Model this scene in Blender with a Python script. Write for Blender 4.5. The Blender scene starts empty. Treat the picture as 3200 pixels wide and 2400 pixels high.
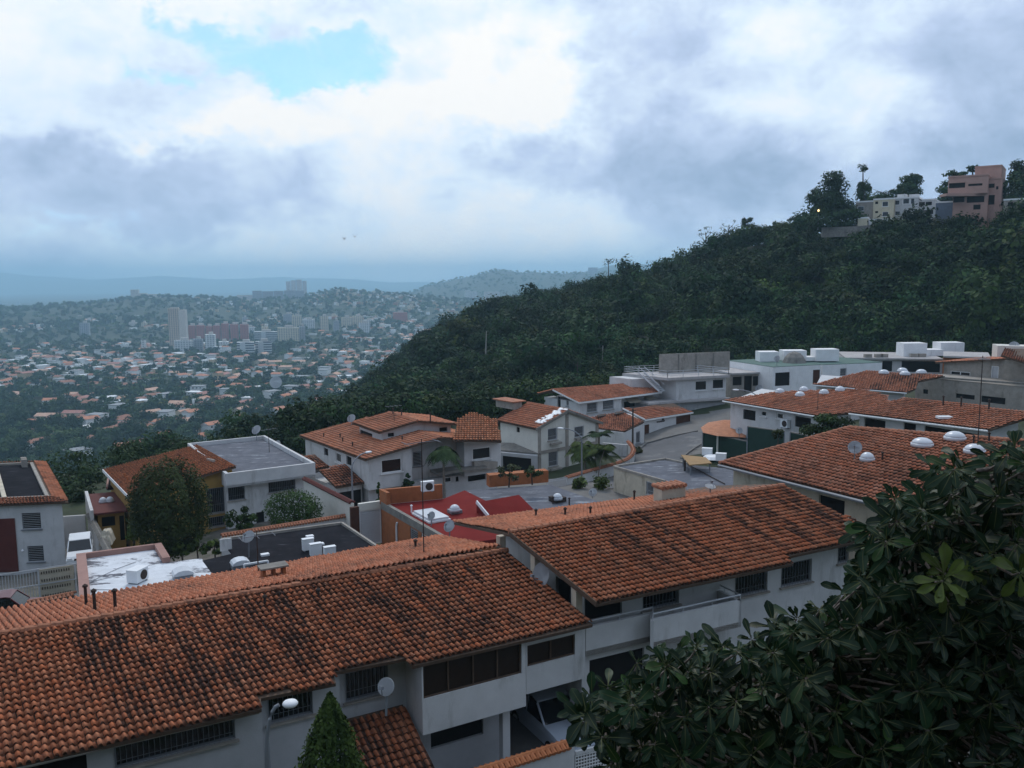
import bpy, math, random
import numpy as np
random.seed(7); RNG = np.random.default_rng(7)
SC = bpy.context.scene; HAZE = .00020
COL = SC.collection
# ---------------------------------------------------------------- camera model
# the camera stands at the origin looking along +Y; photo measurements (3200 x 2400) are turned into world points
F = 2700.; PITCH = math.atan(325 / F); ROLL = math.radians(0.5)
cr, sr, cp, sp = math.cos(ROLL), math.sin(ROLL), math.cos(PITCH), math.sin(PITCH)
A3 = lambda *a: np.array(a, float)
def ray(px, py):
    u = (px - 1600) / F; v = -(py - 1200) / F
    a = u * cr + v * sr; b = -u * sr + v * cr
    return A3(a, cp + b * sp, -sp + b * cp)
def Zp(px, py, z): r = ray(px, py); return r * (z / r[2])
def Dp(px, py, d): r = ray(px, py); return r * (d / r[1])
def plane3(a, b, c):
    n = np.cross(b - a, c - a); n /= np.linalg.norm(n); return (a, n)
def Pp(px, py, pl): r = ray(px, py); a, n = pl; return r * (n.dot(a) / n.dot(r))
def azv(az): return A3(math.sin(math.radians(az)), math.cos(math.radians(az)), 0)
def vplane(a, e): return (a, A3(e[1], -e[0], 0) / math.hypot(e[0], e[1]))
def Vp(px, py, a, e): return Pp(px, py, vplane(a, e))
def atz(p, z): return A3(p[0], p[1], z)
def nrm(v): return v / np.linalg.norm(v)
UP = A3(0, 0, 1)
def proj(p):
    x, y, z = p; n = y * cp - z * sp; b = (y * sp + z * cp) / n; a = x / n
    return 1600 + F * (a * cr - b * sr), 1200 - F * (a * sr + b * cr)

# ---------------------------------------------------------------- materials
MATS = {}
def M(name, col, rough=.85, var=.12, scale=1.5, bump=0., bscale=20., stain=None, st=(.55, .7), sscale=(1.2, 1.2, .5), attr=False, metal=0., spec=.3, trans=0.):
    if name in MATS: return MATS[name]
    m = bpy.data.materials.new(name); m.use_nodes = True; MATS[name] = m
    nt = m.node_tree; N = nt.nodes; L = nt.links.new
    b = N['Principled BSDF']; b.inputs['Roughness'].default_value = rough; b.inputs['Metallic'].default_value = metal
    b.inputs['Specular IOR Level'].default_value = spec
    tc = N.new('ShaderNodeTexCoord')
    if attr:
        at = N.new('ShaderNodeAttribute'); at.attribute_name = 'Col'; out = at.outputs['Color']
        mm = N.new('ShaderNodeMix'); mm.data_type = 'RGBA'; mm.blend_type = 'MULTIPLY'; mm.inputs[0].default_value = 1
        L(out, mm.inputs[6]); mm.inputs[7].default_value = (*col, 1); out = mm.outputs[2]
    else:
        rgb = N.new('ShaderNodeRGB'); rgb.outputs[0].default_value = (*col, 1); out = rgb.outputs[0]
    if var:
        no = N.new('ShaderNodeTexNoise'); no.inputs['Scale'].default_value = scale; no.inputs['Detail'].default_value = 6; no.inputs['Roughness'].default_value = .65
        L(tc.outputs['Object'], no.inputs['Vector'])
        mr = N.new('ShaderNodeMapRange'); mr.inputs[1].default_value = .3; mr.inputs[2].default_value = .7; mr.inputs[3].default_value = 1 - var; mr.inputs[4].default_value = 1 + var
        L(no.outputs['Fac'], mr.inputs[0])
        mx = N.new('ShaderNodeVectorMath'); mx.operation = 'SCALE'; L(out, mx.inputs[0]); L(mr.outputs[0], mx.inputs['Scale']); out = mx.outputs[0]
    if stain:
        mp = N.new('ShaderNodeMapping'); mp.inputs['Scale'].default_value = sscale; L(tc.outputs['Object'], mp.inputs[0])
        n2 = N.new('ShaderNodeTexNoise'); n2.inputs['Scale'].default_value = 1; n2.inputs['Detail'].default_value = 7; n2.inputs['Roughness'].default_value = .7
        L(mp.outputs[0], n2.inputs['Vector'])
        m2 = N.new('ShaderNodeMapRange'); m2.inputs[1].default_value = st[0]; m2.inputs[2].default_value = st[1]; L(n2.outputs['Fac'], m2.inputs[0])
        x2 = N.new('ShaderNodeMix'); x2.data_type = 'RGBA'; L(m2.outputs[0], x2.inputs[0]); L(out, x2.inputs[6]); x2.inputs[7].default_value = (*stain, 1); out = x2.outputs[2]
    L(out, b.inputs['Base Color'])
    if bump:
        nb = N.new('ShaderNodeTexNoise'); nb.inputs['Scale'].default_value = bscale; nb.inputs['Detail'].default_value = 4; L(tc.outputs['Object'], nb.inputs['Vector'])
        bp = N.new('ShaderNodeBump'); bp.inputs['Strength'].default_value = bump; bp.inputs['Distance'].default_value = .03; L(nb.outputs['Fac'], bp.inputs['Height']); L(bp.outputs[0], b.inputs['Normal'])
    if trans:
        o = N['Material Output']; t = N.new('ShaderNodeBsdfTranslucent'); L(out, t.inputs[0]); ms = N.new('ShaderNodeMixShader'); ms.inputs[0].default_value = trans
        L(b.outputs[0], ms.inputs[1]); L(t.outputs[0], ms.inputs[2]); L(ms.outputs[0], o.inputs[0])
    return m

# ---------------------------------------------------------------- objects
ORG = {}
def tag(o, label=None, cat=None, group=None, kind=None):
    if label: o['label'] = label
    if cat: o['category'] = cat
    if group: o['group'] = group
    if kind: o['kind'] = kind
    return o
def thing(name, label, cat, loc, group=None):
    o = bpy.data.objects.new(name, None); COL.objects.link(o); o.empty_display_size = .3
    o.location = loc; ORG[o] = np.array(loc, float)
    return tag(o, label, cat, group)
def link(name, me, parent=None, loc=None):
    o = bpy.data.objects.new(name, me); COL.objects.link(o)
    if parent is not None: o.parent = parent; ORG[o] = ORG[parent]
    else: o.location = loc; ORG[o] = np.array(loc, float)
    return o
def npmesh(name, V, Fq, mats, col=None, mi=None, smooth=False):
    me = bpy.data.meshes.new(name); n = len(V); m = len(Fq); k = Fq.shape[1]
    me.vertices.add(n); me.vertices.foreach_set('co', np.ascontiguousarray(V, dtype=np.float32).ravel())
    me.loops.add(m * k); me.loops.foreach_set('vertex_index', np.ascontiguousarray(Fq, dtype=np.int32).ravel())
    me.polygons.add(m); me.polygons.foreach_set('loop_start', np.arange(0, m * k, k, dtype=np.int32))
    if smooth: me.polygons.foreach_set('use_smooth', np.ones(m, dtype=bool))
    for x in mats: me.materials.append(x)
    if mi is not None: me.polygons.foreach_set('material_index', np.ascontiguousarray(mi, dtype=np.int32))
    me.update(calc_edges=True)
    if col is not None:
        c = np.ones((m, 4), np.float32); c[:, :3] = col
        a = me.attributes.new('Col', 'FLOAT_COLOR', 'FACE'); a.data.foreach_set('color', c.ravel())
    return me
class MB:
    def __init__(s): s.v = []; s.f = []; s.m = []
    def poly(s, pts, mi=0):
        b = len(s.v); s.v += [tuple(p) for p in pts]; s.f.append(tuple(range(b, b + len(pts)))); s.m.append(mi); return s
    def box8(s, P, mi=0):
        b = len(s.v); s.v += [tuple(p) for p in P]
        for q in ((0, 3, 2, 1), (4, 5, 6, 7), (0, 1, 5, 4), (1, 2, 6, 5), (2, 3, 7, 6), (3, 0, 4, 7)): s.f.append(tuple(b + i for i in q)); s.m.append(mi)
        return s
    def obox(s, o, a, b, c, mi=0):     # corner o and three edge vectors
        return s.box8([o, o + a, o + a + b, o + b, o + c, o + a + c, o + a + b + c, o + b + c], mi)
    def cbox(s, c, a, b, d, mi=0):     # centre and three half vectors
        return s.obox(c - a - b - d, 2 * a, 2 * b, 2 * d, mi)
    def beam(s, p, q, w, h=None, mi=0):
        h = h or w; d = nrm(q - p); x = np.cross(d, UP); x = nrm(x) if np.linalg.norm(x) > 1e-3 else A3(1, 0, 0); y = np.cross(x, d)
        return s.obox(p - x * w / 2 - y * h / 2, x * w, y * h, q - p, mi)
    def prism(s, pts, dz, mi=0):       # polygon pts (3d) extruded by dz (vector or number)
        d = A3(0, 0, dz) if np.isscalar(dz) else dz
        n = len(pts); b = len(s.v); s.v += [tuple(p) for p in pts] + [tuple(p + d) for p in pts]
        s.f.append(tuple(b + i for i in range(n))[::-1]); s.f.append(tuple(b + n + i for i in range(n))); s.m += [mi, mi]
        for i in range(n): j = (i + 1) % n; s.f.append((b + i, b + j, b + n + j, b + n + i)); s.m.append(mi)
        return s
    def tube(s, pts, r, n=8, mi=0):
        pts = [np.array(p, float) for p in pts]; rs = r if hasattr(r, '__len__') else [r] * len(pts); b = len(s.v)
        for i, p in enumerate(pts):
            d = nrm(pts[min(i + 1, len(pts) - 1)] - pts[max(i - 1, 0)]); x = np.cross(d, A3(.31, .17, .93) if abs(d[2]) < .9 else A3(1, 0, 0)); x = nrm(x); y = np.cross(d, x)
            for k in range(n): a = 2 * math.pi * k / n; s.v.append(tuple(p + rs[i] * (math.cos(a) * x + math.sin(a) * y)))
        for i in range(len(pts) - 1):
            for k in range(n): s.f.append((b + i * n + k, b + i * n + (k + 1) % n, b + (i + 1) * n + (k + 1) % n, b + (i + 1) * n + k)); s.m.append(mi)
        e = b + (len(pts) - 1) * n; s.f += [tuple(range(b, b + n))[::-1], tuple(range(e, e + n))]; s.m += [mi, mi]
        return s
    def lathe(s, c, prof, n=14, ax=None, mi=0, sx=1., sy=1.):
        z = nrm(ax) if ax is not None else UP; x = np.cross(z, A3(0, 1, .01)); x = nrm(x); y = np.cross(z, x); b = len(s.v)
        for r, h in prof:
            for k in range(n): a = 2 * math.pi * k / n; s.v.append(tuple(c + r * (sx * math.cos(a) * x + sy * math.sin(a) * y) + h * z))
        for i in range(len(prof) - 1):
            for k in range(n): s.f.append((b + i * n + k, b + i * n + (k + 1) % n, b + (i + 1) * n + (k + 1) % n, b + (i + 1) * n + k)); s.m.append(mi)
        e = b + (len(prof) - 1) * n; s.f += [tuple(range(b, b + n))[::-1], tuple(range(e, e + n))]; s.m += [mi, mi]
        return s
    def mesh(s, name, mats, org, smooth=False):
        me = bpy.data.meshes.new(name); V = (np.array(s.v, float) - org).tolist(); me.from_pydata(V, [], s.f)
        mats = mats if isinstance(mats, (list, tuple)) else [mats]
        for x in mats: me.materials.append(x)
        me.polygons.foreach_set('material_index', np.array(s.m, dtype=np.int32))
        if smooth: me.polygons.foreach_set('use_smooth', np.ones(len(s.f), dtype=bool))
        me.update(); return me
    def build(s, name, mats, parent=None, smooth=False, loc=None):
        if not s.f: return None
        if parent is None and loc is None:
            a = np.array(s.v); loc = A3(a[:, 0].mean(), a[:, 1].mean(), a[:, 2].min())
        return link(name, s.mesh(name, mats, ORG[parent] if parent is not None else np.array(loc, float), smooth), parent, loc)

# value noise
_T = RNG.random((256, 256))
def vn(x, y, seed=0):
    x = np.asarray(x, float) + seed * 17.3; y = np.asarray(y, float) + seed * 9.7
    xi = np.floor(x).astype(int); yi = np.floor(y).astype(int); fx = x - xi; fy = y - yi; fx = fx * fx * (3 - 2 * fx); fy = fy * fy * (3 - 2 * fy)
    g = lambda i, j: _T[i % 256, j % 256]
    return (g(xi, yi) * (1 - fx) + g(xi + 1, yi) * fx) * (1 - fy) + (g(xi, yi + 1) * (1 - fx) + g(xi + 1, yi + 1) * fx) * fy
def fbm(x, y, seed=0, o=4): return sum(vn(x * 2 ** i, y * 2 ** i, seed + i) / 2 ** i for i in range(o)) / sum(.5 ** i for i in range(o))
def inpoly(u, v, P):
    r = np.zeros(u.shape, bool); n = len(P)
    for i in range(n):
        x0, y0 = P[i]; x1, y1 = P[(i + 1) % n]
        if y0 == y1: continue
        r ^= ((y0 > v) != (y1 > v)) & (u < (x1 - x0) * (v - y0) / (y1 - y0) + x0)
    return r

# ---------------------------------------------------------------- palette
PALES = M('pale_roof_slab', (.40, .375, .365), var=.15, scale=.8, stain=(.2, .19, .18), st=(.55, .75))
WHITE = M('white_wall_paint', (.56, .555, .55), var=.10, scale=.9, stain=(.27, .26, .24), st=(.55, .76), sscale=(.9, .9, .20), bump=.15)
OFFW = M('off_white_wall_paint', (.64, .62, .56), var=.08, scale=.9, stain=(.34, .32, .28), st=(.60, .8), sscale=(.9, .9, .2), bump=.15)
SHADEW = M('shade_greyed_wall_paint', (.42, .42, .43), var=.12, scale=.8, stain=(.22, .21, .20), st=(.58, .8), sscale=(.8, .8, .25), bump=.2)  # white wall paint greyed, the shade on recessed walls put into its colour
CREAM = M('cream_stained_wall', (.52, .46, .36), var=.14, scale=1.2, stain=(.24, .20, .15), st=(.52, .75), sscale=(1.5, 1.5, .5), bump=.3)
OCHRE = M('ochre_wall_paint', (.36, .22, .065), var=.15, scale=1, stain=(.14, .09, .04), st=(.55, .8))
BRICKO = M('orange_brick_wall', (.33, .115, .045), var=.18, scale=2.5, bump=.3, stain=(.13, .06, .035), st=(.6, .8))
CONC = M('bare_concrete', (.30, .27, .235), var=.2, scale=1.5, bump=.3, stain=(.14, .12, .10), st=(.55, .75), sscale=(1, 1, .4))
CONCD = M('weathered_concrete_block', (.20, .185, .165), var=.22, scale=2, bump=.3, stain=(.09, .08, .07), st=(.55, .75))
WHITEB = M('bright_white_wall_paint', (.78, .77, .76), var=.08, scale=.9, stain=(.40, .38, .35), st=(.60, .80), sscale=(.9, .9, .20))
TRIM = M('white_trim_paint', (.72, .72, .71), var=.05, rough=.6)
GREYP = M('grey_painted_metal', (.22, .23, .25), var=.08, rough=.5, metal=.3)
BARW = M('pale_metal_bars', (.50, .51, .53), var=.05, rough=.5)
GLASS = M('dark_window_glass', (.012, .013, .015), var=0, rough=.08, spec=.5)
BROWNG = M('brown_tinted_window_panel', (.022, .013, .009), var=.2, scale=6, rough=.45)
DARK = M('dark_interior', (.012, .011, .011), var=.2, rough=.95)
BROWN = M('brown_door_wood', (.075, .03, .018), var=.2, scale=4)
WOOD = M('dark_eave_wood', (.10, .065, .045), var=.2, scale=4)
MAROON = M('maroon_roof_sheet', (.11, .03, .025), var=.15, scale=1.2)
REDMEM = M('red_roof_membrane', (.17, .022, .02), spec=.06, rough=.95, var=.15, scale=.7, stain=(.16, .03, .025), st=(.52, .75), sscale=(.6, .6, .6))
ASPHR = M('grey_roof_felt', (.13, .135, .155), spec=.05, rough=1., var=.2, scale=.9, stain=(.38, .40, .43), st=(.56, .7), sscale=(.5, 1.6, 1))
BLACKR = M('black_roof_felt', (.020, .020, .024), spec=.03, rough=1., var=.3, scale=.8, stain=(.10, .10, .115), st=(.60, .76), sscale=(.5, 2.2, 1))
WHITER = M('peeling_silver_roof_coating', (.62, .64, .67), var=.12, scale=1.5, stain=(.12, .12, .14), st=(.53, .58), sscale=(.40, .95, 1))
PINKP = M('pinkish_parapet_paint', (.32, .185, .155), var=.12)
RIDGE = M('ridge_tile_clay', (.36, .15, .085), var=.3, scale=3, bump=.3, stain=(.10, .05, .035), st=(.55, .7), sscale=(2, 2, 2))
TILE = M('clay_roof_tile', (1, 1, 1), attr=True, var=.12, scale=6, rough=.9, spec=.2)
PLAST = M('white_plastic', (.75, .76, .77), var=.04, rough=.4)
ACRY = M('white_acrylic_dome', (.58, .60, .63), var=.04, rough=.25)
DISH = M('grey_dish_metal', (.50, .51, .53), var=.08, rough=.6)
RUST = M('dark_rusty_metal', (.045, .032, .027), var=.3, scale=8)
GREENF = M('dark_green_fence_sheet', (.010, .035, .025), var=.15, rough=.6)
ASPH = M('road_asphalt', (.10, .10, .105), var=.15, scale=.6, stain=(.24, .235, .225), st=(.55, .75), sscale=(.25, .25, .25))
PAVE = M('concrete_pavement', (.145, .138, .13), var=.15, scale=1)
GRASSM = M('grassy_earth', (.026, .036, .014), var=.35, scale=.5, stain=(.12, .09, .055), st=(.6, .75), sscale=(.15, .15, .15))
BARK = M('grey_brown_bark', (.16, .13, .11), var=.3, scale=12, bump=.5, bscale=30)
DBARK = M('dark_bark', (.06, .045, .035), var=.3, scale=5)
LEAF = M('broad_leaf', (1, 1, 1), attr=True, var=.15, scale=9, rough=.5, spec=.22, trans=.12)
FOL = M('tree_foliage', (1, 1, 1), attr=True, var=0, rough=.75, spec=.15, trans=.15)
# ---------------------------------------------------------------- builders
CLEAN = A3(.43, .150, .072); OLD = A3(.35, .126, .066); GRIME_SHADE = A3(.045, .030, .025)
def tile_roof(parent, E0, E1, S, poly, base=OLD, grime=None, pitch=.25, course=.29, fine=True, caps=(), board=True, name='roof', bmat=None, amp=1.):
    """curved clay tiles laid in courses on the plane through E0 spanned by the eave E0->E1 and the slope direction S, inside poly"""
    e = nrm(E1 - E0); s = nrm(S); n = nrm(np.cross(e, s)); n = n if n[2] > 0 else -n
    G = np.array([[e.dot(e), e.dot(s)], [e.dot(s), s.dot(s)]]); Gi = np.linalg.inv(G)
    uv = [Gi @ A3(e.dot(p - E0), s.dot(p - E0)) for p in poly]
    us = [p[0] for p in uv]; vs = [p[1] for p in uv]
    I = np.arange(math.floor(min(us) / pitch), math.ceil(max(us) / pitch) + 1); J = np.arange(0, math.ceil((max(vs) - min(vs)) / course) + 1)
    ii, jj = np.meshgrid(I, J); ii = ii.ravel(); jj = jj.ravel()
    u0 = ii * pitch; v0 = min(vs) + jj * course
    k = inpoly(u0 + pitch * .5, v0 + course * .5, uv); u0 = u0[k]; v0 = v0[k]; nc = len(u0)
    T = np.array([0, .08, .19, .31, .43, .54, .62, .81, 1.]) if fine else np.array([0, .15, .31, .47, .62, 1.])
    H = np.where(T <= .62, .070 * np.sin(np.pi * np.minimum(T, .62) / .62), -.028 * np.sin(np.pi * (T - .62) / .38)) * amp
    K = len(T); rg = np.random.default_rng(int(abs(E0[0] * 100)) % 9999)
    lift = .05 + rg.random(nc) ** 3 * .035; du = (rg.random(nc) - .5) * .035; sk = (rg.random(nc) - .5) * .03
    U = np.zeros((nc, 3, K)); Vv = np.zeros((nc, 3, K)); Hh = np.zeros((nc, 3, K))
    for r in range(3):
        U[:, r] = u0[:, None] + T * pitch + (du + (sk if r == 2 else 0))[:, None]
        Vv[:, r] = (v0 + (course * 1.0 if r == 2 else 0) - (.0 if r else -.02))[:, None] + (rg.random(nc) * .02)[:, None]
        Hh[:, r] = H + (np.zeros(nc) - .01 if r == 0 else lift if r == 1 else np.zeros(nc))[:, None] * (1. if r == 0 else np.where(T < .62, 1., .12)[None, :])
    P = E0 + U[..., None] * e + Vv[..., None] * s + Hh[..., None] * n
    b = (np.arange(nc) * 3 * K)[:, None, None]; rr = np.arange(2)[None, :, None] * K; kk = np.arange(K - 1)[None, None, :]
    q = b + rr + kk; Fq = np.stack([q, q + 1, q + 1 + K, q + K], -1).reshape(-1, 4)
    g = grime(u0, v0) if grime else np.zeros(nc)
    tone = .78 + .42 * rg.random(nc); hue = rg.random(nc)
    c = base[None] * tone[:, None] * np.stack([np.ones(nc), .88 + .26 * hue, .80 + .45 * hue], -1)
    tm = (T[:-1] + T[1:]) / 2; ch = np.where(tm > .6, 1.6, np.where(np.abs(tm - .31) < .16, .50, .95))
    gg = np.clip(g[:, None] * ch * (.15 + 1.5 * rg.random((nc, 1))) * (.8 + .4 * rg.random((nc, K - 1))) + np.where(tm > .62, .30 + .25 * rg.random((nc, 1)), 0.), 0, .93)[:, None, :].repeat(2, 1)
    gg[:, 0] = np.maximum(gg[:, 0], .62 + .3 * rg.random((nc, 1))); cc = (c[:, None, None, :] * (1 - gg[..., None]) + GRIME_SHADE * gg[..., None]).reshape(-1, 3)  # riser faces darkened: shadow gaps between courses painted into the tile colour
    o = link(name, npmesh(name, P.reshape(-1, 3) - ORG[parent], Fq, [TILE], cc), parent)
    if board:
        mb = MB(); mb.prism([p - n * .05 for p in poly], -n * .12); mb.build('eaves_board', bmat or WOOD, parent)
    for p, q in caps: ridge_cap(o, p, q)
    return o
def ridge_cap(parent, p, q, r=.12, mat=None, name='ridge_tiles'):
    L = np.linalg.norm(q - p); m = max(2, int(L / .38)); mb = MB(); d = (q - p) / L
    for i in range(m):
        a = p + d * L * i / m; b = p + d * L * (i + 1.12) / m; mb.tube([a + UP * .03, b + UP * .0], [r * 1.05, r * .92], 8)
    return mb.build(name, mat or RIDGE, parent)
def gr_patch(sc, lo, hi, seed=0, amt=.9):
    return lambda u, v: np.clip((fbm(u * sc, v * sc * .55, seed) - lo) / (hi - lo), 0, 1) * amt

FRM = {'win': TRIM, 'bars': BARW, 'louv': GREYP}
def opening(parent, P, e, n, w, h, style, far=False, fmat=None, name=None, rec=.12):
    """a window or door of width w and height h whose lower left corner on the wall face is P"""
    z = UP * h; W = e * w; O = P - n * rec
    nm = name or {'door': 'door', 'wdoor': 'door', 'shut': 'roller_shutter', 'garage': 'garage_door', 'dark': 'opening'}.get(style, 'window')
    pm = {'win': GLASS, 'bars': GLASS, 'louv': GLASS, 'dark': DARK, 'brown': BROWNG, 'door': BROWN, 'wdoor': TRIM, 'shut': BARW, 'garage': BROWN, 'curt': SHADEW}[style]
    mb = MB(); mb.obox(O - n * .03, W, z, n * .03)
    if style in ('shut', 'garage', 'door', 'wdoor'):
        k = max(3, int(h / (.16 if style == 'shut' else .42)))
        for i in range(k): mb.obox(O + z * (i + .12) / k + W * .03, W * .94, z * .7 / k, n * .035)
    o = mb.build(nm, pm, parent)
    if style == 'dark': return o
    f = .05 if not far else .09; fm = fmat or (GREYP if style == 'bars' and not far else None) or FRM.get(style, WOOD if style in ('brown', 'door', 'garage') else TRIM)
    mb = MB(); a = O + n * .002; t = n * .06
    mb.obox(a, e * f, z, t); mb.obox(a + W - e * f, e * f, z, t); mb.obox(a + e * f, W - 2 * e * f, UP * f, t); mb.obox(a + z - UP * f + e * f, W - 2 * e * f, UP * f, t)
    if style in ('win', 'brown', 'curt'):
        k = max(1, int(round(w / (.75 if style != 'brown' and not far else .95 if not far else 1.5))))
        for i in range(1, k): mb.obox(a + W * i / k - e * f / 2 + UP * f, e * f, z - UP * 2 * f, t)
    if style == 'win' and h > 1 and not far: mb.obox(a + z * .5 + e * f, W - 2 * e * f, UP * f * .7, t * .8)
    mb.build('frame', fm, o)
    if style == 'bars':
        mb = MB(); k = max(3, int(w / .15)); a = P + n * .015; bw = .012 if not far else .024
        for i in range(k + 1): mb.obox(a + W * i / k - e * bw / 2, e * bw, z, n * .02)
        for j in (.0, .33, .97): mb.obox(a + z * j - n * .012, W, UP * bw, n * .011)
        mb.build('grille', BARW if far else GREYP, o)
    if style == 'louv':
        mb = MB(); k = max(4, int(h / .13)); a = O + n * .07
        for i in range(k): mb.obox(a + z * i / k + e * .06, W - e * .12, UP * .05 + n * .02, n * .02)
        mb.build('louvre_slats', SHADEW, o)
    if style in ('win', 'bars', 'louv', 'curt') :
        mb = MB(); mb.obox(P - UP * .09 - e * .1 + n * .003, W + e * .2, UP * .07, n * .13); mb.build('sill', fm if style != 'bars' else CONC, o)
    return o
def wall_face(mb, A, B, z0, zA, zB, ops, n, mi=0, rec=.12):
    e = nrm(A3(B[0] - A[0], B[1] - A[1], 0)); L = math.hypot(B[0] - A[0], B[1] - A[1])
    top = lambda u: zA + (zB - zA) * u / L
    cuts = sorted({0., L} | {min(max(x, 0), L) for o in ops for x in (o[0], o[1])})
    pt = lambda u, z: A3(A[0] + e[0] * u, A[1] + e[1] * u, z)
    for a, b in zip(cuts[:-1], cuts[1:]):
        if b - a < 1e-4: continue
        m = (a + b) / 2; z = z0; hs = sorted((o[2], o[3]) for o in ops if o[0] < m < o[1])
        for h0, h1 in hs:
            if h0 > z: mb.poly([pt(a, z), pt(b, z), pt(b, h0), pt(a, h0)], mi)
            z = max(z, h1)
        if z < min(top(a), top(b)) : mb.poly([pt(a, z), pt(b, z), pt(b, top(b)), pt(a, top(a))], mi)
    for u0, u1, h0, h1, *_ in ops:
        r = -n * (rec + .03)
        for p, q in ((pt(u0, h0), pt(u1, h0)), (pt(u1, h0), pt(u1, h1)), (pt(u1, h1), pt(u0, h1)), (pt(u0, h1), pt(u0, h0))): mb.poly([p, q, q + r, p + r], mi)
def walls(parent, foot, z0, zt, ops=None, mat=None, name='wall', far=False, lid=True, skip=()):
    """closed wall shell over a plan polygon; ops = {edge: [(px_left, py_top, py_bottom, px_right, style)]}"""
    ops = ops or {}; n = len(foot); zt = zt if hasattr(zt, '__len__') else [zt] * n
    ar = sum(foot[i][0] * foot[(i + 1) % n][1] - foot[(i + 1) % n][0] * foot[i][1] for i in range(n))
    mb = MB()
    for i in range(n):
        if i in skip: continue
        A, B = foot[i], foot[(i + 1) % n]; e = nrm(A3(B[0] - A[0], B[1] - A[1], 0)); out = A3(e[1], -e[0], 0) * (1 if ar > 0 else -1)
        L = math.hypot(B[0] - A[0], B[1] - A[1]); A0 = A3(A[0], A[1], z0); os_ = []
        for xl, yt, yb, xr, st, *kw in ops.get(i, []):
            pl = vplane(A0, e); t = Pp(xl, yt, pl); b = Pp(xl, yb, pl); r = Pp(xr, (yt + yb) / 2, pl)
            u = sorted((e.dot(t - A0), e.dot(r - A0))); z = sorted((b[2], t[2]))
            u[0] = max(u[0], .05); u[1] = min(u[1], L - .05); z[0] = max(z[0], z0 + .02)
            if u[1] - u[0] < .15 or z[1] - z[0] < .15: continue
            os_.append((u[0], u[1], z[0], z[1])); opening(parent, A0 + e * u[0] + UP * (z[0] - z0), e, out, u[1] - u[0], z[1] - z[0], st, far, **(kw[0] if kw else {}))
        wall_face(mb, A, B, z0, zt[i], zt[(i + 1) % n], os_, out)
    if lid: mb.poly([A3(p[0], p[1], z - .01) for p, z in zip(foot, zt)])
    return mb.build(name, mat or WHITE, parent)
def base_of(foot, z): return A3(sum(p[0] for p in foot) / len(foot), sum(p[1] for p in foot) / len(foot), z)
def quad_foot(C, az1, l1, az2, l2): return [C, C + azv(az1) * l1, C + azv(az1) * l1 + azv(az2) * l2, C + azv(az2) * l2]
def flat_roof(parent, poly, mat, z, par=None, ph=.35, pw=.18, name='roof'):
    """roof membrane with a parapet upstand along its edges"""
    P = [atz(p, z) for p in poly]; mb = MB(); mb.prism(P, .06); o = mb.build(name, mat, parent)
    if par:
        c = sum(P) / len(P); mb = MB(); n = len(P)
        for i in range(n):
            a, b = P[i], P[(i + 1) % n]; d = nrm(b - a); w = A3(-d[1], d[0], 0); w = w if w.dot(c - a) > 0 else -w
            mb.obox(a - w * .02 - UP * .02 + d * (pw if i % 2 else 0), (b - a) - d * (2 * pw if i % 2 else 0), w * pw, UP * ph)
        mb.build('parapet', par, parent)
    return o
# ---- small fittings
def dome(parent, p, r=.55, mat=None):
    r *= .80
    mb = MB(); mb.lathe(p - UP * .12, [(r * 1.02, 0), (r * 1.02, .17), (r * .96, .19)], 16); mb.lathe(p + UP * .06, [(r * .95, 0), (r * .88, .1), (r * .7, .2), (r * .4, .28), (.02, .31)], 16)
    return mb.build('skylight', mat or ACRY, parent, smooth=True)
def box_skylight(parent, p, e, w=1., d=.8):
    f = A3(-e[1], e[0], 0); mb = MB(); mb.obox(p - e * w / 2 - f * d / 2, e * w, f * d, UP * .3); o = mb.build('skylight', GREYP, parent)
    mb = MB(); k = 6
    for i in range(k):
        a, b = math.pi * i / k, math.pi * (i + 1) / k; q = lambda t: p - e * (w / 2 + .05) * math.cos(t) + UP * (.32 + .3 * math.sin(t))
        mb.poly([q(a) - f * (d / 2 + .05), q(b) - f * (d / 2 + .05), q(b) + f * (d / 2 + .05), q(a) + f * (d / 2 + .05)])
    for sg in (-1, 1): mb.poly([p - e * (w / 2 + .05) * math.cos(math.pi * i / k) + UP * (.32 + .3 * math.sin(math.pi * i / k)) + f * sg * (d / 2 + .05) for i in range(k + 1)])
    mb.build('skylight_dome', ACRY, o); return o
def pipe(parent, p, h=.6, r=.06, mat=None): return MB().tube([p - UP * .3, p + UP * h], r, 8).lathe(p + UP * h, [(r * 1.7, 0), (r * 1.7, .06), (.01, .12)], 8).build('vent_pipe', mat or RUST, parent)
def dish(p, r, az, label, el=35, mast=.7, mat=None, group='satellite dishes on the roofs'):
    """p = dish centre"""
    r *= .86; t = thing('satellite_dish', label, 'satellite dish', p - UP * mast, group); d = azv(az) * math.cos(math.radians(el)) + UP * math.sin(math.radians(el))
    mb = MB(); pr = [(r * k / 6., .14 * r * (k / 6.) ** 2 * .55) for k in range(1, 7)]
    mb.lathe(p - d * .05, [(.01, 0)] + pr, 20, ax=d); pr2 = [(x, z - .02) for x, z in pr[::-1]]; mb.lathe(p - d * .05, [(r, .077 * r)] + pr2 + [(.01, -.02)], 20, ax=d); mb.build('reflector', mat or DISH, t)
    MB().tube([p - UP * mast, p - UP * .05 - d * .12, p - d * .06], .035, 8).build('mast', GREYP, t)
    x = nrm(np.cross(d, UP)); y = np.cross(x, d); a = p + y * -r * .95 + d * .1; b = p + d * r * .95 - y * r * .15
    MB().tube([a, b], .018, 6).cbox(b, d * .07, x * .05, y * .05).build('feed_arm', GREYP, t); return t
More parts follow.
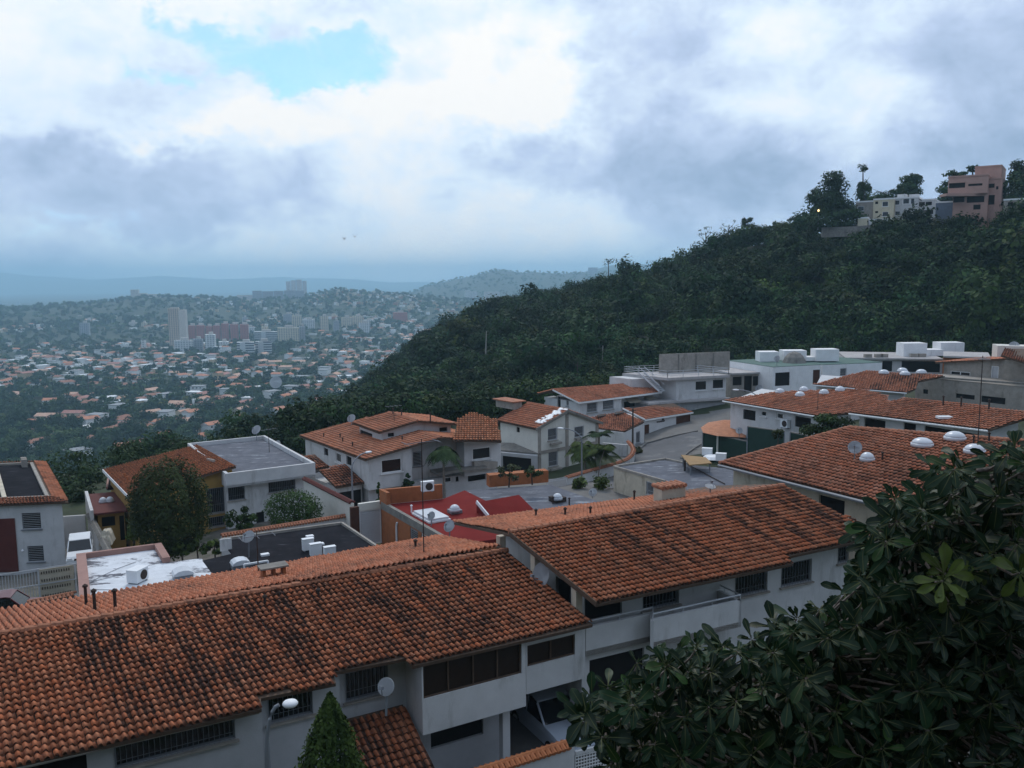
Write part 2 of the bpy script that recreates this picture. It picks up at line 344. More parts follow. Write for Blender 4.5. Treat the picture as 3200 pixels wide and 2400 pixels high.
def acunit(p, az, label, w=.85, h=.62, d=.34, group='air conditioner units on the roofs'):
    """p = centre of the foot; az = facing of the fan grille"""
    t = thing('air_conditioner', label, 'air conditioner', p, group); n = azv(az); e = A3(n[1], -n[0], 0)
    MB().obox(p + UP * .08 - e * w / 2 - n * d / 2, e * w, n * d, UP * h).obox(p + UP * (.08 + h) - e * (w / 2 + .02) - n * (d / 2 + .02), e * (w + .04), n * (d + .04), UP * .03).build('casing', PLAST, t)
    c = p + UP * (.08 + h / 2) + n * d / 2 - e * w * .1; mb = MB(); mb.lathe(c, [(h * .40, .004), (h * .40, .02), (.02, .03)], 16, ax=n); mb.build('fan_grille', RUST, t)
    mb = MB()
    for s in (-1, 1): MB().obox(p + e * (s * w * .35 - .04) - n * d * .5, e * .08, n * d, UP * .079).build('foot', GREYP, t)
    return t
def antenna(p, h, label, az=60, arms=4, name='antenna'):
    t = thing(name, label, 'antenna', p, 'aerials on the roofs'); MB().tube([p, p + UP * h], [.03, .02], 6).build('mast', RUST, t)
    if arms:
        e = azv(az); f = azv(az + 90); c = p + UP * (h - .15); mb = MB().tube([c - e * .8, c + e * .8], .015, 5)
        for i in range(arms): q = c + e * (-.7 + 1.4 * i / max(1, arms - 1)); mb.tube([q - f * (.5 - .06 * i), q + f * (.5 - .06 * i)], .012, 5)
        mb.build('aerial_rods', GREYP, t)
    return t
def lamp_post(p, h, az, label, reach=1.9, head_only=False):
    t = thing('street_lamp', label, 'street lamp', p, 'street lamps'); d = azv(az); k = [p, p + UP * (h - 1.2)]
    for i in range(1, 7): a = i / 6 * math.pi / 2; k.append(p + UP * (h - 1.2 + 1.2 * math.sin(a)) + d * (reach * (1 - math.cos(a))))
    MB().tube(k, [.09, .07] + [.05] * 6, 8).build('post', GREYP, t); e = k[-1]
    x = A3(d[1], -d[0], 0); mb = MB(); mb.lathe(e + d * .28, [(.02, -.09), (.15, -.07), (.19, 0), (.15, .06), (.02, .09)], 12, sx=1., sy=1.); mb.v = [tuple(e + d * .28 + d * (np.array(v) - e - d * .28).dot(d) * (1.9 if reach > 1 else 1.1) + x * (np.array(v) - e - d * .28).dot(x) + UP * (np.array(v) - e - d * .28)[2]) for v in mb.v]
    mb.build('lamp_head', PLAST, t, smooth=True); return t
# ---- foliage
def leafcards(pos, nor, size, rg, asp=.6, droop=0.):
    n = len(pos); r = rg.normal(size=(n, 3)); t = np.cross(nor, r); t /= np.linalg.norm(t, axis=1)[:, None] + 1e-9; b = np.cross(nor, t)
    s = (size * (.6 + .8 * rg.random(n)))[:, None] if np.isscalar(size) else (size * (.6 + .8 * rg.random(n)))[:, None]
    P = np.stack([pos - t * s * .5, pos + b * s * asp * .5 - t * s * .05, pos + t * s * .5 - np.array([0, 0, 1]) * s * droop, pos - b * s * asp * .5 - t * s * .05], 1)
    return P.reshape(-1, 3)
def crown(n, R, size, seed, lumps=14, lr=.42, shape='ell', col=(.055, .085, .03), vary=.45, flat=.0, yell=.0, full=False):
    rg = np.random.default_rng(seed); R = np.array(R, float)
    d = rg.normal(size=(lumps, 3)); d /= np.linalg.norm(d, axis=1)[:, None]; d[:, 2] = np.where((d[:, 2] < -.35) & (not full), -d[:, 2], d[:, 2])
    rad = rg.random(lumps) ** (.5 if not full else .4) * (.72 if not full else .80)
    if shape == 'cone': hz = rg.random(lumps); d[:, 2] = 0; C = d / (np.linalg.norm(d, axis=1)[:, None] + 1e-9) * ((1 - hz) * .75 * rg.random(lumps) ** .4)[:, None]; C[:, 2] = hz * 2 - 1; L = lr * (1.05 - hz * .8)
    elif shape == 'flat': C = d * rad[:, None]; C[:, 2] *= .25; L = lr * (.7 + .6 * rg.random(lumps))
    else: C = d * rad[:, None]; L = lr * (.7 + .6 * rg.random(lumps))
    if shape in ('dome', 'conesh'):
        q = rg.normal(size=(n, 3)); q /= np.linalg.norm(q, axis=1)[:, None]; hh = rg.random(n) ** 1.6; ph = rg.random(n) * 6.2832
        if shape == 'conesh': q = np.stack([np.cos(ph), np.sin(ph), np.full(n, .35)], -1)
        key = (ph * 3.2 + hh * 0, hh * 9) if shape == 'conesh' else (q[:, 0] * 3 + q[:, 2] * 2 + 7, q[:, 1] * 3 - q[:, 2] * 1.5 + 7)
        bmp = fbm(key[0], key[1], seed % 50, 3); shell = (.72 + .30 * rg.random(n)) * (.68 + .60 * bmp)
        P = q * shell[:, None] * R if shape == 'dome' else np.stack([q[:, 0] * R[0] * shell * (1 - hh) ** .8, q[:, 1] * R[1] * shell * (1 - hh) ** .8, (hh * 2 - 1) * R[2]], -1)
        nor = q + rg.normal(size=(n, 3)) * .5; nor[:, 2] += .2; nor /= np.linalg.norm(nor, axis=1)[:, None]; c = np.array(col)[None] * ((1 + vary * (bmp * 2 - 1) * 1.6) * (.7 + .6 * rg.random(n)))[:, None]
        if yell: c[:, 0] *= 1 + yell * bmp
        return leafcards(P, nor, size, rg), c
    k = rg.integers(0, lumps, n); q = rg.normal(size=(n, 3)); q /= np.linalg.norm(q, axis=1)[:, None]; rr = rg.random(n) ** .35
    P = (C[k] + q * (L[k] * rr)[:, None] * (np.array([1, 1, .8]) if shape != 'cone' else np.array([1, 1, .55]))) * R
    nor = q * 1.1 + rg.normal(size=(n, 3)) * .45; nor[:, 2] += .35; nor /= np.linalg.norm(nor, axis=1)[:, None]
    lt = (1 + vary * (rg.random(lumps) * 2 - 1))[k] * (.7 + .6 * rg.random(n)); c = np.array(col)[None] * lt[:, None]
    if yell: c[:, 0] *= 1 + yell * rg.random(lumps)[k]
    return leafcards(P, nor, size, rg), c
def quads(nv): return np.arange(nv).reshape(-1, 4)
CR = {}
def crown_mesh(key, *a, **k):
    if key not in CR: P, c = crown(*a, **k); CR[key] = (npmesh('crown', P, quads(len(P)), [FOL], c), P, c)
    return CR[key][0]
TRK = {}
def trunk_mesh(h, r, seed=0, mat=None, limbs=4, spread=1.6, lh=.5):
    key = (round(h, 1), round(r, 2), seed)
    if key not in TRK:
        rg = random.Random(seed); mb = MB(); p = [A3(0, 0, -.6), A3(rg.uniform(-.1, .1), rg.uniform(-.1, .1), h * .5), A3(rg.uniform(-.2, .2), rg.uniform(-.2, .2), h)]
        mb.tube(p, [r * 1.25, r, r * .6], 8)
        for i in range(limbs):
            a = 2 * math.pi * (i + rg.random() * .6) / max(1, limbs); q = p[1] + (p[2] - p[1]) * rg.uniform(.1, .9); mb.tube([q, q + A3(math.cos(a) * spread * .5, math.sin(a) * spread * .5, h * lh * .5), q + A3(math.cos(a) * spread, math.sin(a) * spread, h * lh)], [r * .55, r * .35, r * .12], 6)
        TRK[key] = mb.mesh('trunk', mat or DBARK, A3(0, 0, 0))
    return TRK[key]
def tree(name, label, cat, p, cmesh, ch, sc, tmesh=None, rz=0., group=None):
    """p = foot on the ground, ch = height of the crown centre, sc = crown scale"""
    t = thing(name, label, cat, p, group); c = link('crown', cmesh, t); c.location = (0, 0, ch); c.scale = sc if hasattr(sc, '__len__') else (sc, sc, sc); c.rotation_euler = (0, 0, rz)
    if tmesh: k = link('trunk', tmesh, t); k.rotation_euler = (0, 0, rz)
    return t
# ---------------------------------------------------------------- terrain height of the housing terrace
GP = np.array([(0, 0, -18.5), (0, 20, -18.5), (-15, 30, -18.5), (10, 38, -17.4), (-20, 50, -19.8), (-33, 62, -22.3), (-42, 72, -23.5), (-18, 68, -20.5), (-12, 80, -21), (3, 93, -21), (15, 105, -20.7), (27, 112, -19.6), (38, 120, -18), (12, 55, -17.4), (25, 45, -15), (40, 60, -14), (45, 90, -15.5), (8, 75, -19.6), (60, 110, -14), (-30, 85, -22), (70, 60, -11), (60, 20, -12), (-50, 40, -23), (-30, 20, -20)], float)
def gz(x, y):
    x = np.asarray(x, float); y = np.asarray(y, float)
    d = (x[..., None] - GP[:, 0]) ** 2 + (y[..., None] - GP[:, 1]) ** 2 + 9.; w = 1 / d ** 1.6
    return (w * GP[:, 2]).sum(-1) / w.sum(-1)
def zon(pl, p): a, n = pl; return a[2] - ((p[0] - a[0]) * n[0] + (p[1] - a[1]) * n[1]) / n[2]
def hz(v): return nrm(A3(v[0], v[1], 0))
def g3(p): return A3(p[0], p[1], float(gz(p[0], p[1])))

# ================================================================ row house in the foreground (left unit)
ze = -12.7; EA = Zp(0, 2396, ze); ED = Zp(1853, 1948, ze); R1 = Zp(1577, 1721, -11.4); e1 = nrm(ED - EA); f1 = A3(e1[1], -e1[0], 0)
pl1 = plane3(EA, ED, R1); S1 = R1 - ED; R0 = Pp(0, 1977, pl1); GZ = -18.4
H = thing('row_house', 'long white row house with weathered tiled roof and dark window bays in front', 'house', atz((EA + ED) / 2 - f1 * 4, GZ), 'row houses in the foreground')
EAx = EA - e1 * 5; R0x = R0 - e1 * 5
ub = e1.dot(Pp(322, 2317, pl1) - EAx)
def grime1(u, v):
    L = e1.dot(ED - EAx); n = fbm(u * .5, v * .5, 3); m = fbm(u * 4.4, v * .55, 5, 3)
    return np.clip((u > ub) * (.24 + 1.0 * (n - .40) + 2.4 * (m - .46)), 0, .95) * np.clip((v + .1) / 1.2, .25, 1) * np.clip((L - u + v * .55 - 1.2) / 3.5, .12, 1)
poly = [EAx, Pp(818, 2211, pl1), Pp(815, 2178, pl1), Pp(1050, 2131, pl1), Pp(1040, 2098, pl1), Pp(1271, 2053, pl1), Pp(1291, 2078, pl1), ED, R1, R0x]
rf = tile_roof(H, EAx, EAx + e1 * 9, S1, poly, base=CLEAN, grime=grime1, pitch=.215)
ridge_cap(rf, R0x, R1 + e1 * .1, .13)
Sb = A3(S1[0], S1[1], -S1[2]); plb = plane3(R0, R1, R1 + Sb)
bk = [Pp(0, 1899, plb) - e1 * 5, Pp(271, 1869, plb), Pp(800, 1787, plb), Pp(1198, 1720, plb), Pp(1379, 1690, plb), Pp(1541, 1722, plb), R1, R0x]
tile_roof(H, bk[0], bk[0] + e1 * 9, -Sb, bk, base=OLD * 1.1, grime=lambda u, v: np.clip(1.6 * (fbm(u * .5, v * .5, 8) - .42), 0, .8) * (u > 9.), pitch=.215)
# front walls follow the stepped eaves
off = lambda d: vplane(ED - f1 * d, e1)
PA = lambda x, y, d: Pp(x, y, off(d))
zb = ze - .12
ft = [PA(-260, 2440, .55), PA(818, 2230, .55), PA(818, 2230, .95), PA(1062, 2180, .95), PA(1062, 2180, 1.8), PA(1592, 2290, 1.8)]
ft += [ft[-1] - f1 * 5.5]; ft += [ft[-1] + e1 * (e1.dot(ED - ft[-1]) - .25)]; ft += [ft[-1] - f1 * 2.2, ]
ft += [ft[0] - f1 * (f1.dot(ft[0] - ft[-1]))]
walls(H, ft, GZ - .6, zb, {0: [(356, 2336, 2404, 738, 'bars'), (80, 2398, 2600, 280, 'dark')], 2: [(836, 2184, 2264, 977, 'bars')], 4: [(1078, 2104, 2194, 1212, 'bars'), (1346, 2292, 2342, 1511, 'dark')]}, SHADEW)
# projecting bays of the upper floor
a, b = PA(1322, 2293, .35), PA(1644, 2212, .35); z0 = (a[2] + b[2]) / 2
walls(H, [a, b, b - f1 * 1.5, a - f1 * 1.5], z0, zb + .02, {0: [(1308, 2084, 2190, 1631, 'brown')]}, WHITE, 'window_bay'); MB().poly([atz(p, z0) for p in (a, b, b - f1 * 1.5, a - f1 * 1.5)]).build('bay_soffit', WHITE, H)
a, b = PA(1644, 2166, .6), PA(1829, 2123, .6); z1 = (a[2] + b[2]) / 2; a = a + e1 * .01
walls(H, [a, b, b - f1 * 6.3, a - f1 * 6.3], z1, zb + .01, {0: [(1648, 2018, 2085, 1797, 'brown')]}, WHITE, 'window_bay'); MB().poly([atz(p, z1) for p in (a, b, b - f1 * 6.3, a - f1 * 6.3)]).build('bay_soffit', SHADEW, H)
PRX = b
p = PA(1583, 2290, .75); MB().obox(atz(p, GZ - .5) - e1 * .15, e1 * .3, -f1 * .3, UP * (z0 - GZ + .5)).build('pillar', WHITE, H)
# gutter along the left eave
MB().tube([PA(0, 2410, -.02) - e1 * 3 + UP * .02, PA(810, 2224, -.02)], .06, 6).build('gutter', CONC, H)
# chimney and vent pipes on the rear slope
c = Pp(855, 1812, plb); mb = MB()
for s in (-1, 1): mb.obox(c + e1 * (s * .40 - .06) - f1 * .22 - UP * .4, e1 * .12, f1 * .44, UP * .95)
mb.obox(c - e1 * .05 - f1 * .22 - UP * .4, e1 * .1, f1 * .44, UP * .95).obox(c - e1 * .34 - f1 * .20 - UP * .4, e1 * .29, f1 * .4, UP * .62).obox(c + e1 * .05 - f1 * .20 - UP * .4, e1 * .29, f1 * .4, UP * .62)
ch = mb.build('chimney', BRICKO, H); MB().obox(c - e1 * .56 - f1 * .32 + UP * .55, e1 * 1.12, f1 * .64, UP * .07).build('chimney_cap', CONCD, ch)
for x, y, h in ((270, 1893, .75), (297, 1912, .75), (361, 1908, .7), (1299, 1728, .55)): pipe(H, Pp(x, y, plb), h, .06)
for x, y, h in ((828, 1888, .25), (995, 1862, .2)): pipe(H, Pp(x, y, pl1), h, .05)
# lean-to entrance roof
L0 = PA(1259, 2198, 1.75); L1 = PA(1085, 2243, 1.75); sl = nrm(f1 * 1 - UP * .42); pll = (L0, nrm(np.cross(e1, sl)))
lp = [L1, L0, Pp(1400, 2410, pll), Pp(1480, 2520, pll), Pp(1210, 2560, pll)]
Lq = lp[3]; tile_roof(H, Lq - e1 * 4, Lq, L0 - lp[2] if False else -sl, [L1, L0, L0 + sl * 4.2 + e1 * .1, L1 + sl * 4.2], base=CLEAN * .8, grime=gr_patch(.7, .45, .75, 11, .7), pitch=.24, name='porch_roof')
MB().obox(atz(L1, GZ - .5) + f1 * .05, L0 * 0 + e1 * (e1.dot(L0 - L1)), f1 * 3.2, UP * (L0[2] - GZ - 1.6)).build('porch', SHADEW, H)

# ================================================================ second row house with balcony
ze = -11.8; A = Zp(1864, 1885, ze); Dq = Zp(2480, 1758, ze); R0 = Zp(1592, 1665, -10.45); e2 = nrm(Dq - A); f2 = A3(e2[1], -e2[0], 0); pl2 = plane3(A, Dq, R0); S2 = R0 - A; G2 = -17.6
H = thing('row_house', 'raised white row house with streaky tiled roof and white walled balcony', 'house', atz((A + Dq) / 2 - f2 * 4, G2), 'row houses in the foreground')
RR = Pp(2447, 1517, pl2); poly = [A, Dq, Pp(2458, 1737, pl2), Pp(2765, 1672, pl2), RR, R0]
def grime2(u, v):
    n = fbm(u * .45, v * .25, 21); m = fbm(u * 3.4, v * .20, 22, 3)
    return np.clip(.24 + 1.1 * (n - .40) + 3.6 * (m - .46), 0, .95) * np.clip((u - 1.2 + v * .1) / 4, .15, 1) * np.clip((v + .2) / 1.4, .35, 1)
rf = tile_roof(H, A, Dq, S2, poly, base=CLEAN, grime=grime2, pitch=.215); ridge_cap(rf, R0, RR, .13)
Sb2 = A3(S2[0], S2[1], -S2[2]); pb2 = plane3(R0, RR, R0 + Sb2)
bk = [Pp(1418, 1630, pb2), Pp(1600, 1605, pb2), Pp(1918, 1561, pb2), Pp(2229, 1515, pb2), Pp(2440, 1509, pb2), RR, R0]
tile_roof(H, bk[0], bk[0] + e2 * 9, -Sb2, bk, base=OLD * 1.1, grime=gr_patch(.8, .46, .75, 31, .6), pitch=.215)
hs = hz(S2); C1 = A + e2 * .5 - f2 * 1.7; W = e2.dot(Pp(2750, 1690, pl2) - C1) - .3; dp = 7.2
mid = f2.dot(C1 - R0); rr_ = R0 + e2 * .5
ft = [C1, C1 + e2 * W, C1 + e2 * W - f2 * mid, C1 + e2 * W - f2 * dp, C1 - f2 * dp, C1 - f2 * mid]
zt = [min(zon(pl2, p), zon(pb2, p)) - .22 for p in ft]
walls(H, ft, G2 - .6, zt, {0: [(2009, 1858, 1908, 2120, 'bars'), (1820, 1872, 1945, 1944, 'dark'), (2298, 1802, 1866, 2396, 'bars'), (2443, 1764, 1834, 2534, 'bars'), (2620, 1702, 1760, 2715, 'bars')], 5: [(1737, 1800, 1862, 1784, 'dark'), (1612, 1700, 1730, 1640, 'dark')]}, WHITE)
pv = vplane(A + e2 * .12, hs)
for x, y in ((1793, 1850), (1664, 1742), (1556, 1660)):
    p = Pp(x, y, pv); zt_ = zon(pl2 if x > 1590 else pb2, p) - .15; MB().obox(atz(p, zt_ - 2.9) - e2 * .0 - hs * .14, e2 * .28, hs * .28, UP * 2.9).build('column', CREAM, H)
MB().beam(A - UP * .02, R0 - UP * .02, .06, .16).build('rake_board', WOOD, H)
# balcony
pp = PRX + e2 * .02; b0 = vplane(pp, e2); b1 = vplane(pp + f2 * .55, e2)
q0, q1, q2, q3 = Pp(1831, 2008, b0), Pp(2043, 1960, b0), Pp(2043, 1972, b1), Pp(2316, 1918, b1)
zt_ = Pp(1831, 1962, b0)[2]; zb_ = Pp(1831, 2052, b0)[2]
mb = MB(); pth = [q0, q1, q2, q3, q3 - f2 * 1.9]
for i in range(4):
    s, t = atz(pth[i], zb_), atz(pth[i + 1], zb_); d = nrm(t - s); w = A3(-d[1], d[0], 0) * .14; w = w if w.dot(-f2) > -.01 else -w
    mb.prism([s, t + (d * .14 if i == 1 else 0), t + w + (d * .14 if i == 1 else 0), s + w], zt_ - zb_ - (0 if i < 2 else .002))
bal = mb.build('balcony_parapet', WHITE, H); MB().prism([atz(p, zb_ - .003) for p in (q0, q1, q2, q3, q3 - f2 * 2, q0 - f2 * 1.6)], .22).build('balcony_floor', CONC, H)
rl = [atz(p, zt_ + .2) - f2 * .07 for p in pth]; mb = MB().tube(rl, .035, 6)
for i in range(4):
    k = max(2, int(np.linalg.norm(rl[i + 1] - rl[i]) / 1.3))
    for j in range(k): p = rl[i] + (rl[i + 1] - rl[i]) * j / k; mb.tube([p - UP * .22, p], .022, 6)
mb.build('railing', BARW, bal)
lw = [q0 - f2 * .3, atz(Pp(2316, 1960, b1), 0) - f2 * .85, atz(Pp(2316, 1960, b1), 0) - f2 * 1.4, q0 - f2 * 1.2]
walls(H, lw, G2 - .5, zb_ - .004, {0: [(1842, 2064, 2240, 2012, 'dark'), (2080, 2060, 2160, 2230, 'dark')]}, WHITE, 'lower_wall')
# box chimney, pipes on the rear slope
c = Pp(2092, 1558, pb2); mb = MB().obox(c - e2 * .75 - f2 * .35 - UP * .6, e2 * 1.5, f2 * .7, UP * 1.25); ch = mb.build('chimney', CREAM, H)
mb = MB()
for i in range(6): mb.tube([c + UP * .72 + e2 * (-.72 + .28 * i) - f2 * .45, c + UP * .72 + e2 * (-.72 + .28 * i) + f2 * .45], .11, 8)
mb.build('chimney_cap', RIDGE, ch)
for x, y, h in ((1675, 1617, .35), (1766, 1614, .35), (1845, 1608, .3), (1982, 1560, .4)): pipe(H, Pp(x, y, pb2), h, .05)

# ================================================================ big tiled house with domed skylights
z = -11.; C = Zp(2740, 1571, z); ax = azv(-29); L = Vp(2247, 1448, C, ax); AP = Zp(2653, 1336, -9.3); pl = plane3(L, C, AP); e = nrm(L - C); n = pl[1]; s = nrm(np.cross(n, e)); s = s if s[2] > 0 else -s
H = thing('tiled_house', 'sprawling house under a huge low tiled roof with four white skylight domes', 'house', g3((C + L) / 2 + s * 6))
poly = [L, C, C - e * 4 + s * .1, Pp(3420, 1585, pl), Pp(3420, 1398, pl), Pp(3123, 1377, pl), AP]
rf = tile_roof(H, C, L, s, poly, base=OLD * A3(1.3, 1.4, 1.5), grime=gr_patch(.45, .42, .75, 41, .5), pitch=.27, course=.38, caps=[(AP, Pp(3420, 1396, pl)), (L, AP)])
hs = hz(s); o = C + hs * .7 + e * .5; fl = [o, o + e * (np.linalg.norm(L - C) - 1), o + e * (np.linalg.norm(L - C) - 1) + hs * 5, o + hs * 9]
walls(H, fl, gz(o[0], o[1]) - 1.5, [zon(pl, p) - .25 for p in fl], {0: [(2560, 1545, 1590, 2640, 'dark')]}, CREAM)
MB().tube([C - UP * .12 - hs * .05, L - UP * .12 - hs * .05], .09, 6).build('gutter', GREYP, H)
for x, y, r in ((2882, 1394, .75), (2984, 1374, .72), (3045, 1415, .68), (2710, 1440, .5)): dome(rf, Pp(x, y, pl) + UP * .12, r)
for x, y, h in ((2757, 1442, .45), (3042, 1388, .4), (3090, 1384, .5)): pipe(rf, Pp(x, y, pl), h, .05)
PL3 = pl

# ================================================================ white two storey house at the left edge
z = -17.; C = Zp(214, 1568, z); az = -33; L = Vp(147, 1489, C, azv(az)); Lf = Vp(-160, 1586, C, azv(az - 90 + 25)); e = azv(az); f = hz(Lf - C); dl = np.linalg.norm(L - C); g0 = Vp(199, 1760, C - f * -.35 + e * .35, f)[2]
H = thing('white_house', 'plain white two storey house with sunken dark flat roof at the left edge', 'house', atz(C + f * 5 + e * 4, g0))
ft = [C + e * .45 + f * .45, C + e * (dl - .4) + f * .45, C + e * (dl - .4) + f * 11, C + e * .45 + f * 11]
walls(H, ft, g0 - .8, z - .15, {3: [(67, 1604, 1654, 128, 'louv'), (85, 1707, 1756, 137, 'louv')]}, WHITE)
p = Vp(-60, 1612, ft[0], f); q = Vp(45, 1612, ft[0], f); MB().obox(atz(q, g0 - .5) - e * .06, f * np.linalg.norm((p - q)[:2]), e * .05, UP * (p[2] - g0 + .2)).build('brown_panel', MAROON, H)
w = 1.25
def skirt(a, b, inn):
    s_ = nrm(inn * w + UP * .32)
    d = nrm(b - a); tile_roof(H, a, b, s_, [a, b, b + s_ * 1.3 - d * w, a + s_ * 1.3 + d * w], base=OLD * 1.1, grime=gr_patch(.9, .45, .7, 51, .6), fine=False, name='roof_skirt')
c0, c1, c2, c3 = C, C + e * dl, C + e * dl + f * 11.5, C + f * 11.5
skirt(c0, c1, f); skirt(c3, c0, e); skirt(c1, c2, -e)
fr = [c0 + (e + f) * w * 1, c1 + (f - e) * w, c2 + (-e - f) * w, c3 + (e - f) * w]
o = flat_roof(H, fr, BLACKR, z + .0, CONC, .28, .3); m_ = (fr[0] + fr[1]) / 2
MB().obox(atz(fr[0], z + .06) + f * 3.2 - e * .1, e * (dl - 2 * w), f * .35, UP * .3).build('roof_beam', CREAM, o)
for k in (.8, 1.7): MB().obox(atz(fr[0], z + .06) + e * (dl - 2 * w - k) + f * .6, e * .5, f * .5, UP * .75).build('vent_block', CONC, o)
p = Vp(70, 1722, ft[0], f); MB().lathe(p - e * .15, [(.02, 0), (.12, .05), (.02, .2)], 8).build('wall_lamp', PLAST, H)
H4 = (C, e, f, g0)

# ================================================================ ochre house with mono pitch roof
z = -17.; C = Zp(403, 1551, z); L = Vp(322, 1467, C, azv(-33)); R = Vp(737, 1457, C, azv(57)); pl = plane3(C, L, R); T = L + (R - C); e = nrm(R - C)
g0 = float(gz(C[0], C[1])) ; H = thing('ochre_house', 'ochre yellow house under a steep orange mono pitch roof behind the round bush', 'house', atz((C + R) / 2 + hz(L - C) * 3, g0))
tile_roof(H, C, R, L - C, [C, R, T, L], base=CLEAN * A3(1.3, 1.35, 1.3), grime=gr_patch(.6, .55, .95, 61, .25), fine=False)
b = hz(L - C); h = hz(R - C); k = np.linalg.norm((L - C)[:2]); m = np.linalg.norm((R - C)[:2]); o = C + b * .5 + h * .5
ft = [o, o + h * (m - .7), o + h * (m - .7) + b * (k - 1), o + b * (k - 1)]
walls(H, ft, g0 - 1, [zon(pl, p) - .2 for p in ft], {0: [(645, 1528, 1607, 702, 'bars'), (651, 1618, 1649, 702, 'bars'), (430, 1600, 1660, 470, 'bars')]}, OCHRE)
MB().beam(C + UP * -.1 - h * .03, L + UP * -.1 - h * .03, .06, .28).build('fascia', TRIM, H)
for x, y in ((390, 1492), (398, 1502), (614, 1416)): pipe(H, Pp(x, y, pl), .3, .07, BRICKO)
MB().beam(Pp(648, 1440, pl) + UP * .15, Pp(672, 1446, pl) + UP * .15, .12, .2).build('roof_vent', CONC, H)
OC = (C, h, b, pl)
# annexe with maroon roof
an = thing('carport_annexe', 'low annexe with dark maroon roof and two small white skylights', 'annexe', g3(C - h * 3 + b * 2))
c = Zp(398, 1600, -19.2); l = Zp(293, 1611, -19.2); k0 = Zp(275, 1549, -19.2); k1 = Zp(367, 1541, -19.2)
MB().prism([l, c, k1, k0], .15).build('roof', MAROON, an)
for x, y in ((322, 1570), (344, 1568)): dome(an, Zp(x, y, -19.05) + UP * .1, .42)
d = hz(c - l); nb = hz(k0 - l); i_ = [l + d * .3 + nb * .5, c - d * .2 + nb * .5, k1 - nb * .2, k0 - nb * .2 + d * .3]
walls(an, i_, float(gz(l[0], l[1])) - .8, -19.22, {0: [(317, 1617, 1647, 360, 'dark'), (372, 1612, 1690, 396, 'dark')]}, OCHRE)
MB().obox(l - d * .25 - UP * 1.5, d * .25, (k0 - l), UP * 1.95).build('side_parapet', WHITE, an)
bb = [k0 + d * 1.6 + nb * .15, k1 + nb * .15, k1 + nb * 4, k0 + d * 2.0 + nb * 4]; MB().prism([atz(p, -18.9) for p in bb], .12).build('rear_roof', BLACKR, an); MB().beam(atz(bb[0], -18.7), atz(bb[3], -18.7), .15, .25).beam(atz(bb[3], -18.7), atz(bb[2], -18.7), .15, .3).build('rear_parapet', PINKP, an)

# ================================================================ white flat roofed house
z = -15.9; Cc = Zp(985, 1446, z); Lf = Vp(705, 1478, Cc, azv(-122)); Bk = Vp(829, 1387, Cc, azv(-31)); bl = Lf + (Bk - Cc); e = hz(Lf - Cc); b = hz(Bk - Cc); m = np.linalg.norm((Lf - Cc)[:2]); kk = np.linalg.norm((Bk - Cc)[:2])
g0 = float(gz(Cc[0], Cc[1])); H = thing('flat_roofed_house', 'white modern house with deep fascia and grey flat roof beside the ochre house', 'house', atz(Cc + e * m / 2 + b * 4, g0))
fp = [Cc, Cc + e * m, Cc + e * m + b * kk, Cc + b * kk]
zf = Vp(985, 1489, Cc, e)[2]
mb = MB()
for i in range(4):
    p, q = atz(fp[i], zf), atz(fp[(i + 1) % 4], zf); d = nrm(q - p); c_ = base_of(fp, 0); w = A3(-d[1], d[0], 0); w = w if w.dot(c_ - p) > 0 else -w
    mb.obox(p + d * (.25 if i % 2 else 0), (q - p) - d * (.5 if i % 2 else 0), w * .25, UP * (z - zf))
mb.build('fascia', WHITE, H); flat_roof(H, [p for p in [Cc + e * .26 + b * .26, Cc + e * (m - .26) + b * .26, Cc + e * (m - .26) + b * (kk - .26), Cc + e * .26 + b * (kk - .26)]], ASPHR, z - .45)
MB().prism([atz(p, zf - .004) for p in fp], .2).build('soffit', WHITE, H)
o = Cc + e * .15 + b * .7
walls(H, [o, o + e * (m - .3), o + e * (m - .3) + b * (kk - 1), o + b * (kk - 1)], g0 - 1.2, zf - .005, {0: [(712, 1524, 1566, 765, 'bars'), (838, 1503, 1541, 923, 'bars'), (800, 1602, 1650, 827, 'dark')]}, WHITE)
FLH = (Cc, e, b, m, kk, z)

# ================================================================ white house with clerestory and big tiled roof
z = -15.5; C = Zp(1140, 1436, z); L = Vp(934, 1361, C, azv(-32)); A = Vp(1379, 1366, C, azv(58)); B = Vp(1566, 1379, C, azv(58)); d9 = L - C; pl = plane3(C, L, A); h = azv(58); b = azv(-32)
g0 = -21.; H = thing('clerestory_house', 'big white villa with wide tiled roof topped by a clerestory, palm in front', 'house', atz((C + B) / 2 + b * 4, g0))
tl = lambda poly, E0, E1, S, sd, base=OLD * A3(1.35, 1.5, 1.6), amt=.5, **k: tile_roof(H, E0, E1, S, poly, base=base, grime=gr_patch(.55, .45, .8, sd, amt), fine=False, pitch=.27, course=.4, **k)
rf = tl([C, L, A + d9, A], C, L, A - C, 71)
B2 = B + d9 * .6; tl([A, B, B + d9 * 1.0, A + d9], B, B + d9, A - B, 72, base=OLD * A3(1.4, 1.5, 1.5)); ridge_cap(rf, A, A + d9)
q0, q1, q2 = Zp(1415, 1376, -14.6), Zp(1568, 1377, -14.9), Zp(1476, 1288, -12.9); pq_ = plane3(q0, q1, q2); tl([q0, q1, Pp(1553, 1312, pq_), q2, Pp(1432, 1310, pq_)], q0, q1, q2 - (q0 + (q1 - q0) * .38), 76, base=OLD * A3(1.5, 1.6, 1.5), name='rear_roof')
wl = np.linalg.norm(d9[:2]); o = C + b * .5 + h * .5; pA = o + h * (h.dot(A - o)); r0 = Vp(1451, 1420, o, h); r1 = Vp(1565, 1420, o, h)
j0 = Vp(1287, 1440, o, h); rec = 1.6
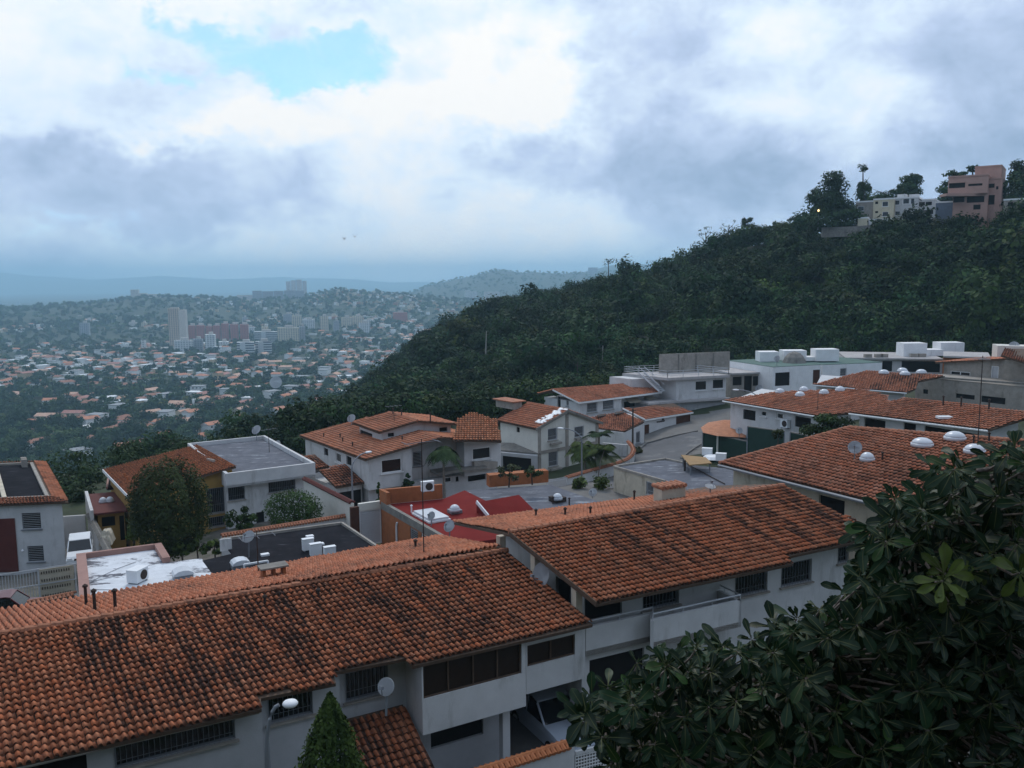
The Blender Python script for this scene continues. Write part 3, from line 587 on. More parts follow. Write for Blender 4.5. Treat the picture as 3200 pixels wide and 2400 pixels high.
zz = lambda p: zon(pl, p) - .2; plr = plane3(A, B, A + d9); zr_ = lambda p: zon(plr, p) - .2
ft = [o, j0, j0 + b * rec, pA + b * rec, r0 + b * rec, r0, r1, r1 + b * (wl - 1), pA + b * (wl - 1), o + b * (wl - 1)]
zt = [zz(ft[0]), zz(ft[1]), zz(ft[2]), zz(ft[3]), zr_(ft[4]), zr_(ft[5]), zr_(ft[6]), zr_(ft[7]), zz(ft[8]), zz(ft[9])]
ov = Vp(1200, 1526, o, h)[2]
walls(H, ft, ov, zt, {0: [(1191, 1438, 1481, 1256, 'win')], 2: [(1290, 1413, 1458, 1319, 'louv')], 5: [(1476, 1402, 1439, 1534, 'win')], 9: [(1012, 1398, 1420, 1025, 'dark'), (1049, 1412, 1441, 1065, 'win'), (1082, 1423, 1450, 1098, 'dark')]}, WHITE, 'upper_wall', far=True); MB().poly([atz(p, ov) for p in ft]).build('soffit', WHITE, H)
ft2 = [p + b * .8 + h * (.3 if i in (0, 9) else 0) for i, p in enumerate(ft)]; ft2 = [ft2[0], ft2[6], ft2[7], ft2[9]]
walls(H, ft2, g0 - 1, ov - .004, {0: [(1390, 1492, 1510, 1412, 'win'), (1424, 1490, 1506, 1434, 'dark'), (1462, 1480, 1506, 1518, 'dark')]}, WHITE, 'lower_wall', far=True)
p = Vp(1474, 1440, o, h); q = Vp(1547, 1440, o, h); MB().obox(p - b * .5, q - p, b * .48, -UP * .75).build('flower_box', CONC, H)
p = Vp(1355, 1480, o, h); MB().obox(p - b * .9, h * 5.2, b * 1.7, UP * .25).build('porch_canopy', CONCD, H)
# clerestory
X = Pp(1201, 1378, pl); c = Dp(1184, 1351, X[1] - .7); l = Vp(1100, 1321, c, b); a_ = Vp(1304, 1315, c, h); r_ = Vp(1433, 1325, c, h); dd = l - c; pc = plane3(c, l, a_)
rc = tl([c, l, a_ + dd, a_], c, l, a_ - c, 73, name='clerestory_roof'); tl([a_, r_, r_ + dd, a_ + dd], r_, r_ + dd, a_ - r_, 74, name='clerestory_roof'); ridge_cap(rc, a_, a_ + dd)
o = c + b * .55 + h * .6; k = np.linalg.norm(dd[:2]); m = h.dot(r_ - o) - .6; pa = o + h * h.dot(a_ - o); fc = [o, pa, o + h * m, o + h * m + b * (k - 1), pa + b * (k - 1), o + b * (k - 1)]
pcr = plane3(a_, r_, a_ + dd); walls(H, fc, min(zon(pl, p) for p in fc[:1]) - .8, [zon(pc, fc[0]) - .15, zon(pc, fc[1]) - .15, zon(pcr, fc[2]) - .15, zon(pcr, fc[3]) - .15, zon(pc, fc[4]) - .15, zon(pc, fc[5]) - .15], {5: [(1125, 1342, 1360, 1163, 'dark')], 0: [(1212, 1354, 1366, 1232, 'dark')], 1: [(1373, 1337, 1350, 1398, 'dark')]}, WHITE, 'clerestory_wall', far=True)
for x, y in ((1012, 1367), (1063, 1369), (1071, 1381), (1102, 1396), (1257, 1377)): pipe(H, Pp(x, y, pl), .35, .06)
for x, y in ((1228, 1296), (1255, 1301), (1345, 1312)): pipe(H, Pp(x, y, pc), .6, .06)
CL = (C, h, b, pl, pc)
def house(name, label, foot, g0, cat='house'): return thing(name, label, cat, base_of(foot, g0))
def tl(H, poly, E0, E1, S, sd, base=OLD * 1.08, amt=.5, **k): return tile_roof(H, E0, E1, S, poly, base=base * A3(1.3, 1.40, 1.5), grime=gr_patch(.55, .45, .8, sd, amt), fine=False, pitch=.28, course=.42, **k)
# ================================================================ flat roofed house behind the ridge
z = -17.; P = lambda *q: [Zp(x, y, z) for x, y in q]
pa = P((238, 1735), (504, 1700), (532, 1745), (629, 1733), (673, 1795), (640, 1860), (250, 1890)); g = -20.
H = house('low_house', 'low house with peeling silver flat roof edged by a pinkish parapet', pa, g)
mb = MB(); mb.prism([atz(p, g - 1) for p in pa], z - g + 1 - .3); mb.build('wall', WHITE, H)
rf = flat_roof(H, pa, WHITER, z - .3); mb = MB()
for i, (hh, ww) in {0: (.42, .25), 1: (.42, .45), 6: (.42, .55)}.items():
    p, q = pa[i], pa[(i + 1) % 7]; d = nrm(q - p); w = A3(-d[1], d[0], 0); c = base_of(pa, z); w = w if w.dot(c - p) > 0 else -w
    p_ = atz(p, z - .32); q_ = atz(q, z - .32); mb.obox(p_ + (d * .56 if i == 0 else d * 0), (q_ - p_) - d * (.56 if i == 0 else .0) - d * (.46 if i == 0 else 0), w * ww, UP * hh)
mb.build('parapet', PINKP, H)
box_skylight(rf, Zp(572, 1808, z - .24), azv(61), 1.05, .9)
for a in ([(268, 1843), (283, 1818), (322, 1798), (372, 1775), (424, 1756)], [(272, 1823), (297, 1815), (372, 1797), (432, 1780)], [(262, 1845), (300, 1842), (345, 1843), (380, 1848)]):
    MB().tube([Zp(x, y, z - .2) for x, y in a], .018, 5).build('cable', GREYP, rf)
acunit(Zp(431, 1818, z - .24), 105, 'old window style air conditioner alone on the peeling silver roof', 1.0, .72, .7)
pb = P((690, 1680), (1068, 1629), (1203, 1719), (1150, 1790), (690, 1850), (674, 1796), (632, 1741), (723, 1720))
H = house('low_house', 'low house with wide black felt flat roof carrying three white air conditioners', pb, g)
MB().prism([atz(p, g - 1) for p in pb], z - g + 1 - .3).build('wall', SHADEW, H); rf = flat_roof(H, pb, BLACKR, z - .28)
mb = MB()
for i in (0, 1): mb.beam(atz(pb[i], z - .15), atz(pb[i + 1], z - .15), .16, .2)
mb.build('parapet', CONC, H); mb = MB().obox(Zp(688, 1722, z - .3), Zp(724, 1718, z - .3) - Zp(688, 1722, z - .3), UP * .8, -azv(-30) * .12); mb.build('step_wall', WHITE, H)
box_skylight(rf, Zp(752, 1776, z - .22), azv(61), 1.0, .8)
e = azv(61); mb = MB(); p = Zp(764, 1790, z - .22); mb.beam(p, p + UP * .5, .1).beam(p + e * 1.4, p + e * 1.4 + UP * .5, .1).beam(p + UP * .5, p + e * 1.4 + UP * .5, .1); mb.build('pipe_frame', PLAST, rf)
for x, y in ((828, 1733), (968, 1676), (1000, 1700)): MB().cbox(Zp(x, y, z - .16), e * .25, azv(-29) * .18, UP * .06).build('roof_hatch', PLAST, rf)
for x, y, lb in ((963, 1721, 'white air conditioner at the back of the pair on black roof'), (987, 1737, 'taller white air conditioner at the front of the pair on black roof'), (1031, 1747, 'white air conditioner standing apart on the right of black roof')): acunit(Zp(x, y, z - .22), 332, lb, .72, .72, .34)
dish(Zp(775, 1676, z + 1.2), .48, 200, 'round grey dish on a mast standing on black felt roof', 40, 1.35)
fx_ = [EAx + f1 * 9, ED + e1 * 14 + f1 * 9, ED + e1 * 14 - f1 * 9, EAx - f1 * 9]; xs_ = np.array([[p[0], p[1]] for p in fx_]); mbp = []
# gate, low wall and cars of the yard at the left
gp = Zp(236, 1757, -17.6); ge = azv(61); gl = Vp(-60, 1783, gp, ge); L_ = np.linalg.norm((gp - gl)[:2]); gz0 = -19.9; o = atz(gl, gz0)
G = thing('sliding_gate', 'white barred sliding gate with a perforated panel across the drive', 'gate', atz((gp + gl) / 2, gz0))
sp_ = ge.dot(Vp(120, 1800, gp, ge) - gl); mb = MB(); hh = 2.25
for u in (0, sp_ - .05, L_ - .1): mb.obox(o + ge * u, ge * .1, azv(151) * .06, UP * hh)
for zz_ in (.15, 1.2, hh - .05): mb.obox(o + UP * zz_ + azv(151) * .061, ge * L_, azv(151) * .03, UP * .06)
mb.build('gate_frame', BARW, G); mb = MB()
for i in range(int(sp_ / .16)): mb.obox(o + ge * (.1 + .16 * i) + UP * .15, ge * .035, azv(151) * .03, UP * (hh - .2))
mb.build('bars', BARW, G); mb = MB().obox(o + ge * (sp_ + .06) + UP * .2 - azv(151) * .05, ge * (L_ - sp_ - .2), azv(151) * .04, UP * (hh - .3)); pn = mb.build('panel', CREAM, G); mb = MB()
for j in range(4):
    for i in range(int((L_ - sp_ - .3) / .14)): mb.obox(o + ge * (sp_ + .15 + .14 * i) + UP * (.35 + .5 * j), ge * .05, azv(151) * .03, UP * .16)
mb.build('slots', RUST, pn)
def coping_wall(label, pts, ztop, h, mat=WHITE, tiles=True, cat='wall', th=.22, pitch=.22, name='garden_wall', tm=None):
    c = sum(pts) / len(pts); t = thing(name, label, cat, atz(c, ztop - h)); mb = MB(); mt = MB()
    for p, q in zip(pts[:-1], pts[1:]):
        p, q = atz(p, ztop - h - .4), atz(q, ztop - h - .4); d = nrm(q - p); w = A3(-d[1], d[0], 0) * th
        mb.prism([p - w / 2, q - w / 2, q + w / 2, p + w / 2], h + .4)
        if tiles:
            k = max(1, int(np.linalg.norm(q - p) / pitch)); w = nrm(w)
            for i in range(k):
                a = p + d * (i + .5) * pitch + UP * (h + .4)
                for s in (-1, 1): mt.tube([a + UP * .13 + w * .02 * s, a + w * s * (th / 2 + .14) + UP * .01], [.085, .10], 6)
            mt.tube([p + UP * (h + .55), q + UP * (h + .55)], .08, 6)
    mb.build('wall', mat, t)
    if tiles: mt.build('tile_coping', tm or RIDGE, t)
    return t
coping_wall('low tile capped wall end peeking over the front roof beside the gate', [Zp(85, 1888, -18.1), Zp(240, 1857, -18.1)], -18.1, 1.8)
coping_wall('plain white back wall of the parking yard', [Zp(188, 1614, -19.6), Zp(266, 1609, -19.6)], -19.6, 2.4, tiles=False)
coping_wall('white yard wall running diagonally between the parked white car and the draped cover', [Zp(277, 1609, -19.8), Zp(340, 1726, -19.8)], -19.8, 2.0, tm=CONCD)
coping_wall('stained white wall with maroon coping beside the big round hedge', [Zp(952, 1497, -16.9), Zp(1102, 1573, -16.9)], -16.9, 3.2, mat=OFFW, tm=MAROON, pitch=.2)
coping_wall('long low front wall capped with clay tiles below the round hedge', [Zp(690, 1676, -18.2), Zp(1102, 1610, -18.2)], -18.2, 1.9)
# roller shutter gateway
a = Zp(1112, 1577, -16.8); b = Vp(1196, 1560, a, azv(61)); gw = thing('gateway', 'grey ribbed roller shutter gateway between stained wall and brick house', 'gate', atz((a + b) / 2, -20.1))
L_ = np.linalg.norm((b - a)[:2]); d = hz(b - a); o = atz(a, -20.4); n = azv(151)
opening(gw, o + d * .25 + UP * .3, d, n, L_ - .4, 2.75, 'shut', far=True, name='roller_shutter'); MB().obox(o - d * .4, d * .65, -n * .3, UP * 3.4).obox(o + d * (L_ - .15), d * .15, -n * .3, UP * 3.4).build('post', BROWN, gw); MB().obox(o + d * .25 + UP * 3.06, d * (L_ - .4), -n * .3, UP * .55).build('lintel', OFFW, gw)
# carport between the houses
t = thing('carport', 'small carport with old brown tiled roof over a dark entrance', 'carport', g3(Zp(1060, 1500, -17.7)))
c, r, k, l = Zp(1050, 1522, -17.9), Zp(1143, 1507, -17.9), Zp(1078, 1454, -16.9), Zp(996, 1467, -16.9)
tl(t, [c, r, k, l], c, r, l - c, 81, base=OLD * .85, amt=.85); d = hz(r - c); b = hz(l - c)
o = c + d * .3 + b * .4; w_ = np.linalg.norm((r - c)[:2]) - .5
walls(t, [o, o + d * w_, o + d * w_ + b * 5, o + b * 5], -21, -18.05, {0: [(1058, 1540, 1600, 1140, 'dark')]}, WHITE, far=True)
c, r, k, l = Zp(984, 1467, -17.2), Zp(1030, 1457, -17.2), Zp(984, 1418, -16.4), Zp(932, 1424, -16.4); tl(t, [c, r, k, l], c, r, l - c, 82, base=OLD * .85, amt=.85, name='rear_roof'); MB().prism([atz(p, -21) for p in (c, r, k, l)], 3.4).build('rear_wall', WHITE, t)
# ================================================================ red roofed brick house
z = -16.8; P = lambda *q: [Zp(x, y, z) for x, y in q]; g = -20.3
pr = P((1191, 1569), (1383, 1551), (1452, 1524), (1720, 1506), (1880, 1561), (1700, 1660), (1410, 1693))
H = house('brick_house', 'brick house with glossy red flat roof, brick parapets and a grey felt part', pr, g)
walls(H, pr, g - .8, z - .5, {6: [(1281, 1646, 1700, 1306, 'louv'), (1316, 1665, 1702, 1340, 'win')]}, BRICKO, far=True)
red = P((1191, 1569), (1383, 1551), (1452, 1524), (1645, 1618), (1600, 1668), (1410, 1693)); gre = P((1452, 1524), (1720, 1506), (1880, 1561), (1700, 1660), (1600, 1668), (1645, 1618))
MB().prism([atz(p, z - .5) for p in red], .28).build('red_roof', REDMEM, H); rg_ = MB().prism([atz(p, z - .5) for p in gre], .26).build('grey_roof', ASPHR, H)
d = hz(pr[6] - pr[0]); w = A3(-d[1], d[0], 0); w = w if w.dot(pr[3] - pr[0]) > 0 else -w
MB().obox(atz(pr[0], z - .52) - w * .03, pr[6] - pr[0], w * .28, UP * .55).build('concrete_band', CONCD, H)
n = -w; e_ = nrm(pr[1] - pr[0]); bw = A3(-e_[1], e_[0], 0)
MB().obox(atz(pr[0], z - .2) + e_ * .3, (pr[1] - pr[0]) - e_ * .3, bw * .28, UP * 1.15).obox(atz(pr[0], z - .2) + w * .0 + d * -.3, d * 1.4, w * .28, UP * 1.15).build('brick_parapet', BRICKO, H)
q0, q1 = Zp(1530, 1523, z - .2), Zp(1714, 1507, z - .2); dd = nrm(q1 - q0); MB().obox(q0, q1 - q0, A3(-dd[1], dd[0], 0) * .9, UP * 1.0).build('brick_planter', BRICKO, H)
mb = MB(); a, b, c, e_ = Zp(1489, 1570, z + .55), Zp(1622, 1546, z + .55), Zp(1668, 1592, z - .22), Zp(1526, 1616, z - .22)
mb.poly([a, b, c, e_]).poly([a, atz(a, z - .22), e_]).poly([b, atz(b, z - .22), c]).poly([a, b, atz(b, z - .22), atz(a, z - .22)]); mb.build('red_lean_roof', REDMEM, H)
MB().beam(a + UP * .05, e_ + UP * .08, .1, .25).build('white_flashing', PLAST, H)
pw_ = vplane(pr[0] + n * .08, d); mb = MB().tube([Pp(1240, 1708, pw_), Pp(1239, 1645, pw_), Pp(1241, 1637, pw_) + UP * .1], .07, 8); mb.build('drain_pipe', PLAST, H)
p = Zp(1337, 1618, z - .2); MB().obox(p - d * 1.4 - w * .5, d * 2.8, w * 1.5, UP * .28).build('skylight', ACRY, H); MB().obox(p - d * 1.5 - w * .6, d * 3.0, w * 1.7, UP * .12).build('skylight_curb', PLAST, H)
MB().cbox(Zp(1421, 1597, z - .1), d * .42, w * .42, UP * .12).build('skylight_curb', GREYP, H); dome(H, Zp(1421, 1596, z + .02) + UP * .1, .5)
MB().cbox(Zp(1742, 1560, z - .08), d * .5, w * .5, UP * .2).build('skylight_curb', RUST, rg_); dome(rg_, Zp(1742, 1556, z + .16), .48)
for x, y in ((1728, 1573), (1779, 1577), (1286, 1600)): pipe(H, Zp(x, y, z - .2), .45, .06, PLAST if x < 1300 else None)
acunit(Zp(1336, 1537, z + .96), 160, 'white air conditioner with round dark fan on the brick parapet', .95, .72, .36)
dish(Zp(1347, 1611, z + .55), .36, 215, 'tilted grey dish beside the white skylight on red roof', 30, .75); dish(Zp(1403, 1643, z + .9), .48, 215, 'larger grey dish at the front corner of red roof', 35, 1.1)
dish(Zp(1852, 1538, z + .1), .40, 210, 'pale dish at the right edge of grey felt roof', 35, .5)
# ================================================================ gabled house with exposed concrete frame
z = -16.; C = Zp(1675, 1340, z); L = Vp(1548, 1313, C, azv(-38)); A = Vp(1777, 1281, C, azv(50)); B = Vp(1884, 1320, C, azv(50)); h = azv(50); b = azv(-38); dd = L - C; pl = plane3(C, L, A); pr_ = plane3(A, B, A + dd)
g = -21.2; H = house('gabled_house', 'white gabled house with exposed grey frame, barred windows and a white patched roof corner', [C, B, B + dd, L], g)
rf = tl(H, [C, L, A + dd, A], C, L, A - C, 91, base=OLD * 1.1); tl(H, [A, B, B + dd, A + dd], B, B + dd, A - B, 92); ridge_cap(rf, A, A + dd)
o = C + b * .3 + h * .5; k = np.linalg.norm(dd[:2]) - .6; w_ = h.dot(B - C) - 1.; am = o + h * h.dot(A - o); ft = [o, am, o + h * w_, o + h * w_ + b * k, am + b * k, o + b * k]
walls(H, ft, g - 1, [zon(pl, ft[0]) - .2, zon(pl, ft[1]) - .2, zon(pr_, ft[2]) - .2, zon(pr_, ft[3]) - .2, zon(pl, ft[4]) - .2, zon(pl, ft[5]) - .2], {0: [(1712, 1340, 1378, 1741, 'bars'), (1714, 1410, 1460, 1743, 'bars')], 1: [(1795, 1334, 1369, 1824, 'bars')], 5: [(1614, 1334, 1350, 1624, 'dark')]}, OFFW, far=True)
mb = MB(); n = azv(140)
for u, tp in ((0, zon(pl, o) - .25), (h.dot(am - o) - .2, zon(pl, am) - .25), (w_ - .4, zon(pr_, ft[2]) - .25)): mb.obox(atz(o, g - .8) + h * u + n * .003, h * .4, n * .1, UP * (tp - g + .8))
mb.obox(atz(o, z - 2.95) + h * .4 + n * .003, h * (w_ - .8), n * .08, UP * .35); mb.build('concrete_frame', CONC, H)
mb = MB()
for p, q in ((C, A), (A, B)): mb.beam(p - UP * .12, q - UP * .12, .1, .3)
mb.build('rake_beam', CONCD, H)
rw = random.Random(3); mb = MB(); q0 = Pp(1775, 1285, pl); sd_ = nrm(C - A); nn = pl[1] if pl[1][2] > 0 else -pl[1]
for i in range(46):
    u, v = rw.uniform(.1, 4.2), rw.uniform(.05, 1.2) ; p = A + nrm(dd) * (v + .1) + sd_ * u * .95 + nn * .1; mb.cbox(p, nrm(dd) * .22, sd_ * .13, nn * rw.uniform(.03, .06))
mb.build('white_patch', PLAST, rf)
for x, y in ((1735, 1382), (1815, 1370), (1735, 1462)):
    p = Vp(x, y, o + n * .12, h); MB().obox(p - h * .8, h * 1.6, n * .3, -UP * .22).build('planter_sill', CONC, H)
p = Pp(1592, 1275, pl); MB().obox(p - b * 1.5 - h * .5 + UP * .0, b * 3.5, h * 1.2, UP * .8).build('dormer', CONC, H); q = [p + UP * .85 + b * i + h * j for i, j in ((-1.7, -.8), (2.3, -.8), (2.3, 1.2), (-1.7, 1.2))]; MB().prism(q, .12).build('dormer_roof', RIDGE, H)
p = Zp(1690, 1420, -18.9); MB().prism([p, Zp(1672, 1392, -18.4), Zp(1545, 1384, -18.4), Zp(1552, 1408, -18.9)], .12).build('awning', CONCD, H); walls(H, [Zp(1680, 1424, -18.9), Zp(1562, 1412, -18.9), Zp(1552, 1395, -18.9), Zp(1672, 1397, -18.9)], g - 1, -18.95, {0: [(1570, 1424, 1470, 1660, 'dark')]}, SHADEW, 'porch', far=True)
# ================================================================ two level tiled house with garage
z = -16.2; C, R, L, T = Zp(1810, 1258, z), Zp(2068, 1225, z), Zp(1727, 1217, -15.), None; T = Pp(2012, 1196, plane3(C, R, L)); g = -20.9
H = house('terraced_house', 'white house with stacked terracotta roofs and brown garage door at the road bend', [C, R, T, L], g)
rf = tl(H, [C, R, T, L], C, R, L - C, 101, base=OLD * 1.2); hl = hz(R - C); b = hz(L - C); ridge_cap(rf, L, T)
L2 = Zp(1678, 1229, -15.6); tl(H, [L, T, T + (L2 - L), L2], L2, L2 + (T - L), L - L2, 102, base=OLD * 1.2)
o = C + hl * .4 + b * .4; w1 = hl.dot(Vp(1942, 1270, o, hl) - o); ww = hl.dot(R - o) - .4; k = np.linalg.norm((L - C)[:2]) + 2
ft = [o, o + hl * w1, o + hl * w1 + b * 1.5, o + hl * ww + b * 1.5, o + hl * ww + b * k, o + b * k]
walls(H, ft, g - 1, z - .1, {0: [(1835, 1260, 1291, 1866, 'bars'), (1884, 1251, 1282, 1918, 'bars')], 2: [(1950, 1256, 1275, 1985, 'dark'), (2016, 1250, 1268, 2040, 'dark')], 5: [(1742, 1238, 1275, 1752, 'dark'), (1770, 1250, 1268, 1777, 'louv')]}, WHITE, far=True)
MB().beam(C - UP * .08, R - UP * .08, .1, .22).beam(C - UP * .08, L - UP * .08, .08, .2).build('fascia', TRIM, H)
for x0, x1, y in ((1950, 1990, 1246), (2012, 2038, 1240)):
    p, q = Vp(x0, y, ft[2], hl), Vp(x1, y - 3, ft[2], hl); nn = A3(hl[1], -hl[0], 0); mb = MB(); mb.prism([p, q, q + nn * 1.2 - UP * .5, p + nn * 1.2 - UP * .5], .05); mb.build('awning', CREAM, H)
a, b_, c = Zp(1848, 1336, -18.6), Zp(1950, 1348, -18.6), Zp(1944, 1286, -17.4); pl = plane3(a, b_, c); pd = Pp(2013, 1318, pl)
tl(H, [a, b_, pd, c, Pp(1850, 1303, pl)], a, b_, c - b_ + (a - b_) * .0, 103, base=OLD * 1.15, name='lower_roof')
for x, y in ((1880, 1301), (1935, 1293)): p = Pp(x, y, pl); MB().cbox(p + UP * .12, hl * .8, hz(c - b_) * .8, UP * .06).build('roof_window', RUST, H)
f1_ = [a + UP * 0, b_, pd, pd + hz(c - b_) * 2, Pp(1850, 1303, pl)]; f1_ = [p * .998 for p in f1_]
walls(H, f1_, g - 1, [-18.75, -18.75, zon(pl, pd) - .2, -18.2, -18.2], {1: [(1988, 1350, 1385, 2000, 'louv')]}, WHITE, 'lower_wall', far=True)
a, b_ = Zp(2015, 1312, -18.2), Zp(2166, 1288, -18.2); c, d_ = Zp(1945, 1278, -17.1), Zp(2104, 1259, -17.1); tl(H, [a, b_, d_, c], a, b_, c - a, 104, base=OLD * 1.1, name='garage_roof'); MB().beam(a + UP * .02, c + UP * .06, .12, .2).beam(a - UP * .08, b_ - UP * .08, .1, .2).build('fascia', TRIM, H)
hl = hz(b_ - a); bb = hz(c - a); o = a + hl * .15 + bb * .3; wg = hl.dot(b_ - o) - .1
gf = [o, o + hl * wg, o + hl * wg + bb * 6, o + bb * 6]
walls(H, gf, g - .6, -18.35, {0: [(2113, 1301, 1342, 2158, 'garage', {'far': True} if False else {}), (2014, 1328, 1368, 2029, 'door')]}, WHITE, 'garage_wall', far=True)
nn = A3(hl[1], -hl[0], 0); u0 = hl.dot(Vp(2031, 1350, o, hl) - o); u1 = hl.dot(Vp(2111, 1350, o, hl) - o); MB().obox(atz(o, g - .3) + hl * u0 + nn * .003, hl * (u1 - u0), nn * .05, UP * 1.1).build('maroon_wainscot', MAROON, H)
p = Vp(2052, 1317, o + nn * .01, hl); mb = MB()
for i in range(9): mb.obox(p + hl * .19 * i, hl * .13, nn * .03, -UP * (.16 + .05 * (i % 2)))
mb.build('house_name_letters', RUST, H); MB().cbox(Vp(2072, 1308, o + nn * .1, hl), hl * .12, nn * .1, UP * .2).build('wall_lantern', RUST, H)
# ================================================================ white modern house with roof terrace
z = -14.; C = Zp(2085, 1182, z); L = Vp(1945, 1158, C, azv(-38)); R = Vp(2282, 1170, C, azv(71)); b = azv(-38); h = azv(71); n = A3(h[1], -h[0], 0); T = L + (R - C); g = -20.4
H = house('modern_house', 'white modern house with railed roof terrace, outside stair and grey rooftop wall', [C, R, T, L], g)
sl = [C, R, T, L]; MB().prism([atz(p, z - .35) for p in sl], .38).build('roof_slab', PALES, H)
o = Vp(2114, 1189, C + b * .7, h); w_ = h.dot(Vp(2269, 1177, C + b * .7, h) - o); kk = np.linalg.norm((L - C)[:2]) - 1.2; zb_ = Vp(2114, 1250, o, h)[2]
rc = o - h * 0
fu = [o, o + h * w_, o + h * w_ + b * kk, o - h * 4.6 + b * kk, o - h * 4.6 + b * 3.2, o + b * 3.2]
walls(H, fu, zb_, z - .352, {0: [(2173, 1191, 1221, 2209, 'win', {'fmat': TRIM}), (2227, 1186, 1216, 2262, 'win')], 4: [(2060, 1192, 1218, 2082, 'dark'), (2088, 1192, 1240, 2104, 'door')]}, WHITE, 'upper_wall', far=True)
mb = MB(); mr_ = [atz(p, z) for p in sl]
def rail(mb, p, q, hgt=1., step=2.2, bars=3):
    k = max(1, int(np.linalg.norm(q - p) / step))
    for i in range(k + 1): a = p + (q - p) * i / k; mb.beam(a, a + UP * hgt, .07)
    for j in range(bars): zz_ = hgt * (j + 1) / bars; mb.beam(p + UP * zz_, q + UP * zz_, .05)
c_ = base_of(sl, z); ins = [p + (c_ - p) * .03 for p in mr_]
for i in range(4): rail(mb, ins[i], ins[(i + 1) % 4])
mb.build('terrace_railing', BARW, H)
p = Vp(2063, 1150, T - b * .0 + (C - T) * .28, h); q = Vp(2280, 1150, T + (C - T) * .28, h); zt_ = Vp(2063, 1108, p, h)[2]; p, q = atz(p, z + .03), atz(q, z + .03); MB().obox(p, q - p, b * .25, UP * (zt_ - z)).build('rooftop_wall', CONC, H)
for i in range(1, 4): MB().obox(p + (q - p) * i / 4 + n * .003, h * .2, n * .08, UP * (zt_ - z - .1)).build('wall_rib', CONCD, H)
s0 = Dp(2005, 1166, L[1] - 4); s1 = Dp(2068, 1222, s0[1] - 2.5); mb = MB(); sw = hz(np.cross(s1 - s0, UP)) * .6
for s in (-1, 1): mb.beam(s0 + sw * s, s1 + sw * s, .08, .2).beam(s0 + sw * s + UP * .9, s1 + sw * s + UP * .9, .06)
for i in range(13): c = s0 + (s1 - s0) * i / 12; mb.cbox(c, sw, hz(s1 - s0) * .14, UP * .03)
mb.build('outside_stair', BARW, H)
lo = o - h * 5.2 - b * .9 ; sb = [lo, o + h * w_ - b * .9, o + h * w_ + b * kk, lo + b * kk]; MB().prism([atz(p, zb_ - .3) for p in sb], .295).build('middle_slab', PALES, H)
wl_ = [p + b * (.9 if i < 2 else -.2) + h * (.4 if i in (0, 3) else -.1) for i, p in enumerate(sb)]
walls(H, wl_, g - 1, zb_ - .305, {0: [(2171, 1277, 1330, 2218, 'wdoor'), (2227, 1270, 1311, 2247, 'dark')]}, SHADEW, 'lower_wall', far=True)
# ================================================================ row of white houses behind
def slab_house(label, A, B, depth, g, ops, mat, roofm=None, name='row_unit', over=.3, zt=None, par=None, e=None):
    d = hz(B - A); b = A3(-d[1], d[0], 0); zt = A[2] if zt is None else zt; ft = [A, A + d * d.dot(B - A), A + d * d.dot(B - A) + b * depth, A + b * depth]
    H = house(name, label, ft, g); walls(H, ft, g - 1, zt - (.2 if roofm is not GREENR else .05), {0: ops}, mat, far=True)
    gr_ = roofm is GREENR; MB().prism([atz(p - b * (over if i < 2 and not gr_ else -.05 if i < 2 else 0), zt - (.04 if gr_ else .2)) for i, p in enumerate(ft)], .06 if gr_ else .25).build('roof', roofm or CONC, H)
    if par: mb = MB(); mb.obox(atz(ft[0] + b * .1, zt + .05), d * d.dot(B - A), b * .2, UP * par).obox(atz(ft[3] - b * .3, zt + .05), d * d.dot(B - A), b * .2, UP * par); mb.build('parapet', mat, H)
    return H, ft, d, b
GREENR = M('greenish_roof_coating', (.09, .15, .13), var=.2)
A = Dp(2284, 1167, 131); B = Dp(2416, 1162, 133); slab_house('grey concrete row house with dark openings and exposed brick infill', A, B, 9, -20, [(2290, 1178, 1205, 2318, 'dark'), (2326, 1175, 1224, 2350, 'dark'), (2353, 1176, 1206, 2378, 'dark'), (2385, 1176, 1206, 2396, 'dark')], CONC, PALES)
A = Dp(2416, 1147, 129); B = Dp(2566, 1145, 132); H, ft, d, b = slab_house('white row house with greenish flat roof and two dark openings', A, B, 12, -19, [(2423, 1165, 1207, 2468, 'dark'), (2541, 1156, 1205, 2562, 'door')], WHITEB, GREENR)
for x0, x1, y0, y1, dd_ in ((2374, 2434, 1101, 1143, 137), (2449, 2520, 1097, 1138, 138), (2549, 2621, 1093, 1140, 137), (2520, 2565, 1117, 1140, 137.5)):
    p, q = Dp(x0, y1, dd_), Dp(x1, y1, dd_); tp = Dp(x0, y0, dd_)[2]; MB().obox(atz(p, ft[0][2] + .04), atz(q, 0) - atz(p, 0), A3(0, 2.6, 0), UP * (tp - ft[0][2])).build('roof_room', WHITEB, H)
mb = MB(); c = Dp(2482, 1137, 135.5); c = atz(c, ft[0][2]); mb.lathe(c, [(1.9, 0), (1.5, .9), (.9, 1.5), (.1, 1.8)], 10); mb.build('stained_mound', CONCD, H)
A = Dp(2570, 1140, 133); B = Dp(2756, 1134, 136); H, ft, d, b = slab_house('white row house with a small barred window, right of the greenish roof', A, B, 10, -18, [(2626, 1151, 1175, 2645, 'bars')], WHITEB, GREENR)
A = Dp(2640, 1117, 150); B = Dp(2946, 1122, 146); H, ft, d, b = slab_house('wide white slab roofed house with stair towers and a dark open storey', A, B, 12, -17, [(2758, 1128, 1160, 2788, 'dark'), (2818, 1128, 1162, 2938, 'dark')], WHITE, PALES, over=.8)
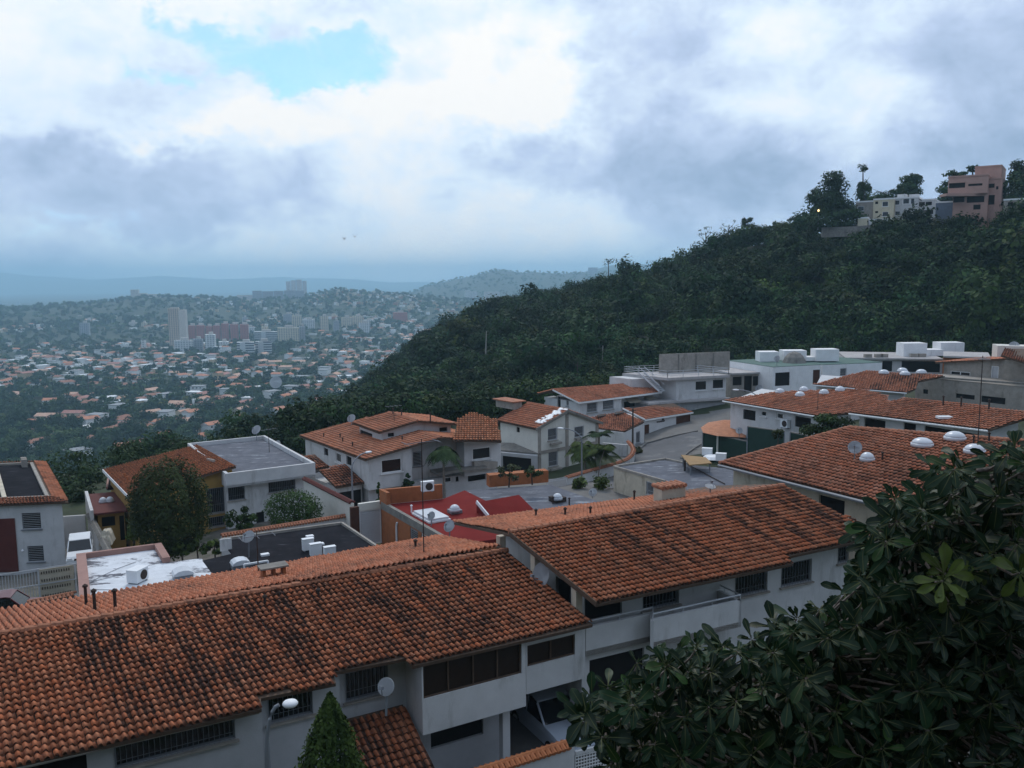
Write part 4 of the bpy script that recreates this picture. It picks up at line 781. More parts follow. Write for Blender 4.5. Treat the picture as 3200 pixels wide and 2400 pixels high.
for x0, x1, y0, dd_ in ((2823, 2896, 1074, 150), (2896, 2950, 1094, 151), (2938, 3012, 1072, 152)):
    p = Dp(x0, 1118, dd_); q = Dp(x1, 1118, dd_); MB().obox(atz(p, ft[0][2] + .05), atz(q, 0) - atz(p, 0), A3(0, 3, 0), UP * (Dp(x0, y0, dd_)[2] - ft[0][2])).build('stair_tower', WHITEB, H)
for x, y in ((2712, 1108), (2745, 1108), (2762, 1110), (2855, 1116), (2880, 1116)): p = Dp(x, y + 4, 149); MB().cbox(atz(p, ft[0][2] + .35), A3(.6, 0, 0), A3(0, .4, 0), UP * .3).build('roof_unit', CONC, H)
A = Dp(2948, 1112, 140); B = Dp(3096, 1114, 137); slab_house('low house with brick front and pale slab roof behind the grey wall', A, B, 9, -16, [], BRICKO, PALES, over=.8)
# tiled house with five domes, middle distance
def long_roof(label, L, C, top, polyx, opsx, g, mat, sd, over=.8, name='tiled_house', base=OLD * 1.08, domes=(), depth=9, caps=()):
    e = nrm(L - C); hs = A3(e[1], -e[0], 0); hs = hs if hs.dot(C) > 0 else -hs; s = nrm(hs + UP * top); pl = (C, nrm(np.cross(e, s))); le = np.linalg.norm(L - C)
    H = house(name, label, [C, L, L + hs * depth, C + hs * depth], g); poly = [L, C] + [Pp(x, y, pl) for x, y in polyx]
    rf = tl(H, poly, C, L, s, sd, base=base, amt=.6, caps=[(Pp(*a, pl), Pp(*b_, pl)) for a, b_ in caps])
    o = C + hs * over + e * .4; ft = [o, o + e * (le - .8), o + e * (le - .8) + hs * depth, o + hs * depth]
    walls(H, ft, g - 1.2, [zon(pl, p) - .22 for p in ft], {0: opsx}, mat, far=True)
    for x, y, r in domes: dome(rf, Pp(x, y, pl) + UP * .1, r)
    MB().tube([C - UP * .1, L - UP * .1], .08, 6).build('gutter', TRIM, H)
    return H, pl, e, hs, ft
C = Zp(2834, 1227, -12.8); L = Vp(2537, 1201, C, azv(-62)); long_roof('weathered tiled house with four domes in front of the white row', L, C, .22, [(2860, 1215), (2870, 1192), (2953, 1174), (2711, 1157)], [(2600, 1216, 1232, 2640, 'dark')], -17.5, WHITE, 111, domes=((2762, 1167, .75), (2820, 1161, .75), (2828, 1171, .75), (2879, 1166, .75)), depth=3.5)
C = Zp(2550, 1299, -13.); L = Vp(2258, 1251, C, azv(-29)); H, pl, e, hs, ft = long_roof('white house with tiled roof carrying five small domes above the green fences', L, C, .22, [(2655, 1291), (2780, 1262), (2770, 1235), (2690, 1215), (2420, 1224)], [(2323, 1278, 1309, 2361, 'dark'), (2378, 1283, 1300, 2395, 'win'), (2427, 1289, 1307, 2447, 'win'), (2485, 1299, 1333, 2534, 'dark')], -17.6, WHITE, 112, domes=((2437, 1227, .62), (2500, 1237, .62), (2512, 1221, .6), (2575, 1230, .62), (2625, 1221, .6)), depth=4.5)
p = Pp(2555, 1280, pl); antenna(p, 1.6, 'thin straight aerial mast rising from the five domed roof', arms=0)
n_ = -hs; p = Vp(2453, 1338, ft[0] + n_ * .3, e); acunit(p, math.degrees(math.atan2(n_[0], n_[1])), 'white air conditioner on the wall below the five domed roof', .9, .8, .4, group=None)
C = Zp(3087, 1343, -10.6); L = Vp(2653, 1290, C, azv(-27)); H, pl, e, hs, ft = long_roof('long low tiled house with white walls and dark openings behind the domed roof', L, C, .20, [(3200, 1308), (3330, 1310), (3330, 1300), (3200, 1283), (2819, 1244)], [(2662, 1300, 1332, 2690, 'dark'), (2702, 1305, 1345, 2767, 'dark'), (2825, 1320, 1352, 2862, 'dark'), (2890, 1330, 1360, 3060, 'dark')], -15.5, WHITE, 113, depth=3.2, base=OLD * .98)
for x, y in ((2947, 1268), (3003, 1272), (3090, 1280)): pipe(H, Pp(x, y, pl), .7, .06)
p = Pp(2950, 1310, pl); MB().cbox(p + UP * .15, A3(.5, 0, 0), A3(0, .3, 0), UP * .08).build('roof_patch', PLAST, H)
# grey house at the right edge
A = Dp(2862, 1177, 104); d = azv(148); b = azv(58); B = Vp(3260, 1207, A, d)
H = house('grey_house', 'bare grey concrete house with tiled upper roof at the right edge', [A, B, B + b * 6, A + b * 6], -15)
walls(H, [A, B, B + b * 7, A + b * 7], -17, A[2], {0: [(2885, 1216, 1230, 2900, 'dark'), (2987, 1229, 1243, 3046, 'dark'), (3067, 1236, 1256, 3142, 'dark')]}, CONC, 'lower_wall', far=True)
MB().prism([p + UP * .005 for p in (A - b * .15, B - b * .15, B + b * .4, A + b * .4)], .2).build('ledge', CONCD, H)
a2 = Dp(2950, 1140, A[1] + 3.5); b2 = Vp(3290, 1100, a2, d); u_ = [a2, Vp(3152, 1128, a2, d), b2]; zl = A[2] - .5
f_ = [atz(a2, 0), atz(u_[1], 0), atz(u_[1], 0) + b * 9, atz(a2, 0) + b * 9]; zz_ = a2[2] + .25
walls(H, f_, zl, [zz_, zz_ + 1.1, zz_ + 1.1, zz_], {0: [(2970, 1158, 1176, 3032, 'win'), (3098, 1143, 1188, 3120, 'curt')]}, CONC, 'upper_wall', far=True)
q = [atz(p, z_) - d * s + (-b * .5 if i < 2 else b * .3) for i, (p, z_, s) in enumerate(((f_[0], zz_ + .02, .9), (f_[1], zz_ + 1.16, -.2), (f_[2], zz_ + 1.16, -.2), (f_[3], zz_ + .02, .9)))]; tl(H, q, q[0], q[0] + b * 5, q[1] - q[0], 121, base=OLD * .9, name='upper_roof')
f_ = [atz(u_[1], 0) - b * 1.2 + d * .05, atz(b2, 0) - b * 1.2, atz(b2, 0) + b * 8, atz(u_[1], 0) + b * 8 + d * .05]; zt_ = Vp(3152, 1126, f_[0], d)[2]
walls(H, f_, -17, zt_, {}, CONC, 'side_wall', far=True); q = [Dp(3128, 1110, A[1] - 8), Dp(3260, 1150, A[1] - 12), Dp(3290, 1090, A[1] + 2), Dp(3140, 1088, A[1])]
tl(H, q, q[0], q[1], q[3] - q[0], 122, base=OLD * 1.1, name='top_roof'); p = Dp(3116, 1110, A[1] + 4); MB().obox(p - UP * 3, A3(5, -3, 0), A3(1, 3, 0), UP * 4.2).build('chimney_block', OFFW, H)
# beige flat roofed house below the road
z = -17.2; P = lambda *q: [Zp(x, y, z) for x, y in q]; pq = P((1918, 1458), (2079, 1434), (2155, 1450), (2315, 1466), (2300, 1530), (2160, 1545), (2079, 1504)); g = -20.2
H = house('beige_house', 'stained beige house with cracked grey flat roof beside the road', pq, g); walls(H, pq, g - 1, z - .15, {6: [(2020, 1503, 1545, 2062, 'bars')]}, CREAM, far=True); flat_roof(H, pq, ASPHR, z - .14)
mb = MB()
for i in (0, 1, 6): mb.beam(pq[i] - UP * .02, pq[(i + 1) % 7] - UP * .02, .18, .22)
mb.build('parapet', CONC, H); mb = MB(); q = P((2110, 1440), (2310, 1470), (2290, 1512), (2225, 1495)); p = Zp(2140, 1462, z + .2); MB().tube([p - UP * .3, p + UP * .7], .1, 8).build('roof_pipe', RUST, H)
MB().tube([Zp(2150, 1452, z), Zp(2265, 1512, z)], .05, 6).build('roof_cable', RUST, H)
p = Zp(2210, 1452, z + .0); t = thing('tan_canopy', 'tan flat canopy panel beside the beige house and dark green fence', 'canopy', Zp(2180, 1470, -18.5)); MB().prism([Zp(2128, 1424, -16.4), Zp(2205, 1432, -16.4), Zp(2224, 1450, -16.4), Zp(2155, 1456, -16.4)], .1).build('panel', M('tan_canopy_sheet', (.30, .19, .09)), t)
mb = MB()
for x, y in ((2135, 1428), (2218, 1449), (2158, 1454)): q = Zp(x, y, -16.4); mb.tube([q - UP * 2.3, q], .06, 6)
mb.build('posts', GREYP, t)
# gazebo roof, green sheet fences
t = thing('gazebo', 'round gazebo with faded terracotta hip roof behind dark green fences', 'gazebo', g3(Zp(2265, 1340, -16.2))); c = Zp(2262, 1312, -15.6); rim = [Zp(x, y, -16.5) for x, y in ((2190, 1336), (2197, 1352), (2240, 1362), (2330, 1368), (2336, 1326), (2296, 1312), (2213, 1320))]
mb = MB()
for i in range(7): mb.poly([rim[i], rim[(i + 1) % 7], c])
mb.build('roof', M('faded_clay_roof', (.40, .17, .09), var=.2, scale=2), t); mb = MB()
for p in rim[::2]: q = p + (c - p) * .12; mb.tube([atz(q, -19.8), atz(q, -16.4)], .1, 6)
mb.build('posts', OFFW, t)
def sheet_fence(label, pts, zt, h):
    t = thing('sheet_fence', label, 'fence', atz(sum(pts) / len(pts), zt - h)); mb = MB(); mp_ = MB(); mr_ = MB()
    for p, q in zip(pts[:-1], pts[1:]):
        p, q = atz(p, zt - h), atz(q, zt - h); d = nrm(q - p); w = A3(-d[1], d[0], 0); k = max(1, int(np.linalg.norm(q - p) / .3))
        for i in range(k): mb.obox(p + (q - p) * i / k, (q - p) * .8 / k, w * (.05 if i % 2 else .09), UP * h)
        mb.obox(p - w * .04, q - p, w * .035, UP * h); mr_.obox(p + UP * h - w * .05, q - p, w * .16, UP * .09)
        for u in (p, q): mp_.obox(u - w * .1, d * .1, w * .055, UP * (h + .02))
    mb.build('sheeting', GREENF, t); mr_.build('top_rail', CONCD, t); mp_.build('post', GREYP, t)
sheet_fence('dark green sheet fence nearest the road, sloping towards the big tiled roof', [Zp(2197, 1352, -16.7), Zp(2420, 1398, -16.7)], -16.7, 2.7)
sheet_fence('dark green sheet fence in the rear, behind the nearer green fence', [Zp(2336, 1334, -14.7), Zp(2452, 1350, -14.7)], -14.7, 3.4)
sheet_fence('short dark green sheet fence right of the bush by the big tiled roof', [Zp(2470, 1352, -14.2), Zp(2600, 1378, -14.2)], -14.2, 3.4)
dish(Zp(2310, 1345, -15.6), .42, 205, 'grey dish beside the faded gazebo roof', 35, .9)
for x, y, lb in ((2210, 1424, 'white air conditioner casing left of the two by the green fence'), (2253, 1441, 'white air conditioner casing right of the two by the green fence')): acunit(Zp(x, y, -18.0), 20, lb, 1.0, .7, .6)
t = thing('awning_cover', 'small white domed cover between two air conditioners by the green fence', 'cover', Zp(2230, 1437, -18.2)); MB().lathe(Zp(2228, 1432, -18.0), [(1.1, 0), (.8, .25), (.1, .35)], 12).build('dome', PLAST, t); MB().cbox(Zp(2228, 1433, -18.3), A3(1, 0, 0), A3(0, .8, 0), UP * .25).build('base', GREENF, t)
# ================================================================ road and retaining wall by the bend
rd = [(1925, 1470), (2010, 1400), (2030, 1385), (2110, 1365), (2190, 1350), (2205, 1360), (2200, 1390), (2165, 1410), (2130, 1432), (2110, 1470), (2080, 1520), (1900, 1530)]
def gpt(px, py):
    r = ray(px, py); t = 20.
    for _ in range(60): p = r * t; t += (p[2] - float(gz(p[0], p[1]))) / max(.15, -r[2]) * .5
    return r * t
def drape(name, poly, mat, lift, kind='structure', step=1.):
    P2 = [gpt(*q)[:2] for q in poly]; xs = np.arange(min(p[0] for p in P2) - step, max(p[0] for p in P2) + step, step); ys = np.arange(min(p[1] for p in P2) - step, max(p[1] for p in P2) + step, step)
    x, y = np.meshgrid(xs, ys); z = gz(x, y) + lift; V = np.stack([x, y, z], -1).reshape(-1, 3); i, j = np.meshgrid(np.arange(len(xs) - 1), np.arange(len(ys) - 1)); i = i.ravel(); j = j.ravel()
    k = inpoly(xs[i] + step / 2, ys[j] + step / 2, P2); q = (j * len(xs) + i)[k]; Fq = np.stack([q, q + 1, q + 1 + len(xs), q + len(xs)], -1)
    return tag(link(name, npmesh(name, V, Fq, [mat]), None, (0, 0, 0)), kind=kind)
drape('forecourt', [(1900, 1340), (2110, 1300), (2300, 1275), (2560, 1250), (2720, 1300), (2420, 1400), (2200, 1420), (2000, 1420)], PAVE, .04, step=1.)
def drape_w(name, P2, mat, lift, step=1.):
    xs = np.arange(min(p[0] for p in P2), max(p[0] for p in P2), step); ys = np.arange(min(p[1] for p in P2), max(p[1] for p in P2), step); x, y = np.meshgrid(xs, ys); V = np.stack([x, y, gz(x, y) + lift], -1).reshape(-1, 3); i, j = np.meshgrid(np.arange(len(xs) - 1), np.arange(len(ys) - 1)); i = i.ravel(); j = j.ravel()
    k = inpoly(xs[i] + step / 2, ys[j] + step / 2, P2); q = (j * len(xs) + i)[k]; return tag(link(name, npmesh(name, V, np.stack([q, q + 1, q + 1 + len(xs), q + len(xs)], -1), [mat]), None, (0, 0, 0)), kind='structure')
drape_w('street', [tuple(p[:2]) for p in fx_], M('dark_street_paving', (.09, .085, .08), var=.2, scale=.8), .07)
drape('pavement', [(x + (18 if x > 2100 else -22), y - 8) for x, y in rd], PAVE, .06, step=.5); drape('road', rd, ASPH, .10, step=.5)
def kerb(name, pts):
    P2 = [gpt(*q) for q in pts]; mb = MB()
    for p, q in zip(P2[:-1], P2[1:]): mb.beam(p + UP * .12, q + UP * .12, .22, .22)
    return tag(mb.build(name, PAVE, loc=atz(P2[0], P2[0][2])), kind='structure')
kerb('kerb', [(1975, 1432), (1992, 1410), (2020, 1388), (2070, 1374), (2120, 1362), (2180, 1350)]); kerb('kerb', [(2190, 1392), (2168, 1405), (2150, 1418), (2128, 1436)])
cw = [Zp(x, y, -19.3) for x, y in ((1770, 1493), (1850, 1470), (1918, 1452), (1958, 1437), (1974, 1424), (1980, 1409), (1974, 1394), (1962, 1380))]
coping_wall('curved white garden wall with orange coping beside the road bend', cw, -19.3, 1.9, pitch=.24)
coping_wall('white side wall of the palm garden below the road', [Zp(1884, 1383, -19.2), Zp(1962, 1390, -19.2)], -19.2, 2.2, tiles=False)
gt = thing('picket_gate', 'white slatted gate between planter wall and shrubs', 'gate', Zp(1740, 1512, -20.2)); p, q = Zp(1712, 1500, -19.1), Zp(1768, 1490, -19.1); mb = MB()
for i in range(16): a = p + (q - p) * i / 15; mb.beam(a - UP * 1.4, a, .07)
mb.build('pickets', BARW, gt); MB().beam(p - UP * .2, q - UP * .2, .05, .08).beam(p - UP * 1.1, q - UP * 1.1, .05, .08).build('rails', BARW, gt)
# ================================================================ lamps, dishes, aerials
p = gpt(1105, 1668); lamp_post(Zp(1105, 1660, -20.), 6.2, 40, 'tall street lamp with curved arm beside the roller shutter', 1.5)
lamp_post(Dp(1818, 1497, 84), 5.0, -70, 'street lamp among the shrubs below the gabled house', 1.9)
lamp_post(Dp(2371, 1331, 92), 3.9, -80, 'street lamp with long arm beside the five domed house', 2.2)
t = thing('utility_pole', 'thin dark pole at the road bend in front of the garage house', 'pole', Dp(1977, 1396, 103)); a = Dp(1977, 1396, 103); MB().tube([a - UP * .3, a + UP * 4.7], [.13, .09], 8).build('shaft', DBARK, t); MB().beam(a + UP * 4.4 - azv(60) * .5, a + UP * 4.4 + azv(60) * .5, .08).build('crossarm', DBARK, t)
a = Dp(838, 2420, 21.2); lamp_post(a, Dp(850, 2208, 21.2)[2] - a[2], 75, 'near street lamp head in front of the long row house', .35)
cc_, h_, b_, pl_, pc_ = CL
dish(Pp(1098, 1330, pl_) + UP * .8, .55, 200, 'white dish at the back corner of the clerestory house', 35, .9)
antenna(Pp(1232, 1318, pc_), 1.7, 'small aerial on the clerestory roof', 60, 4)
Cc, e_, b_, m_, kk_, z_ = FLH
dish(Cc + e_ * 1.2 + b_ * (kk_ - 1.2) + UP * .9, .6, 205, 'dish on the rear right corner of the white flat roofed house', 35, 1.2); antenna(Cc + e_ * 1.6 + b_ * (kk_ * .55) - UP * .4, 2.4, 'bent aerial mast on the white flat roofed house', 40, 3)
dish(Pp(865, 1396, vplane(Cc + b_ * kk_, e_)) + UP * .3, .5, 205, 'rear dish on the parapet of the white flat roofed house', 35, .8)
antenna(Pp(1325, 1745, plb), 5.2, 'very tall thin aerial rising from the front roof ridge', 60, 2); antenna(Pp(808, 1798, plb), 1.9, 'short dark aerial beside the brick chimney', 60, 3)
antenna(Pp(3055, 1400, PL3), 5.0, 'tall aerial mast on the big domed roof', 40, 5)
dish(Pp(2670, 1438, PL3) + UP * .75, .44, 205, 'large grey dish on the big domed roof', 30, 1.0)
dish(Dp(1204, 2146, 24.2), .31, 200, 'big pale dish hanging at the dark recess of the long row house', 25, .9, group=None)
dish(Pp(1690, 1795, vplane(A3(*C1) - e2 * .7, hs_ := hz(S2))), .55, 230, 'dark dish in the gap between the two foreground row houses', 15, .9, group=None)
dish(Pp(1690 + 530, 1538, pb2) + UP * .35, .33, 160, 'white toppled dish lying on the rear slope of the balcony house', 75, .5)
dish(Dp(2428, 1120, 128.5), .55, 215, 'dish at the left end of the white row roofs', 30, 1.2); dish(Dp(2772, 1180, 112), .5, 215, 'dish below the domes of the weathered tiled roof', 30, .7); dish(Dp(2372, 1214, 129.5), .7, 215, 'dish on the grey brick infill row house', 20, .8); dish(Dp(3170, 1080, 108), .7, 200, 'dish on top of the grey house at right edge', 35, 1.0)
# ================================================================ cars
def car(label, p, az, col, kind='suv', L=4.3, Wd=1.75, Hh=1.65, name='parked_car'):
    """p = ground point under the centre, az = driving direction"""
    t = thing(name, label, 'car', p); f = azv(az); r = A3(f[1], -f[0], 0); pm = M('car_paint_' + col[0], col[1], rough=.35, var=.03, spec=.5)
    X = lambda a, b_, c: p + f * a * L + r * b_ * Wd + UP * c * Hh
    prof = [(-.5, .22), (-.5, .55), (-.47, .60), (.18, .60), (.44, .54), (.5, .42), (.5, .22)]; mb = MB(); n = len(prof)
    for s in (-.5, .5): mb.poly([X(a, s * (.94 if c > .5 else 1), c) for a, c in prof])
    for i in range(n): (a, c), (a2, c2) = prof[i], prof[(i + 1) % n]; w0 = .94 if c > .5 else 1; w1 = .94 if c2 > .5 else 1; mb.poly([X(a, -.5 * w0, c), X(a, .5 * w0, c), X(a2, .5 * w1, c2), X(a2, -.5 * w1, c2)])
    mb.build('body', pm, t)
    cb = [(-.46, .60), (-.42, .96), (-.05, 1.), (.04, .95), (.2, .60)] if kind == 'suv' else [(-.38, .60), (-.25, .97), (.0, 1.), (.06, .96), (.2, .60)]
    ro = MB().prism([X(cb[1][0], -.40, cb[1][1]), X(cb[2][0], -.41, cb[2][1]), X(cb[3][0], -.40, cb[3][1]), X(cb[3][0], .40, cb[3][1]), X(cb[2][0], .41, cb[2][1]), X(cb[1][0], .40, cb[1][1])], .05); ro.build('cabin_roof', pm, t)
    g = MB()
    for s in (-1, 1): g.poly([X(a, s * (.46 if c < .7 else .395), c) for a, c in cb])
    g.build('side_glass', GLASS, t); MB().poly([X(cb[3][0], -.39, cb[3][1]), X(cb[3][0], .39, cb[3][1]), X(cb[4][0], .45, .605), X(cb[4][0], -.45, .605)]).build('windscreen', GLASS, t); MB().poly([X(cb[1][0], -.39, cb[1][1]), X(cb[1][0], .39, cb[1][1]), X(cb[0][0], .45, .605), X(cb[0][0], -.45, .605)]).build('rear_window', GLASS, t)
    mp_ = MB()
    for s in (-1, 1):
        for i, j in ((3, 4), (0, 1)): mp_.beam(X(cb[i][0], s * .405 if i == 3 else s * .455, cb[i][1]), X(cb[j][0], s * .455 if j == 4 else s * .405, cb[j][1]), .07)
        mp_.beam(X(-.12, s * .46, .6), X(-.12, s * .405, .99), .06)
    mp_.build('pillars', pm, t)
    for a in (-.31, .31):
        for s in (-1, 1): w = MB().lathe(X(a, s * .5, 0) + UP * .33 - r * s * .1 - r * .1, [(.33, 0), (.33, .2)], 16, ax=r).build('wheel', RUST, t); MB().lathe(X(a, s * .5, 0) + UP * .33 + r * s * .003 - r * .012, [(.2, 0), (.2, .02)], 10, ax=r).build('hubcap', BARW, w)
    for s in (-1, 1): MB().cbox(X(.492, s * .36, .47), f * .04, r * .17, UP * .08).build('headlight', PLAST, t); MB().cbox(X(-.5, s * .40, .5), f * .03, r * .1, UP * .12).build('tail_light', REDMEM, t)
    MB().cbox(X(.503, 0, .28), f * .05, r * Wd * .46, UP * .1).build('bumper', pm, t); MB().cbox(X(.5, 0, .44), f * .02, r * .35, UP * .07).build('radiator_grille', RUST, t)
    return t
p = Dp(253, 1752, 64); car('white family car parked in the walled yard beside the white house', p, 155, ('white', (.62, .63, .64)), 'suv', 4.4, 1.8, 1.75)
p = Dp(34, 1932, 47.5); car('dark maroon car behind the front roof at the barred gate', p, 75, ('maroon', (.10, .02, .025)), 'sedan', 4.2, 1.7, 1.45)
p = PA(1722, 2330, 2.6); car('silver blue pickup car parked in the shade under the foreground house', atz(p, GZ + .1) , 152, ('silver', (.42, .46, .52)), 'suv', 4.4, 1.8, 1.75)
t = thing('draped_cover', 'pale crumpled cover draped over something in front of the maroon annexe', 'cover', Dp(336, 1702, 66)); p = Dp(336, 1700, 66); f = azv(165); r = azv(75); mb = MB(); rw = random.Random(8); NU, NV = 14, 10
gr_ = [[p + f * (1.9 * (u / NU - .5)) + r * (.95 * (v / NV - .5)) + UP * max(.15, (1.15 if .22 < u / NU < .72 else .85) * (1 - abs(2 * v / NV - 1) ** 6 * .85) * (1 - abs(2 * u / NU - 1) ** 8) + rw.uniform(-.06, .06)) for v in range(NV + 1)] for u in range(NU + 1)]
for u in range(NU):
    for v in range(NV): mb.poly([gr_[u][v], gr_[u + 1][v], gr_[u + 1][v + 1], gr_[u][v + 1]])
mb.build('cover', CREAM, t)
# wall with tile coping and lattice gate in front of the foreground house
wp = vplane(ED + f1 * 1.6, e1); coping_wall('tile capped front wall at the bottom edge before the shaded pickup', [Pp(1470, 2406, wp), Pp(1790, 2345, wp)], Pp(1640, 2372, wp)[2], 2.2, pitch=.2, tm=M('fresh_orange_tile', (.48, .17, .07), var=.2))
gt = thing('lattice_gate', 'white lattice gate right of the tile capped front wall', 'gate', atz(Pp(1850, 2350, wp), GZ)); p, q = Pp(1797, 2352, wp), Pp(1905, 2326, wp); mb = MB(); d = q - p
MB().beam(p - UP * .02, q - UP * .02, .1, .14).build('top_beam', WHITE, gt); L_ = np.linalg.norm(d); d = d / L_; n_ = f1
for i in range(int(L_ / .12)): mb.obox(p + d * .12 * i - UP * 1.8, d * .03, n_ * .02, UP * 1.75)
for j in range(14): mb.obox(p - UP * (.15 + .12 * j) + n_ * .021, d * L_, n_ * .02, UP * .03)
mb.build('lattice', TRIM, gt)
# ================================================================ ground sheet: terrace, slope, valley floor, far ridges
FLOOR = -108.
def azd(px, py): r = ray(px, py); return math.degrees(math.atan2(r[0], r[1]))
def skyl(pts, d):
    a = [azd(x, y) for x, y in pts]; z = [Dp(x, y, d)[2] for x, y in pts]; return np.array(a), np.array(z)
LAY = [(skyl([(-900, 975), (0, 957), (150, 951), (330, 940), (400, 932), (450, 928), (560, 927), (650, 928), (700, 936), (790, 940), (900, 928), (1000, 921), (1050, 905), (1090, 908), (1150, 916), (1300, 928), (1500, 940), (1900, 960)], 2700), 2700, 1150, 700),
       (skyl([(1100, 960), (1190, 918), (1300, 897), (1400, 878), (1470, 864), (1530, 850), (1560, 846), (1620, 854), (1700, 851), (1800, 856), (1900, 850), (2300, 850)], 4300), 4300, 1500, 1500),
       (skyl([(1500, 960), (1830, 850), (1950, 820), (2000, 824), (2100, 834), (2600, 860)], 5600), 5600, 1100, 1500)]
def sst(t): t = np.clip(t, 0, 1); return t * t * (3 - 2 * t)
def HF(x, y):
    x = np.asarray(x, float); y = np.asarray(y, float); r = np.hypot(x, y); a = np.degrees(np.arctan2(x, y))
    re = np.interp(a, [-180, -60, -40, -20, -5, 5, 20, 60, 180], [60, 60, 84, 98, 108, 118, 150, 150, 60])
    z = (gz(x, y) + 46 * sst((-y - 1.5) / 42) * sst((110 - np.abs(x)) / 60)) * (1 - sst((r - re) / 270)) + FLOOR * sst((r - re) / 270)  # includes an added, unseen rise behind the camera that blocks sky light
    z = z + (fbm(x / 160, y / 160, 2) - .5) * 10 * sst((r - 300) / 300)
    for (aa, zz), d, up, dn in LAY:
        ed = sst((a - aa[0]) / 6) * sst((aa[-1] - a) / 6) if aa[-1] - aa[0] < 60 else 1.
        zr = np.interp(a, aa, zz); k = np.where(r < d, sst((r - d + up) / up), 1 - sst((r - d) / dn)); z = np.maximum(z, FLOOR + (zr - FLOOR) * k * ed + (fbm(x / 90, y / 90, 9) - .5) * 16 * k)
    return z
az_ = np.radians(np.concatenate([np.arange(-180, -46, 6.), np.arange(-46, 46, .3), np.arange(46, 181, 6.)])); rr_ = np.concatenate([[.5, 5, 10], np.arange(13, 130, 2.), np.geomspace(131, 2400, 110), np.geomspace(2440, 12500, 90)])
A_, R_ = np.meshgrid(az_, rr_); X_, Y_ = R_ * np.sin(A_), R_ * np.cos(A_); Zg = HF(X_, Y_); w = len(az_)
i, j = np.meshgrid(np.arange(w - 1), np.arange(len(rr_) - 1)); q = (j * w + i).ravel()
tag(link('ground', npmesh('ground', np.stack([X_, Y_, Zg], -1).reshape(-1, 3), np.stack([q, q + 1, q + 1 + w, q + w], -1), [GRASSM], smooth=True), None, (0, 0, 0)), kind='structure')
# paved yards between the houses
drape('courtyard', [(200, 1690), (330, 1680), (420, 1720), (700, 1640), (1000, 1600), (1100, 1640), (1200, 1720), (900, 1800), (240, 1900), (-200, 1950), (-200, 1760)], M('dark_worn_paving', (.14, .125, .11), var=.3, scale=.7, stain=(.05, .06, .03), st=(.5, .65), sscale=(.3, .3, .3)), .05, step=1.)
drape('courtyard', [(1100, 1560), (1700, 1500), (1920, 1470), (2400, 1480), (2400, 1600), (1100, 1690)], PAVE, .05, step=1.)
# ================================================================ wooded hill
ST = [(900, 1345, 230, 1400, 120), (1000, 1330, 300, 1340, 128), (1100, 1250, 330, 1330, 135), (1200, 1190, 340, 1315, 140), (1300, 1105, 350, 1300, 146), (1400, 1055, 355, 1285, 150), (1500, 1000, 355, 1270, 152), (1600, 975, 350, 1240, 155), (1700, 970, 345, 1225, 155), (1800, 925, 335, 1210, 156), (1930, 895, 322, 1195, 158), (2090, 865, 305, 1180, 160), (2250, 790, 288, 1165, 162), (2400, 765, 272, 1150, 164), (2560, 748, 255, 1130, 166), (2700, 728, 232, 1120, 166), (2850, 712, 222, 1110, 164), (3000, 700, 212, 1100, 160), (3130, 700, 200, 1095, 156), (3300, 640, 190, 1085, 150), (3600, 560, 180, 1080, 140), (4200, 500, 160, 1090, 120)]
NB, NS = 150, 60
tt = np.linspace(0, len(ST) - 1, NB); Rg = np.array([Dp(x, y, d) for x, y, d, _, _ in ST]); Bs = np.array([Dp(x, yb, db) - A3(0, 0, 5) for x, _, _, yb, db in ST])
it = lambda P: np.stack([np.interp(tt, np.arange(len(ST)), P[:, k]) for k in range(3)], -1)
Rg, Bs = it(Rg), it(Bs)
def hillpt(a, s):
    """a in 0..NB-1 along the hill, s 0 base .. 1 crest .. 2 behind"""
    a = np.asarray(a, float); s = np.asarray(s, float); i0 = np.clip(a.astype(int), 0, NB - 2); f = (a - i0)[..., None]; B = Bs[i0] * (1 - f) + Bs[i0 + 1] * f; R = Rg[i0] * (1 - f) + Rg[i0 + 1] * f
    k = s[..., None]; d = R - B; d = d * np.array([1, 1, 0]); P = B + d * k; zz = B[..., 2] + (R[..., 2] - B[..., 2]) * np.where(s <= 1, np.sin(np.clip(s, 0, 1) * np.pi / 2 * .8 + .0) / math.sin(np.pi / 2 * .8), 1.)
    P = P.copy(); P[..., 2] = zz - 55 * np.maximum(s - 1, 0) ** 1.3 + (fbm(P[..., 0] / 28, P[..., 1] / 28, 4) - .5) * 9 * np.clip(s * 2, 0, 1) * np.clip(3 - 2 * np.abs(s - .5) * 2, 0, 1); return P
aa, ss = np.meshgrid(np.arange(NB), np.linspace(0, 2.2, NS)); HV = hillpt(aa, ss); i, j = np.meshgrid(np.arange(NB - 1), np.arange(NS - 1)); q = (j * NB + i).ravel()
mt_ = MB(); NM = 110
for i in range(NM): 
    x0, x1 = -1500 + 3700 * i / NM, -1500 + 3700 * (i + 1) / NM; yy = lambda x: np.interp(x, [-1500, -300, 0, 150, 330, 500, 700, 900, 1200, 2200], [850, 846, 849, 866, 874, 862, 872, 868, 880, 884]) + 12 * (fbm(x / 110, 3., 2) - .5)
    a_, b_ = Dp(x0, yy(x0), 12000), Dp(x1, yy(x1), 12000); c_, d_ = atz(b_ * 1.03, FLOOR), atz(a_ * 1.03, FLOOR); e_, f_ = atz(a_ * .82, FLOOR), atz(b_ * .82, FLOOR); mt_.poly([e_, f_, b_, a_]).poly([a_, b_, c_, d_])
tag(mt_.build('mountain', M('mountain_green', (.04, .06, .03), var=.2, scale=.004), loc=(0, 0, 0)), kind='structure')
